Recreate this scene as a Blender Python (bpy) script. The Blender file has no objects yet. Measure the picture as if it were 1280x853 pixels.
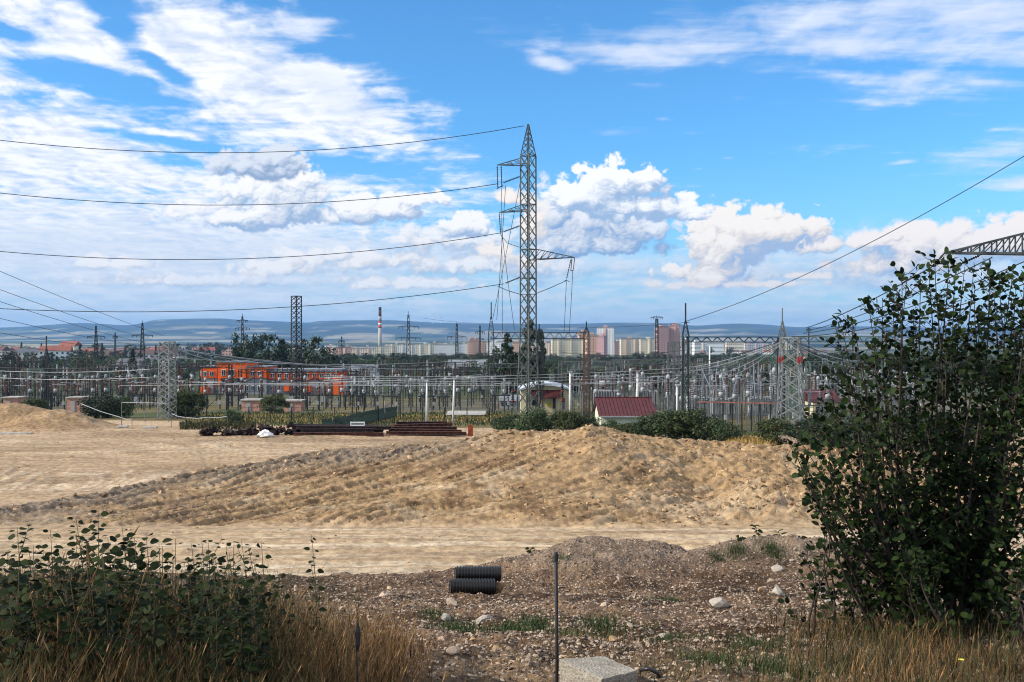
import bpy, bmesh, math, random, time
import numpy as np
from mathutils import Vector, Matrix, Euler
R = math.radians
T0 = time.time()
scene = bpy.context.scene
COL = scene.collection
random.seed(7)
rng = np.random.default_rng(7)

# ------------------------------------------------------------------ camera
EYE = 10.5                       # metres above the flat building ground
FPX, CXP, CYP = 1244.0, 640.0, 426.5     # focal length and centre in photo pixels (1280 wide)
cam_d = bpy.data.cameras.new('camera')
cam_d.sensor_width = 36.0
cam_d.lens = 36.0 * FPX / 1280.0
cam_d.clip_start = 0.05
cam_d.clip_end = 60000
cam = bpy.data.objects.new('camera', cam_d)
cam.location = (0, 0, EYE)
cam.rotation_euler = (R(90), 0, 0)
COL.objects.link(cam)
scene.camera = cam

# ------------------------------------------------------------------ light
SUN_DIR = Vector((-0.83, -0.20, 0.50)).normalized()      # towards the sun
SUN_EL = math.asin(SUN_DIR.z)
SUN_AZ = math.atan2(SUN_DIR.x, SUN_DIR.y)
sun_d = bpy.data.lights.new('sun', 'SUN')
sun_d.energy = 5.0
sun_d.angle = R(0.5)
sun_d.color = (1.0, 0.91, 0.77)
sun = bpy.data.objects.new('sun', sun_d)
sun.rotation_euler = SUN_DIR.to_track_quat('Z', 'Y').to_euler()
COL.objects.link(sun)

scene.view_settings.view_transform = 'Standard'
scene.view_settings.look = 'None'
scene.view_settings.exposure = 0.14
scene.view_settings.gamma = 1.0
scene.view_settings.use_curve_mapping = False
scene.render.engine = 'CYCLES'
cy = scene.cycles
cy.max_bounces = 5
cy.diffuse_bounces = 2
cy.glossy_bounces = 2
cy.transmission_bounces = 3
cy.volume_bounces = 0
cy.transparent_max_bounces = 6
cy.filter_width = 1.1
cy.use_denoising = True
cy.caustics_reflective = False
cy.caustics_refractive = False
cy.use_adaptive_sampling = True
cy.adaptive_threshold = 0.008


# small expression language for node trees
class X:
    tree = None
    def __init__(s, sock): s.s = sock
    @staticmethod
    def lift(v): return v
    def _m(s, op, *a):
        n = X.tree.nodes.new('ShaderNodeMath'); n.operation = op
        for i, v in enumerate((s,) + a):
            if isinstance(v, X): X.tree.links.new(v.s, n.inputs[i])
            else: n.inputs[i].default_value = v
        return X(n.outputs[0])
    def __add__(s, o): return s._m('ADD', o)
    __radd__ = __add__
    def __sub__(s, o): return s._m('SUBTRACT', o)
    def __rsub__(s, o): return (s * -1.0) + o
    def __mul__(s, o): return s._m('MULTIPLY', o)
    __rmul__ = __mul__
    def __truediv__(s, o): return s._m('DIVIDE', o)
    def max(s, o): return s._m('MAXIMUM', o)
    def min(s, o): return s._m('MINIMUM', o)
    def abs(s): return s._m('ABSOLUTE')
    def pow(s, o): return s._m('POWER', o)
    def sqrt(s): return s._m('SQRT')
    def sin(s): return s._m('SINE')
    def clamp(s):
        r = s._m('ADD', 0.0); r.s.node.use_clamp = True; return r
    def sstep(s, a, b, y0=0.0, y1=1.0, typ='SMOOTHSTEP'):
        n = X.tree.nodes.new('ShaderNodeMapRange'); n.interpolation_type = typ
        X.tree.links.new(s.s, n.inputs['Value'])
        for k, v in zip(('From Min', 'From Max', 'To Min', 'To Max'), (a, b, y0, y1)): n.inputs[k].default_value = v
        return X(n.outputs[0])

def xn(kind, **props):
    n = X.tree.nodes.new(kind)
    for k, v in props.items(): setattr(n, k, v)
    return n
def xset(n, name, v):
    if isinstance(v, X): X.tree.links.new(v.s, n.inputs[name])
    else: n.inputs[name].default_value = v
def xvec(x, y, z):
    n = xn('ShaderNodeCombineXYZ')
    for i, v in enumerate((x, y, z)): xset(n, i, v)
    return X(n.outputs[0])
def xvadd(a, b):
    n = xn('ShaderNodeVectorMath', operation='ADD'); xset(n, 0, a); xset(n, 1, b); return X(n.outputs[0])
def xvmul(a, b):
    n = xn('ShaderNodeVectorMath', operation='MULTIPLY'); xset(n, 0, a); xset(n, 1, b); return X(n.outputs[0])
def xsep(v):
    n = xn('ShaderNodeSeparateXYZ'); xset(n, 0, v); return [X(o) for o in n.outputs]
def xnoise(vec, scale=1.0, detail=5.0, rough=0.5, dist=0.0, lac=2.0):
    n = xn('ShaderNodeTexNoise'); xset(n, 'Vector', vec)
    for k, v in (('Scale', scale), ('Detail', detail), ('Roughness', rough), ('Distortion', dist), ('Lacunarity', lac)): xset(n, k, v)
    return X(n.outputs['Fac'])
def xnoisec(vec, scale=1.0, detail=5.0, rough=0.5):
    n = xn('ShaderNodeTexNoise'); xset(n, 'Vector', vec)
    for k, v in (('Scale', scale), ('Detail', detail), ('Roughness', rough)): xset(n, k, v)
    return X(n.outputs['Color'])
def xvoro(vec, scale=1.0, detail=0.0, rough=0.5, feature='F1', out='Distance', smooth=0.5, rnd=1.0):
    n = xn('ShaderNodeTexVoronoi', feature=feature); xset(n, 'Vector', vec)
    xset(n, 'Scale', scale); xset(n, 'Randomness', rnd)
    if 'Detail' in n.inputs: xset(n, 'Detail', detail); xset(n, 'Roughness', rough)
    if feature == 'SMOOTH_F1': xset(n, 'Smoothness', smooth)
    return X(n.outputs[out])
def xmix(f, a, b, mode='MIX'):
    n = xn('ShaderNodeMix', data_type='RGBA', blend_type=mode, clamp_factor=True)
    xset(n, 0, f)
    for i, v in ((6, a), (7, b)):
        if isinstance(v, X): X.tree.links.new(v.s, n.inputs[i])
        else: n.inputs[i].default_value = tuple(v) + ((1,) if len(v) == 3 else ())
    return X(n.outputs[2])
def xmapn(v, size=1.0):      # noise centred on 0
    return (v - 0.5) * (2.0 * size)

def srgb(r, g, b):
    f = lambda c: c / 12.92 if c <= .04045 else ((c + .055) / 1.055) ** 2.4
    return tuple(f(c / 255.0) for c in (r, g, b))

SKY_TINT = (0.70, 1.42, 1.90)
HAZE = 6.2e-5

# ------------------------------------------------------------------ cloud field (pure numpy, drawn over the Sky Texture)
def _hash(ix, iy, seed, per=None):
    if per: ix = np.mod(ix, per)
    h = (ix.astype(np.int64) * 374761393 + iy.astype(np.int64) * 668265263 + seed * 144665) & 0xFFFFFFFF
    h = ((h ^ (h >> 13)) * 1274126177) & 0xFFFFFFFF
    h = ((h ^ (h >> 16)) * 2246822519) & 0xFFFFFFFF
    return ((h ^ (h >> 15)) & 0xFFFFFF).astype(np.float32) / np.float32(0xFFFFFF)
def vnoise(x, y, seed=0, per=None):
    """gradient noise, about -1..1"""
    ix = np.floor(x); iy = np.floor(y)
    fx = (x - ix).astype(np.float32); fy = (y - iy).astype(np.float32)
    ix = ix.astype(np.int64); iy = iy.astype(np.int64)
    sx = fx * fx * fx * (fx * (fx * 6 - 15) + 10); sy = fy * fy * fy * (fy * (fy * 6 - 15) + 10)
    def g(a, b):
        t = _hash(ix + a, iy + b, seed, per) * np.float32(6.2831853)
        return np.cos(t) * (fx - a) + np.sin(t) * (fy - b)
    n0 = g(0, 0) * (1 - sx) + g(1, 0) * sx
    n1 = g(0, 1) * (1 - sx) + g(1, 1) * sx
    return (n0 * (1 - sy) + n1 * sy) * 1.5
def fbm(x, y, seed=0, octv=6, rough=0.55, per=None, lac=2):
    s = 0; a = 1.0; t = 0
    for k in range(octv):
        s = s + a * vnoise(x, y, seed + k * 17, per); t += a
        a *= rough; x = x * lac; y = y * lac
        if per: per = per * lac
    return s / t
def worley(x, y, seed=0, per=None):
    """round bumps: 1 at a cell's point, falling off like a dome"""
    ix = np.floor(x).astype(np.int64); iy = np.floor(y).astype(np.int64)
    best = np.full(x.shape, 9.0, np.float32)
    for a in (-1, 0, 1):
        for b in (-1, 0, 1):
            cx, cy_ = ix + a, iy + b
            px = cx + _hash(cx, cy_, seed, per); py = cy_ + _hash(cx, cy_, seed + 5, per)
            d = ((x - px) ** 2 + (y - py) ** 2).astype(np.float32)
            best = np.minimum(best, d)
    return 1.0 - np.clip(best, 0, 1.2)
def sst(x, a, b):
    t = np.clip((x - a) / (b - a), 0, 1)
    return t * t * (3 - 2 * t)

def cloud_layers(u, v):
    """u azimuth, v tangent of elevation -> rgb radiance (1 = white on the picture) and opacity"""
    PX = u * FPX; PY = v * FPX                      # 'photo pixels', right and up from straight ahead
    PER = 64                                        # azimuth lattice cells around the full turn
    K = PER / (2 * math.pi * FPX)
    def ell(cx, cy_, rx, ry, rot=0.0):
        a = math.atan((cx - CXP) / FPX); b = (CYP - cy_) / FPX * math.cos(a)
        X0, Y0 = a * FPX, b * FPX
        c, s = math.cos(math.radians(rot)), math.sin(math.radians(rot))
        p = ((PX - X0) * c + (PY - Y0) * s) / rx; q = ((PY - Y0) * c - (PX - X0) * s) / ry
        return 1.0 - np.sqrt(p * p + q * q)
    def many(l): return np.maximum.reduce([ell(*e) for e in l])
    rgb = np.zeros(u.shape + (3,), np.float32); alpha = np.zeros(u.shape, np.float32)
    def over(col, a):
        nonlocal rgb, alpha
        a = np.clip(a, 0, 1)
        na = a + alpha * (1 - a)
        w = (a / np.maximum(na, 1e-5))[..., None]
        rgb = rgb * (1 - w) + np.asarray(col, np.float32) * w
        alpha = na
    def lerp(a, b, t): return np.asarray(a, np.float32) * (1 - t[..., None]) + np.asarray(b, np.float32) * t[..., None]
    # ---- high deck, seen in perspective on a level plane
    el = np.arctan(np.maximum(v, -0.02)); z = np.sin(np.maximum(el, 0)) + 0.07; h = np.cos(el)
    X_ = np.sin(u) * h / z; Y_ = np.cos(u) * h / z
    n1 = fbm(X_ * 1.3, Y_ * 1.0, 3, 5, .55)
    n2 = fbm(X_ * 5.0 + n1, Y_ * 3.2, 11, 6, .62)
    n3 = fbm(X_ * 1.1 + 0.5 * n1, Y_ * 4.0, 23, 6, .60)
    rip = fbm(X_ * 6.0 + 1.2 * n1, Y_ * 9.0 + X_ * 1.6, 41, 5, .6)
    wht = many([(330, 100, 270, 92, -24), (235, 35, 120, 75, -40), (430, 150, 150, 48, -12), (60, 215, 400, 130, -8), (-120, 130, 250, 130, 0),
                (160, 300, 460, 120, 0), (-120, 0, 220, 120, -30), (100, 35, 90, 40, -35), (20, 15, 60, 40, 0)])
    gap = np.clip(many([(60, 84, 120, 24, -4), (150, 30, 34, 60, 30), (205, 85, 60, 14, -30), (215, 178, 110, 9, -6), (150, 118, 90, 8, -4), (430, 205, 130, 12, -6),
                        (240, 204, 80, 10, -3), (20, 45, 40, 16, -10)]), 0, 1)
    # unseen broken deck added overhead and behind, to warm the ambient light
    wht = np.maximum(wht, .46 * np.maximum(sst(np.abs(u), .62, 1.1) * sst(v, .02, .12), sst(v, .42, .75)) - 1.0 * (1 - np.maximum(sst(np.abs(u), .55, .9), sst(v, .40, .6))))
    d = wht * 1.15 + n1 * .55 + n2 * .85 * (.35 + .65 * sst(v, .03, .17)) + n3 * .75 * (.3 + .7 * sst(v, .03, .17)) + rip * .30 - gap * 1.1 + 0.12
    sh2 = fbm((X_ - .045) * 5.0 + n1, (Y_ + .02) * 3.2, 11, 6, .62)
    light = 0.74 + ((n2 - sh2) * 1.3 + rip * 0.75 + n3 * .3) * (.25 + .75 * sst(v, .03, .17)) + n1 * .2
    low = sst(v, .16, .05)
    light = np.clip(light - low * .18, 0, 1)
    col = lerp((.50, .62, .84), (1.0, 1.0, 1.02), light)
    over(col, sst(d, 0.0, 0.95) * .96)
    thin = many([(1040, 40, 380, 70, -4), (1300, 20, 330, 120, 0), (1150, 95, 100, 26, 24), (800, 66, 120, 22, -6), (1255, 190, 95, 22, 4), (1285, 232, 80, 14, 2),
                 (365, 40, 70, 40, -15), (688, 78, 46, 12, -22), (830, 148, 22, 7, 0), (910, 198, 22, 5, 0), (1125, 204, 30, 5, 6), (430, 120, 120, 30, -20)])
    d = thin * .95 + n3 * 1.15 + n1 * .5 + n2 * .55 + rip * .25 - .05
    over(lerp((.60, .70, .90), (.86, .90, 1.0), np.clip(.55 + rip * .5 + n2 * .5, 0, 1)), sst(d, 0.0, 1.15) * .85)
    over((.85, .91, 1.0), sst(n3 + n2 * .5, .28, .75) * sst(v, .33, .12) * .45)
    # ---- low grey haze layers over the hills
    s1 = fbm(PX * K * 3 + fbm(PX * K * 6, PY * K * 20, 58, 3, .5, PER * 6) * .5, PY * K * 14, 57, 6, .50, PER * 3)
    lowm = many([(150, 345, 620, 95), (420, 330, 300, 60), (980, 352, 560, 46), (640, 400, 3200, 46), (-900, 330, 800, 110), (2200, 330, 900, 110)])
    over(lerp((.52, .64, .80), (.80, .84, .90), sst(s1, -.6, .6)), sst(lowm * 1.2 + s1 * .6, -.05, .95) * .70)

    # ---- heaped clouds
    def heap(blobs, seed, size, lift=0.0, lit=(1.0, .985, .97), shade=(.30, .42, .62), warm=(1.0, .80, .62), warmth=0.0, op=1.0, soft=.10, rough=1.0, lx=-.62, ly=.62):
        m0 = np.maximum.reduce([ell(*b[:4]) for b in blobs])
        idx = np.nonzero((m0 > -.75) & (v < .45))
        if len(idx[0]) == 0: return
        x = PX[idx]; y = PY[idx]
        per = max(1, int(round(2 * math.pi * FPX / size))); k = per / (2 * math.pi * FPX)
        def mask(x_, y_):
            best = np.full(x_.shape, -9., np.float32)
            for b in blobs:
                a = math.atan((b[0] - CXP) / FPX); bb = (CYP - b[1]) / FPX * math.cos(a)
                p = (x_ - a * FPX) / b[2]; q = (y_ - bb * FPX) / b[3]
                q = np.where(q < 0, q * 1.35, q)                 # flatter underneath
                best = np.maximum(best, 1 - np.sqrt(p * p + q * q))
            return best
        wx = fbm(x * k * .8, y * k * .8, seed + 1, 4, .6) * size * .34; wy = fbm(x * k * .8 + 9.3, y * k * .8, seed + 2, 4, .6) * size * .34
        def hgt(x_, y_, octs):
            xx = (x_ + wx) * k * 1.5; yy = (y_ + wy) * k * 1.7
            s = 0; a = 1.0; t = 0; pr = None
            for o in range(octs):
                s = s + a * worley(xx * 2 ** o + o * 3.7, yy * 2 ** o, seed + 31 * o); t += a; a *= .55
            return s / t
        H0 = hgt(x, y, 5)
        M0 = mask(x, y)
        f = fbm(x * k * .5, y * k * .5, seed + 9, 5, .55)
        dd = M0 * 1.0 + (H0 - .74) * 1.7 + f * .75 + lift
        # relief of the billows -> light on their sunny side
        e = 1.6
        gx = (hgt(x + e, y, 5) - H0) / e; gy = (hgt(x, y + e, 5) - H0) / e
        E = size * .42
        HB = hgt(x + lx * E, y + ly * E, 2); MB = mask(x + lx * E * 1.6, y + ly * E * 1.6)
        DB = MB * 1.0 + (HB - .74) * 1.7 + f * .75 + lift
        relief = -(gx * lx + gy * ly) * size * .24
        occl = np.clip(dd, -.3, .9) - np.clip(DB, -.3, .9)       # thinner towards the sun: lit
        # height over the cloud's base
        num = 0; den = 0
        for b in blobs:
            a = math.atan((b[0] - CXP) / FPX); bb = (CYP - b[1]) / FPX * math.cos(a)
            p = (x - a * FPX) / b[2]; q = (y - bb * FPX) / b[3]
            w = np.clip(1.4 - np.sqrt(p * p + q * q), 0, 2) ** 3 + 1e-5
            num = num + q * w; den = den + w
        hb = num / den
        lum = .43 + relief * .44 + occl * .60 + np.clip(hb, -1.1, 1.1) * .52 + f * .30 + (H0 - .7) * .6
        lum = np.clip(lum, 0, 1)
        lum = lum * lum * (3 - 2 * lum)
        wt_ = .6 * warmth * np.clip(1.3 - np.abs(lum - .62) * 2.2, 0, 1)
        c_ = lerp(shade, lit, lum)
        c_ = c_ * (1 - wt_[:, None]) + np.asarray(warm, np.float32) * (.62 + .38 * lum[:, None]) * wt_[:, None]
        base_fade = sst(hb, -1.25, -.55)                          # undersides melt into haze
        a_ = sst(dd, 0.0, soft * 1.5 + .06 + (1 - base_fade) * .6) * op
        col = np.zeros(u.shape + (3,), np.float32); al = np.zeros(u.shape, np.float32)
        col[idx] = c_; al[idx] = a_
        over(col, al)
    far = dict(shade=(.40, .52, .70), warm=(1.0, .84, .72))
    # unseen directions carry the same weather
    for k_, az in enumerate((-2300, -1800, -1250, 1350, 1850, 2500, 3100, -2900)):
        heap([(CXP + FPX * math.tan(max(-1.5, min(1.5, az / FPX))) if abs(az) < 1500 else az, 300, 200, 60)], 300 + k_, 60)
    heap([(560, 300, 110, 24), (610, 335, 130, 20), (450, 325, 140, 18), (350, 338, 80, 14), (510, 355, 150, 12), (230, 352, 150, 12), (150, 330, 60, 10)], 71, 34, -.05, warmth=.55, op=.8, soft=.35, **far)
    heap([(300, 352, 120, 12), (120, 345, 90, 12), (400, 378, 200, 8)], 76, 30, -.1, op=.6, soft=.5, lit=(.80, .84, .92), shade=(.42, .53, .70))
    heap([(345, 250, 78, 36), (300, 272, 78, 22), (355, 225, 42, 24), (460, 264, 78, 20), (518, 250, 36, 12), (575, 284, 34, 18), (430, 270, 60, 16)], 83, 40, .08, soft=.16, shade=(.34, .47, .68))
    heap([(322, 208, 64, 22), (352, 196, 40, 12)], 91, 34, .06, lit=(.74, .79, .88), shade=(.27, .38, .58), soft=.22)
    heap([(960, 345, 250, 24), (1130, 345, 230, 34), (770, 330, 150, 26), (1010, 320, 180, 34), (640, 372, 160, 10), (560, 365, 120, 8)], 101, 60, -.05, lit=(.74, .79, .88), shade=(.28, .44, .68), warm=(.96, .80, .70), warmth=.4, op=.6, soft=.6)
    heap([(1075, 304, 90, 18), (1170, 306, 110, 28), (1265, 305, 100, 32), (1140, 330, 100, 20)], 115, 46, .05, lit=(.98, .93, .90), shade=(.36, .50, .72), warm=(1.0, .84, .70), warmth=.65, soft=.25)
    heap([(938, 294, 76, 32), (898, 318, 46, 30), (985, 292, 40, 26), (880, 345, 50, 22)], 121, 44, .12, lit=(1.0, .97, .93), shade=(.36, .48, .70), warm=(1.0, .84, .68), warmth=.75, soft=.12)
    heap([(872, 357, 70, 9), (950, 356, 90, 7), (1010, 346, 60, 6)], 131, 26, .0, lit=(1.0, .90, .82), shade=(.62, .66, .78), warm=(1.0, .82, .66), warmth=.8, op=.8, soft=.4)
    heap([(735, 275, 86, 34), (796, 290, 60, 22), (692, 268, 40, 44), (750, 306, 100, 22)], 141, 52, .04, lit=(.84, .88, .95), shade=(.24, .40, .66), soft=.2, warm=(1.0, .88, .76), warmth=.3)
    heap([(762, 232, 44, 27), (812, 232, 24, 24), (728, 250, 44, 20), (840, 268, 40, 14), (800, 262, 60, 18)], 147, 38, .16, lit=(1.0, 1.0, 1.0), shade=(.34, .48, .70), soft=.10)
    heap([(668, 285, 22, 44), (640, 250, 24, 16), (620, 315, 26, 14), (655, 330, 40, 16)], 153, 36, .05, lit=(1.0, .93, .86), shade=(.5, .6, .76), warm=(1.0, .85, .7), warmth=.7, soft=.35)
    return rgb, alpha
# ------------------------------------------------------------------ sky
world = bpy.data.worlds.new('World')
scene.world = world
world.use_nodes = True
wt = world.node_tree
wt.nodes.clear()
X.tree = wt
sky = xn('ShaderNodeTexSky', sky_type='NISHITA', sun_disc=False)
sky.sun_elevation = SUN_EL
sky.sun_rotation = SUN_AZ
sky.air_density = 1.0
sky.dust_density = 0.4
sky.ozone_density = 3.0
tc = xn('ShaderNodeTexCoord')
D = X(tc.outputs['Generated'])
dx, dy, dz = xsep(D)
U = dx._m('ARCTAN2', dy)                          # azimuth from straight ahead
V = dz / (dx * dx + dy * dy).sqrt().max(1e-4)     # tangent of elevation
EL = V._m('ARCTANGENT')

def cloud_image(name, w, h, u0, u1, v0, v1, to_tan):
    uu, vv = np.meshgrid(np.linspace(u0, u1, w, dtype=np.float32), np.linspace(v0, v1, h, dtype=np.float32))
    if to_tan: vv = np.tan(vv).astype(np.float32)
    rgb, a = cloud_layers(uu, vv)
    img = bpy.data.images.new(name, w, h, alpha=False, float_buffer=True, is_data=True)
    px = np.ones((h, w, 4), np.float32); px[..., :3] = rgb
    img.pixels.foreach_set(px.ravel())
    img2 = bpy.data.images.new(name + '_cover', w, h, alpha=False, float_buffer=True, is_data=True)
    px[..., :3] = a[..., None]
    img2.pixels.foreach_set(px.ravel())
    for i in (img, img2): i.update(); i.pack()
    out = []
    uvw = xvec((U - u0) / (u1 - u0), ((EL if to_tan else V) - v0) / (v1 - v0), 0.0)
    for i in (img, img2):
        n = xn('ShaderNodeTexImage', image=i, extension='EXTEND', interpolation='Linear')
        xset(n, 'Vector', uvw); out.append(X(n.outputs['Color']))
    return out
PW = 0.62
fineC, fineA = cloud_image('clouds_ahead', 2000, 560, -PW, PW, -0.01, 0.40, False)
domeC, domeA = cloud_image('clouds_all_round', 900, 225, -math.pi, math.pi, 0.0, 1.5707, True)
inside = (U.abs()._m('LESS_THAN', PW - .002)) * (V._m('LESS_THAN', 0.398))
cc = xmix(inside, domeC, fineC)
ca = xmix(inside, domeA, fineA)
skyc = xvmul(X(sky.outputs[0]), SKY_TINT)
skyc = xmix(V.sstep(0.20, -0.02) * 0.45, skyc, (4.3, 6.1, 7.9))
c = xmix(ca, skyc, xvmul(cc, (10.0, 10.0, 10.0)))
bg = xn('ShaderNodeBackground')
wt.links.new(c.s, bg.inputs['Color'])
bg.inputs['Strength'].default_value = 0.1
wo = xn('ShaderNodeOutputWorld')
wt.links.new(bg.outputs[0], wo.inputs['Surface'])
world.cycles.sampling_method = 'MANUAL'
world.cycles.sample_map_resolution = 512
# ------------------------------------------------------------------ helpers
def px2(px, Y):               # sideways position in metres of photo column px at depth Y
    return (px - CXP) / FPX * Y
def zat(py, Y):               # height in metres of photo row py at depth Y
    return EYE - (py - CYP) / FPX * Y
MATS = {}
def newmat(name, rough=0.9, spec=0.25):
    m = bpy.data.materials.new(name); m.use_nodes = True
    t = m.node_tree; X.tree = t
    b = t.nodes['Principled BSDF']
    b.inputs['Roughness'].default_value = rough
    b.inputs['Specular IOR Level'].default_value = spec
    MATS[name] = m
    return m, t, b
def simple(name, col, rough=0.85, var=0.15, scale=3.0, metal=0.0, spec=0.3, bump=0.0, col2=None, detail=4.0):
    m, t, b = newmat(name, rough, spec)
    tc = xn('ShaderNodeTexCoord'); P = X(tc.outputs['Object'])
    n = xnoise(P, scale, detail, 0.6)
    c2 = col2 or tuple(c * (1 - var * 1.6) for c in col)
    c1 = tuple(min(1, c * (1 + var)) for c in col)
    t.links.new(xmix(n.sstep(.32, .68), c2, c1).s, b.inputs['Base Color'])
    b.inputs['Metallic'].default_value = metal
    if bump:
        bp = xn('ShaderNodeBump'); xset(bp, 'Height', n); bp.inputs['Strength'].default_value = 1.0; bp.inputs['Distance'].default_value = bump
        t.links.new(bp.outputs[0], b.inputs['Normal'])
    return m
def mesh_from(name, verts, faces, mat=None, smooth=False, attrs=None):
    """verts (n,3) array, faces list of tuples or (m,k) array"""
    me = bpy.data.meshes.new(name)
    verts = np.asarray(verts, np.float32)
    if isinstance(faces, np.ndarray):
        k = faces.shape[1]; n = faces.shape[0]
        me.vertices.add(len(verts)); me.vertices.foreach_set('co', verts.ravel())
        me.loops.add(n * k); me.loops.foreach_set('vertex_index', faces.astype(np.int32).ravel())
        me.polygons.add(n); me.polygons.foreach_set('loop_start', np.arange(0, n * k, k, dtype=np.int32))
        me.polygons.foreach_set('loop_total', np.full(n, k, np.int32))
        me.update(calc_edges=True)
    else:
        me.from_pydata(verts.tolist(), [], faces); me.update()
    if smooth: me.polygons.foreach_set('use_smooth', np.ones(len(me.polygons), bool))
    if mat is not None: me.materials.append(mat)
    for an, arr in (attrs or {}).items():
        a = me.color_attributes.new(an, 'FLOAT_COLOR', 'POINT')
        full = np.ones((len(verts), 4), np.float32); full[:, :3] = arr
        a.data.foreach_set('color', full.ravel())
    return me
def link(name, me, parent=None, loc=None, rot=None, label=None, cat=None, group=None, kind=None, scl=None):
    o = bpy.data.objects.new(name, me); COL.objects.link(o)
    if parent is not None: o.parent = parent
    if loc is not None: o.location = loc
    if rot is not None: o.rotation_euler = rot
    if scl is not None: o.scale = scl
    if label: o['label'] = label
    if cat: o['category'] = cat
    if group: o['group'] = group
    if kind: o['kind'] = kind
    return o

# ------------------------------------------------------------------ height of the ground
_PY = np.array([-60, -8, 0, 5, 6.5, 9, 12, 15, 16, 17.5, 20, 28, 36, 39, 50, 60, 68, 80, 125, 150, 260, 500, 1000, 2500, 4500, 30000], float)
_PZ = np.array([9.6, 9.2, 8.92, 8.60, 8.36, 7.92, 7.42, 6.92, 6.72, 6.25, 5.3, 2.9, 1.35, 1.2, 0.95, 0.45, 0.15, 0, 0, -.7, -3.5, -5, -8.5, -20, -26, -26], float)
_cx = np.array([-60, -40, -28.8, -24.4, -20.7, -12.9, -6.4, -2.1, 2.0, 5.1, 8.2, 13.4, 17.5, 24, 35, 60])
_cY = np.array([48, 50, 56, 61, 65, 67, 66.5, 66, 65, 64, 64, 65, 65, 65, 64, 62])
_cZ = np.array([.5, .5, .75, 1.35, 1.9, 2.85, 3.55, 4.10, 4.45, 4.80, 4.25, 3.95, 3.65, 3.4, 3.0, 2.0])
def cubic(xq, xs, ys):
    """smooth (Hermite) interpolation"""
    i = np.clip(np.searchsorted(xs, xq) - 1, 0, len(xs) - 2)
    d = np.diff(ys) / np.diff(xs)
    m = np.concatenate([[d[0]], np.where(d[:-1] * d[1:] > 0, 2 * d[:-1] * d[1:] / (d[:-1] + d[1:] + 1e-12), 0), [d[-1]]])
    h = xs[i + 1] - xs[i]; t = np.clip((xq - xs[i]) / h, 0, 1)
    return ((2 * t**3 - 3 * t**2 + 1) * ys[i] + (t**3 - 2 * t**2 + t) * h * m[i] + (-2 * t**3 + 3 * t**2) * ys[i + 1] + (t**3 - t**2) * h * m[i + 1])
def bumpf(x, y, cx, cy_, rx, ry, p=1.0):
    r = np.clip(1 - np.sqrt(((x - cx) / rx) ** 2 + ((y - cy_) / ry) ** 2), 0, 1)
    return r * r * (3 - 2 * r) if p == 1 else r ** p
def ridged(n): return 1 - np.abs(n) * 2
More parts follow.
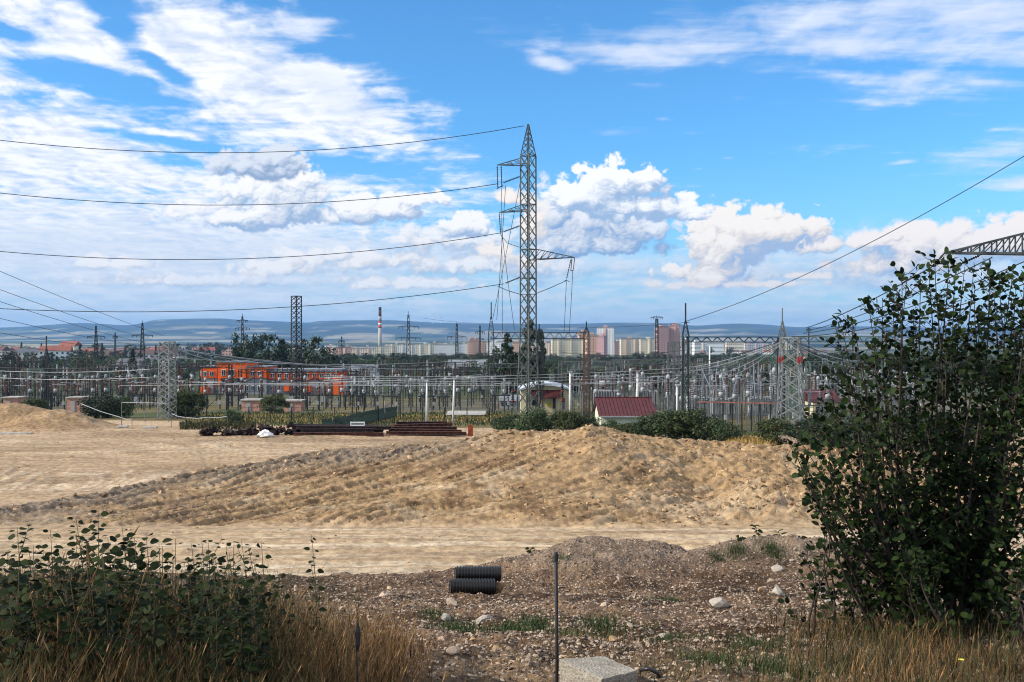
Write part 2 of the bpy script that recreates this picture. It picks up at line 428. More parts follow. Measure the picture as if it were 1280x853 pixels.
def height(x, y, fine=True, parts=False):
    x = np.asarray(x, float); y = np.asarray(y, float)
    z = cubic(y, _PY, _PZ)
    # near slope: uneven rubble edge, gravel heap, weedy bank on the right
    nr = sst(y, 24, 16.5)
    rim = fbm(x * .35, y * .1 + 3, 5, 3)
    z = z + nr * sst(y, 9, 14) * rim * .16
    heap = bumpf(x, y, px2(738, 15.2), 15.2, 2.0, 2.2) * .62 + bumpf(x, y, px2(930, 15.6), 15.6, 2.6, 1.9) * .50 + bumpf(x, y, px2(1120, 15.6), 15.6, 2.8, 2.4) * .45
    heap = heap + bumpf(x, y, px2(600, 15.4), 15.4, 1.1, 1.2) * .10
    z = z + heap - bumpf(x, y, px2(728, 5.9), 5.75, 1.1, .95) * .13
    # the big bank of tipped soil
    Yc = np.interp(x, _cx, _cY); Zc = np.interp(x, _cx, _cZ)
    wob = fbm(x * .09, y * .09, 61, 4, .55)
    Yf = 50.6 + np.interp(x, [-30, -10, 5, 15, 25], [1.5, .6, 0, 1.0, 2.0]) + wob * 1.2
    base = np.interp(y, [45, 52, 60, 70, 76], [1.05, .88, .45, .12, .03])
    tf = np.clip((y - Yf) / np.maximum(Yc - Yf, 1.0), 0, 1)
    front = tf ** .88 * (1 - .10 * np.sin(tf * math.pi))
    tb = np.clip((y - Yc) / (5.5 + Zc * 1.6), 0, 1)
    back = 1 - tb * tb * (3 - 2 * tb)
    prof = np.where(y < Yc, front, back)
    mh = np.maximum(Zc - base, 0) * prof
    mm = sst(prof, .0, .12) * sst(x, -40, -27)
    mh = mh * (1 + wob * .10)
    # a second tip and folds at the right-hand end
    mh = mh - bumpf(x, y, px2(880, 58), 58, 3.2, 6.5) * .75
    cone = bumpf(x, y, px2(975, 55), 55.0, 5.6, 4.5) * 1.15 + bumpf(x, y, px2(1090, 56), 56, 5, 4.5) * .9
    pile = bumpf(x, y, px2(740, 63), 62.5, 5.0, 4.5) * .22 + bumpf(x, y, px2(622, 69), 69, 2.6, 2.2) * .75 + bumpf(x, y, px2(665, 64), 65, 3.2, 2.2) * .3
    z = z + mh + cone + pile
    # heaps of sand left of the yard
    sand = np.maximum(np.maximum(bumpf(x, y, px2(10, 124), 124, 13, 9) * 2.7, bumpf(x, y, px2(68, 120), 120, 9, 7) * 2.1), bumpf(x, y, px2(-120, 126), 126, 18, 12) * 3.4)
    z = z + sand
    rut = 0 * z
    if fine:
        # wheel and track marks climbing the bank
        a = R(36)
        s = y * math.cos(a) - x * math.sin(a) + fbm(x * .05, y * .05, 71, 3) * 2.2
        along = x * math.cos(a) + y * math.sin(a)
        r1 = ridged(vnoise(s * .85, along * .035, 81)); r2 = ridged(vnoise(s * 1.9, along * .06, 83))
        pair = fbm(s * .30, along * .03, 85, 2)
        lane = s / 1.02 + fbm(x * .06, y * .06, 87, 2) * 2.4 + fbm(x * .22, y * .22, 84, 3) * .55; ph = (lane - np.floor(lane) - .5) * 2
        lid = _hash(np.floor(lane).astype(np.int64), np.floor(lane).astype(np.int64) * 0 + 3, 7)
        on = sst(vnoise(lane * .0 + lid * 40, along * .07, 86) + fbm(x * .15, y * .15, 82, 3) * .6, -.45, .25)
        trk = -(1 - sst(np.abs(ph), .44, .54)) + np.exp(-((np.abs(ph) - .72) / .16) ** 2) * .8
        lug = np.sign(np.sin((along + np.abs(ph) * .35 + lid * 3) * 2 * math.pi / .46)) * (1 - sst(np.abs(ph), .40, .52))
        fine_l = fbm(x * 2.2, y * 2.2, 92, 4, .65)
        teeth = np.sin(along * 2 * math.pi / .42 + vnoise(s * 1.2, along * .2, 88) * 2.5) * sst(vnoise(s * .9, along * .07, 89), -.1, .35)
        left = sst(x, 12, -2)
        lump = fbm(x * .9, y * .9, 91, 5, .62)
        rut = mm * (left * (r1 * .10 + pair * .45 + on * (trk * .155 + lug * .085)) + (1 - left) * (lump * .34 + on * trk * .07) + lump * .10 + fine_l * .15)
        rut = rut + sst(cone + pile, 0.02, .4) * lump * .14
        crest_l = np.exp(-((y - Yc + 1.0) / 1.7) ** 2) * sst(x, 3, -8) * mm
        rut = rut + crest_l * (np.abs(fbm(x * 1.1, y * 1.1, 95, 4, .6)) * .42)
        # the haul road
        rd = sst(y, 37, 40) * sst(y, 52.5, 49)
        w = fbm(x * .03, y * .03, 101, 3) * 2.5
        rut = rut + rd * (ridged(vnoise((y + w) * .75, x * .02, 103)) * .08 + fbm(x * .35, y * .9, 105, 5, .6) * .11)
        # worked flat behind
        # curved wheel marks on the worked flat
        rr2 = np.sqrt((x + 62) ** 2 + ((y - 70) * 1.0) ** 2) + fbm(x * .05, y * .05, 119, 3) * 3
        curl = ridged(vnoise(rr2 * .8, np.arctan2(y - 70, x + 62) * 2, 121)) * sst(vnoise(x * .04, y * .06, 123), -.1, .3)
        rut = rut + curl * .09 * sst(y, 62, 70) * sst(y, 122, 112) * (1 - mm)
        fl = sst(y, 60, 72) * sst(y, 128, 118) * (1 - mm)
        rut = rut + fl * (ridged(vnoise((y + w) * .42, x * .02, 107)) * .12 + fbm(x * .12, y * .5, 109, 4) * .22)
        # rubble slope near the camera
        ns = sst(y, 25, 19)
        rut = rut + ns * (fbm(x * 1.3, y * 1.3, 111, 5, .6) * .16 + fbm(x * 6, y * 6, 113, 4, .65) * .045)
        bk = sst(y, 17.5, 19.5) * sst(y, 38, 33)
        rut = rut + bk * fbm(x * .5, y * .5, 115, 4) * .25
        rut = rut + sst(sand, .05, 1.0) * fbm(x * .45, y * .45, 117, 5, .6) * .45
        z = z + rut
    if parts: return z, dict(mm=mm, sand=sand, rut=rut, heap=heap, cone=cone + pile, Yc=Yc, prof=prof, lumpx=x)
    return z
def H1(x, y, fine=True):
    return float(height(np.array([float(x)]), np.array([float(y)]), fine)[0])

def mixc(a, b, t): return a * (1 - t[..., None]) + np.asarray(b, float) * t[..., None]
def ground_colour(x, y, p):
    """the soil's own colour: tipped clay, crushed stone, turf; no light in it"""
    n1 = fbm(x * .06, y * .09, 201, 5, .6); n2 = fbm(x * .5, y * .8, 203, 5, .6); n3 = fbm(x * .015, y * .25, 205, 5, .6)
    shape = x.shape
    c = np.zeros(shape + (3,)) + np.array([.47, .33, .20])                # dry clay
    c = mixc(c, (.60, .45, .29), sst(n3, .0, .45) * sst(y, 60, 80))
    c = mixc(c, (.42, .29, .165), sst(n1 + n2 * .5, .05, .45) * .85)
    rd = sst(y, 36.5, 39.5) * sst(y, 52.5, 50.0)
    st = fbm(x * .03, (y + fbm(x * .03, y * .03, 101, 3) * 2.5) * .9, 207, 5, .6)
    c = mixc(c, mixc(np.zeros(shape + (3,)) + np.array([.50, .36, .215]), (.66, .53, .37), sst(st, -.15, .35)), rd)
    c = mixc(c, (.38, .26, .15), rd * sst(fbm(x * .05, y * .6, 209, 5, .6), .12, .5) * .8)
    # the bank: clay with stonier and redder pockets
    mm = p['mm']; left = sst(x, 12, -2)
    c = mixc(c, mixc(np.zeros(shape + (3,)) + np.array([.38, .25, .13]), (.175, .098, .048), sst(n2, .0, .5)), mm)
    c = mixc(c, (.40, .29, .18), mm * (1 - left) * sst(n2 + n1, .0, .4))
    sc_ = fbm(x * .25, y * .25, 233, 5, .6)
    c = mixc(c, (.50, .375, .235), mm * sst(sc_, .08, .3) * .7); c = mixc(c, (.15, .085, .045), mm * sst(-sc_, .12, .35) * .6)
    grey = np.exp(-((y - p['Yc'] + .6) / 2.6) ** 2) * sst(x, 2, -8) * mm
    c = mixc(c, (.21, .165, .125), grey * .85)
    c = mixc(c, (.24, .19, .145), sst(x, -10, -26) * sst(y, 50, 54) * sst(y, 64, 58) * .7 * sst(n2, -.5, .4))
    c = mixc(c, (.36, .235, .125), sst(p['sand'], .02, .3))
    # near slope, broken stone and brown earth
    nr = sst(y, 36, 18)
    g = mixc(np.zeros(shape + (3,)) + np.array([.19, .118, .070]), (.078, .046, .026), sst(n2, -.3, .3))
    g = mixc(g, (.23, .165, .115), sst(p['heap'], .05, .4))
    g = mixc(g, (.17, .12, .07), sst(y, 8.2, 6.8) * .6)
    c = mixc(c, g, nr)
    # damp patches and wheel lines pressed into the flat
    flat_ = sst(y, 62, 70) * sst(y, 124, 116) * (1 - sst(mm, .1, .4))
    rr2 = np.sqrt((x + 62) ** 2 + (y - 70) ** 2) + fbm(x * .05, y * .05, 119, 3) * 3
    ln = sst(ridged(vnoise(rr2 * .8, np.arctan2(y - 70, x + 62) * 2, 121)), .45, .9) * sst(vnoise(x * .04, y * .06, 123), -.1, .3)
    c = mixc(c, (.66, .52, .36), flat_ * ln * .7)
    w_ = (y + fbm(x * .02, y * .02, 221, 3) * 5) * .55
    l2 = sst(ridged(vnoise(w_, x * .006, 223)), .5, .95) * sst(fbm(x * .03, y * .03, 225, 3), -.2, .2)
    c = mixc(c, (.25, .165, .095), flat_ * l2 * .6)
    c = mixc(c, (.27, .18, .105), flat_ * sst(fbm(x * .035, y * .07, 227, 5, .6), .12, .32) * .65)
    l3 = sst(ridged(vnoise((y + fbm(x * .04, y * .02, 229, 3) * 2.2) * 1.1, x * .012, 231)), .55, .95)
    c = mixc(c, (.30, .20, .12), rd * l3 * .55)
    # turf and dry grass of the yard
    edge = 124 + fbm(x * .04, y * 0, 211, 3) * 5 + np.interp(x, [-60, -45, -34, -20, 0, 14, 40], [10, 6, 0, -4, -6, -14, -18])
    gr = sst(y - edge, 0, 3)
    gn = fbm(x * .05, y * .05, 213, 5, .6)
    turf = mixc(np.zeros(shape + (3,)) + np.array([.17, .135, .06]), (.06, .08, .03), sst(gn, -.1, .3))
    yard = sst(y, 150, 175)
    turf = mixc(turf, (.13, .12, .10), yard * sst(fbm(x * .03, y * .03, 215, 4), -.25, .2) * .8)
    turf = mixc(turf, (.05, .065, .03), sst(y, 200, 290))
    c = mixc(c, turf, gr)
    # far country: field patches, woods
    return np.clip(c, .01, .9)

def fan(rows, t0, t1, ncol, back=10.0):
    t = np.linspace(t0, t1, ncol)
    Yg, Tg = np.meshgrid(rows, t, indexing='ij')
    return Tg * (Yg + back), Yg
def grid_faces(nr, nc):
    i = np.arange(nr - 1)[:, None] * nc + np.arange(nc - 1)[None, :]
    i = i.ravel()
    return np.stack([i, i + 1, i + nc + 1, i + nc], 1)
def rowset(segs):
    out = [segs[0][0]]
    for (a, b, s) in segs:
        n = max(1, int(round((b - a) / s))); out += list(np.linspace(a, b, n + 1)[1:])
    return np.array(out)

def ground_material():
    m, t, b = newmat('soil', 0.95, 0.15)
    vc = xn('ShaderNodeVertexColor', layer_name='soil_colour')
    tc = xn('ShaderNodeTexCoord'); P = X(tc.outputs['Object'])
    px_, py_, pz_ = xsep(P)
    near = py_.sstep(30.0, 17.0)
    n = xnoise(P, 2.2, 6.0, .65); n2 = xnoise(P, 26.0, 4.0, .6)
    stx = xnoise(xvmul(P, (.30, .9, 1.0)), 1.0, 8.0, .68)
    f = (n.sstep(.28, .72, .58, 1.30)) * (n2.sstep(.28, .72, .72, 1.2)) * (stx.sstep(.3, .7, .86, 1.10))
    col = xvmul(X(vc.outputs['Color']), xvec(f, f, f))
    peb = xvoro(P, 22.0, 0.0, .5, 'F1', 'Color'); pr, pg, pb = xsep(peb)
    pebd = xvoro(P, 22.0, 0.0, .5, 'F1', 'Distance')
    stone = (pr.sstep(.62, .70)) * (pebd.sstep(.55, .35))
    col = xmix(stone * near * .75, col, xmix(pg, (.13, .095, .07), (.40, .33, .27)))
    # pale stones scattered in the tipped soil
    v2 = xvoro(xvmul(P, (1, 1, 1)), 5.0, 0.0, .5, 'F1', 'Distance'); v2c, _, v2d = xsep(xvoro(P, 5.0, 0.0, .5, 'F1', 'Color'))
    mid = py_.sstep(49.0, 53.0) * py_.sstep(84.0, 72.0)
    col = xmix((v2.sstep(.42, .22) * v2c.sstep(.66, .74)) * mid * .45, col, (.55, .44, .32))
    t.links.new(col.s, b.inputs['Base Color'])
    hgt = n * .10 + n2 * .035 + (pebd * -1.0) * near * .022 + stx * .04
    bp = xn('ShaderNodeBump'); xset(bp, 'Height', hgt); bp.inputs['Distance'].default_value = 1.0; bp.inputs['Strength'].default_value = .9
    t.links.new(bp.outputs[0], b.inputs['Normal'])
    return m
M_soil = ground_material()
rows = rowset([(-9, 2, 1.0), (2, 5, .15), (5, 9, .05), (9, 17.5, .055), (17.5, 38, .5), (38, 50, .22), (50, 68, .092), (68, 80, .4), (80, 140, .8)])
gx, gy = fan(rows, -.66, .66, 760)
gz, gp = height(gx, gy, True, True)
gc = ground_colour(gx, gy, gp)
me = mesh_from('ground', np.stack([gx, gy, gz], -1).reshape(-1, 3), grid_faces(*gx.shape), M_soil, True, {'soil_colour': gc.reshape(-1, 3)})
link('ground', me, kind='structure')
print('ground', len(me.polygons), round(time.time() - T0, 1))

# far sheet: the yard, the town's valley and the hills, as one surface to the horizon
_hx = (np.array([-400, 0, 60, 100, 160, 200, 275, 300, 340, 385, 400, 440, 480, 550, 640, 700, 780, 840, 870, 920, 950, 1000, 1050, 1280, 1700]) - 640) / FPX
_hyy = np.array([409, 410, 407, 404.5, 407, 400.5, 399, 400.5, 402, 404, 402, 401.2, 401, 404, 405.5, 405.5, 404, 405, 407.5, 405, 406, 409.5, 408.5, 411, 410])
def far_height(x, y):
    z = height(x, y, False)
    s = x / np.maximum(y, 1)
    zc = EYE + (CYP - cubic(s, _hx, _hyy.astype(float))) / FPX * 15000
    m = sst(y, 7500, 15000) ** 1.1
    z = z + (zc + 26) * m * (1 + .0 * x)
    z = z + sst(y, 3800, 6500) * sst(y, 15000, 9000) * (fbm(x / 2600, y / 2600, 301, 4) * 26 + 26)
    z = z + sst(y, 7000, 12000) * fbm(x / 900, y / 1500, 303, 4) * 14 * sst(y, 15000, 13500)
    z = z - sst(y, 15000, 17500) * 200
    z = z + fbm(x / 160, y / 160, 305, 3) * sst(y, 400, 900) * sst(y, 4000, 2500) * 2.0
    return z
frows = np.concatenate([rowset([(138, 300, 3), (300, 700, 8), (700, 1500, 22)]), np.geomspace(1500, 17500, 130)[1:]])
fx, fy = fan(frows, -.72, .72, 340)
fz = far_height(fx, fy)
_, fp = height(fx, fy, False, True)
fc = ground_colour(fx, fy, fp)
# field mosaic
def cells(x, y, sc, seed):
    X_ = x / sc + fbm(x / sc * .6, y / sc * .6, seed, 2) * .5; Y_ = y / (sc * 1.4) + fbm(x / sc * .6 + 5, y / sc * .6, seed + 1, 2) * .5
    ix = np.floor(X_).astype(np.int64); iy = np.floor(Y_).astype(np.int64)
    best = np.full(x.shape, 9.); idv = np.zeros(x.shape)
    for a in (-1, 0, 1):
        for b in (-1, 0, 1):
            cx_, cy_ = ix + a, iy + b
            d = np.maximum(np.abs(X_ - cx_ - _hash(cx_, cy_, seed)), np.abs(Y_ - cy_ - _hash(cx_, cy_, seed + 5)))
            h = _hash(cx_, cy_, seed + 9)
            idv = np.where(d < best, h, idv); best = np.minimum(best, d)
    return idv
fid = cells(fx, fy, 420, 311)
pal = np.array([[.05, .07, .03], [.24, .20, .12], [.08, .10, .045], [.32, .28, .17], [.03, .045, .025], [.15, .14, .07]])
fieldc = pal[np.clip((fid * 6).astype(int), 0, 5)]
wood = sst(fbm(fx / 1100, fy / 1100, 317, 4, .6) + sst(fy, 9000, 14500) * .55, .12, .20)
fieldc = mixc(fieldc, (.010, .018, .012), wood)
k = sst(fy, 2300, 3200)
fc = mixc(fc, fieldc, k)
m, t, b = newmat('countryside', .95, .1)
vc = xn('ShaderNodeVertexColor', layer_name='soil_colour'); tc = xn('ShaderNodeTexCoord'); P = X(tc.outputs['Object'])
n = xnoise(P, .12, 6.0, .65).sstep(.25, .75, .7, 1.3)
t.links.new(xvmul(X(vc.outputs['Color']), xvec(n, n, n)).s, b.inputs['Base Color'])
nf = (len(frows) - 1)
isplit = int(np.searchsorted(frows, 4200))
for nm, sl in (('plain', slice(0, isplit + 1)), ('hills', slice(isplit, None))):
    A = fx[sl]; Bv = fy[sl]; Cz = fz[sl] - (.03 if nm == 'plain' else 0)
    me = mesh_from(nm, np.stack([A, Bv, Cz], -1).reshape(-1, 3), grid_faces(*A.shape), m, True, {'soil_colour': fc[sl].reshape(-1, 3)})
    link(nm, me, kind='structure')
print('far', round(time.time() - T0, 1))

# air
hz = bpy.data.materials.new('air'); hz.use_nodes = True; ht = hz.node_tree; ht.nodes.clear()
vo = ht.nodes.new('ShaderNodeVolumePrincipled'); vo.inputs['Color'].default_value = (.30, .58, 1.0, 1)
vo.inputs['Density'].default_value = HAZE; vo.inputs['Anisotropy'].default_value = 0.1
ho = ht.nodes.new('ShaderNodeOutputMaterial'); ht.links.new(vo.outputs[0], ho.inputs['Volume'])
bxs = np.array([(sx, sy, sz) for sx in (-16500, 16500) for sy in (-3000, 19000) for sz in (-235, 420)], float)
me = mesh_from('haze', bxs, [(0, 1, 3, 2), (4, 6, 7, 5), (0, 4, 5, 1), (2, 3, 7, 6), (0, 2, 6, 4), (1, 5, 7, 3)], hz)
link('haze', me, kind='stuff')
# ------------------------------------------------------------------ mesh kit
class MB:
    """collects simple solids and links them as ONE mesh"""
    def __init__(s): s.v = []; s.f = []; s.mi = []; s.cur = 0
    def mat(s, i): s.cur = i; return s
    def add(s, verts, faces):
        o = len(s.v); s.v += [tuple(map(float, v)) for v in verts]
        s.f += [tuple(o + i for i in f) for f in faces]; s.mi += [s.cur] * len(faces); return s
    def box(s, c, size, rz=0.0):
        cx, cy_, cz = c; a, b, h = size[0] / 2, size[1] / 2, size[2] / 2
        co, si = math.cos(rz), math.sin(rz); v = []
        for k in (-h, h):
            for (i, j) in ((-a, -b), (a, -b), (a, b), (-a, b)):
                v.append((cx + i * co - j * si, cy_ + i * si + j * co, cz + k))
        return s.add(v, [(0, 3, 2, 1), (4, 5, 6, 7), (0, 1, 5, 4), (1, 2, 6, 5), (2, 3, 7, 6), (3, 0, 4, 7)])
    def bar(s, p, q, w, w2=None):
        """square bar from p to q"""
        p, q = Vector(p), Vector(q); d = (q - p)
        if d.length < 1e-6: return s
        d.normalize(); up = Vector((0, 0, 1)) if abs(d.z) < .9 else Vector((0, 1, 0))
        a = d.cross(up).normalized() * (w / 2); b = d.cross(a).normalized() * ((w2 or w) / 2)
        v = [p + i * a + j * b for (i, j) in ((-1, -1), (1, -1), (1, 1), (-1, 1))] + [q + i * a + j * b for (i, j) in ((-1, -1), (1, -1), (1, 1), (-1, 1))]
        return s.add(v, [(0, 3, 2, 1), (4, 5, 6, 7), (0, 1, 5, 4), (1, 2, 6, 5), (2, 3, 7, 6), (3, 0, 4, 7)])
    def tube(s, pts, r, n=6, cap=True):
        pts = [Vector(p) for p in pts]; rr = r if isinstance(r, (list, tuple)) else [r] * len(pts)
        v = []; f = []
        t0 = (pts[1] - pts[0]).normalized(); up = Vector((0, 0, 1)) if abs(t0.z) < .9 else Vector((1, 0, 0))
        a = t0.cross(up).normalized()
        for i, p in enumerate(pts):
            t = (pts[min(i + 1, len(pts) - 1)] - pts[max(i - 1, 0)]).normalized()
            a = (a - t * a.dot(t)).normalized(); b = t.cross(a)
            for k in range(n):
                an = 2 * math.pi * k / n; v.append(p + (a * math.cos(an) + b * math.sin(an)) * rr[i])
        for i in range(len(pts) - 1):
            for k in range(n):
                k2 = (k + 1) % n; f.append((i * n + k, i * n + k2, (i + 1) * n + k2, (i + 1) * n + k))
        if cap: f.append(tuple(range(n))[::-1]); f.append(tuple((len(pts) - 1) * n + k for k in range(n)))
        return s.add(v, f)
    def lathe(s, prof, n=8, c=(0, 0, 0), rot=None):
        v = []; f = []
        for (r, z) in prof:
            for k in range(n):
                an = 2 * math.pi * k / n; p = Vector((r * math.cos(an), r * math.sin(an), z))
                if rot is not None: p = rot @ p
                v.append(p + Vector(c))
        m = len(prof)
        for i in range(m - 1):
            for k in range(n):
                k2 = (k + 1) % n; f.append((i * n + k, i * n + k2, (i + 1) * n + k2, (i + 1) * n + k))
        f.append(tuple(range(n))[::-1]); f.append(tuple((m - 1) * n + k for k in range(n)))
        return s.add(v, f)
    def mesh(s, name, mats, smooth=False):
        me = bpy.data.meshes.new(name); me.from_pydata(s.v, [], s.f)
        for m in (mats if isinstance(mats, (list, tuple)) else [mats]): me.materials.append(m)
        if any(s.mi): me.polygons.foreach_set('material_index', s.mi)
        if smooth: me.polygons.foreach_set('use_smooth', [True] * len(s.f))
        me.update(); return me
def part(name, mb, mat, parent, smooth=False, loc=None, rot=None, label=None, kind=None):
    me = mb.mesh(name, mat, smooth) if isinstance(mb, MB) else mb
    return link(name, me, parent, loc, rot, label, kind=kind)
def thing(name, label, cat, loc=(0, 0, 0), rz=0.0, group=None):
    return link(name, None, None, loc, (0, 0, rz), label, cat, group, kind='thing')
KIDS = {}
def copytree(root, loc, rz=None, label=None, group=None, scl=None):
    def cp(o, par):
        c = o.copy(); COL.objects.link(c); c.parent = par
        for ch in o.children: cp(ch, c)
        return c
    c = cp(root, None); c.location = loc
    if rz is not None: c.rotation_euler = (0, 0, rz)
    if scl is not None: c.scale = (scl, scl, scl) if not isinstance(scl, tuple) else scl
    if label: c['label'] = label
    if group: c['group'] = group
    return c
UNIT_BAR = {}
def beam_part(name, p, q, w, mat, parent):
    """one straight member as its own object; all members of a material share one unit mesh"""
    k = mat.name + name
    if k not in UNIT_BAR:
        UNIT_BAR[k] = MB().bar((0, 0, 0), (0, 0, 1), 1.0).mesh(name, mat)
    p, q = Vector(p), Vector(q); d = q - p
    o = link(name, UNIT_BAR[k], parent, p, d.to_track_quat('Z', 'Y').to_euler())
    o.scale = (w, w, d.length); return o
def lattice_mast(mb, base, top, zs, rad_fn, rot, leg_w, br_w, sides=4, xbr=True):
    """legs and zigzag bracing of a lattice mast as bars into mb; zs = bay levels"""
    c0 = Vector(base); c1 = Vector(top)
    def pt(z, k):
        t = (z - zs[0]) / (zs[-1] - zs[0]); c = c0.lerp(c1, t); a = rot + k * 2 * math.pi / sides
        r = rad_fn(z); return Vector((c.x + math.cos(a) * r, c.y + math.sin(a) * r, c.z))
    legs = []; braces = []
    for k in range(sides): legs.append([pt(z, k) for z in zs])
    for i in range(len(zs) - 1):
        for k in range(sides):
            k2 = (k + 1) % sides
            if xbr or (i + k) % 2 == 0: braces.append((pt(zs[i], k), pt(zs[i + 1], k2)))
            if xbr or (i + k) % 2 == 1: braces.append((pt(zs[i], k2), pt(zs[i + 1], k)))
    if mb is not None:
        for l in legs: mb.bar(l[0], l[-1], leg_w)
        for b in braces: mb.bar(b[0], b[1], br_w)
    return legs, braces

# materials
M_zinc = simple('galvanised_steel', (.17, .18, .18), .55, .18, 1.5, metal=.35, spec=.4)
M_dark = simple('weathered_steel', (.035, .04, .04), .7, .3, 2.0, metal=.2)
M_green = simple('green_grey_steel', (.12, .165, .14), .7, .2, 1.2)
M_pylon = simple('dull_pylon_paint', (.085, .095, .09), .65, .35, 0.9, metal=.2)
M_towr = simple('dulled_zinc', (.26, .275, .27), .6, .25, 1.5, metal=.3)
M_wire = simple('cable_metal', (.045, .05, .052), .5, .2, .5, metal=.5)
M_busw = simple('pale_aluminium', (.42, .43, .44), .4, .1, 1.0, metal=.5)
M_porc = simple('brown_porcelain', (.10, .045, .03), .3, .25, 1.0, spec=.5)
M_porg = simple('grey_porcelain', (.20, .205, .215), .3, .15, 1.0, spec=.5)
M_tank = simple('pale_grey_paint', (.36, .37, .38), .5, .1, 1.0)
M_blk = simple('black_fittings', (.02, .02, .022), .6, .2, 2.0)
M_conc = simple('cast_concrete', (.42, .40, .36), .9, .18, 1.6, bump=.01)
M_red = simple('red_marking_paint', (.55, .04, .03), .6, .15, 2.0)
M_white = simple('white_paint', (.75, .75, .74), .6, .08, 2.0)
M_rust = simple('rusty_steel', (.10, .038, .022), .85, .45, 2.5, bump=.01, col2=(.03, .015, .012))
M_rusto = simple('orange_rust', (.42, .10, .04), .85, .3, 2.5)

def shed_profile(n, r0, r1, z0, z1):
    """porcelain column with sheds"""
    pr = [(r0, z0)]
    for i in range(n):
        a = z0 + (z1 - z0) * (i + .25) / n; b = z0 + (z1 - z0) * (i + .6) / n; c = z0 + (z1 - z0) * (i + .95) / n
        pr += [(r0, a), (r1, b), (r0, c)]
    pr.append((r0, z1)); return pr
# ------------------------------------------------------------------ the tall pylon
PYY = 134.0
def P3(px, py, Y): return Vector((px2(px, Y), Y, zat(py, Y)))
def wire_pts(a, b, sag, n=24):
    a, b = Vector(a), Vector(b); out = []
    for i in range(n + 1):
        t = i / n; p = a.lerp(b, t); p.z -= sag * 4 * t * (1 - t); out.append(p)
    return out
def wire(name, a, b, sag, r, label, mat=None, group=None, n=20, parent=None, cat='cable'):
    mb = MB().tube(wire_pts(a, b, sag, n), r, 4)
    me = mb.mesh(name, mat or M_wire, True)
    return link(name, me, parent, label=label, cat=cat if parent is None else None, group=group)
def wire_fit(name, a_px, Ya, b_px, Yb, pts, r, label, group=None, mat=None):
    """a hanging wire between two plan points, its height a parabola through sighted points (photo column, row)"""
    A = np.array([px2(a_px, Ya), Ya]); Bp = np.array([px2(b_px, Yb), Yb])
    ts = []; zs = []
    for (px, py) in pts:
        s = (px - CXP) / FPX           # ray x = s*y ; A + t(B-A)
        d = Bp - A; t = (s * A[1] - A[0]) / (d[0] - s * d[1])
        Y = A[1] + t * d[1]; ts.append(t); zs.append(zat(py, Y))
    co = np.polyfit(ts, zs, 2)
    P = [Vector((*(A + (Bp - A) * t), float(np.polyval(co, t)))) for t in np.linspace(0, 1, 40)]
    me = MB().tube(P, r, 5).mesh(name, mat or M_wire, True)
    link(name, me, label=label, cat='cable', group=group); return P

bx, by = px2(660.3, PYY), PYY
gz0 = H1(bx, by)
pyl = thing('lattice_pylon', 'tallest dark lattice pylon in the middle, with two crossarms left and one right', 'pylon', (bx, by, gz0))
zsh = zat(195, PYY) - gz0; ztp = zat(155.5, PYY) - gz0
rad = lambda z: 1.62 - .55 * min(1, z / 12.0) - .04 * max(0, z - 12) / (zsh - 12)
zs = [0]
while zs[-1] < zsh - 1.2: zs.append(zs[-1] + (2.0 if zs[-1] < 8 else 1.52))
zs[-1] = zsh
rot0 = R(90) + R(4)
legs, braces = lattice_mast(None, (0, 0, 0), (0, 0, zsh), zs, rad, rot0, .16, .06)
for l in legs:
    mb = MB().tube(l, .10, 4)
    tip = Vector((0, 0, ztp)); mb.bar(l[-1], tip + (l[-1] - Vector((0, 0, zsh))) * .06, .12)
    part('leg', mb, M_pylon, pyl)
    mb = MB().box((l[0].x, l[0].y, -.15), (.7, .7, .7)); part('footing', mb, M_conc, pyl)
for (a, b) in braces: beam_part('brace', a, b, .075, M_pylon, pyl)
zc = [zsh + (ztp - zsh) * t for t in (0, .22, .42, .60, .76, .9)]
rc = lambda z: max(.05, rad(zsh) * (1 - (z - zsh) / (ztp - zsh)))
_, br2 = lattice_mast(None, (0, 0, zsh), (0, 0, zc[-1]), zc, rc, rot0, .1, .05)
for (a, b) in br2: beam_part('brace', a, b, .06, M_pylon, pyl)
for z in (zsh, zat(256, PYY) - gz0, zat(312, PYY) - gz0, zat(348, PYY) - gz0):
    for k in range(4):
        a0 = rot0 + k * math.pi / 2; r_ = rad(z)
        beam_part('horizontal_strut', (math.cos(a0) * r_, math.sin(a0) * r_, z), (math.cos(a0 + math.pi / 2) * r_, math.sin(a0 + math.pi / 2) * r_, z), .11, M_pylon, pyl)
def loc(px, py, dy=0.0): return Vector((px2(px, PYY + dy) - bx, dy, zat(py, PYY + dy) - gz0))
def crossarm(tipx, tipy, up, lowpy, bays):
    mb = MB(); tip = loc(tipx, tipy); sgn = -1 if tipx < 660 else 1
    r_ = rad(20)
    U0 = [Vector((sgn * r_ * .98, 0, zat(up, PYY) - gz0))]
    L0 = [Vector((sgn * r_ * .15, -r_ * .95, zat(lowpy, PYY) - gz0)), Vector((sgn * r_ * .15, r_ * .95, zat(lowpy, PYY) - gz0))]
    for q in U0 + L0: mb.bar(q, tip, .10)
    for i in range(bays):
        t = (i + .5) / bays * .92; t2 = (i + 1.0) / bays * .92
        for l in L0:
            mb.bar(U0[0].lerp(tip, t), l.lerp(tip, t), .05); mb.bar(l.lerp(tip, t), U0[0].lerp(tip, t2), .05)
        mb.bar(L0[0].lerp(tip, t), L0[1].lerp(tip, t), .05)
    part('crossarm', mb, M_pylon, pyl); return tip
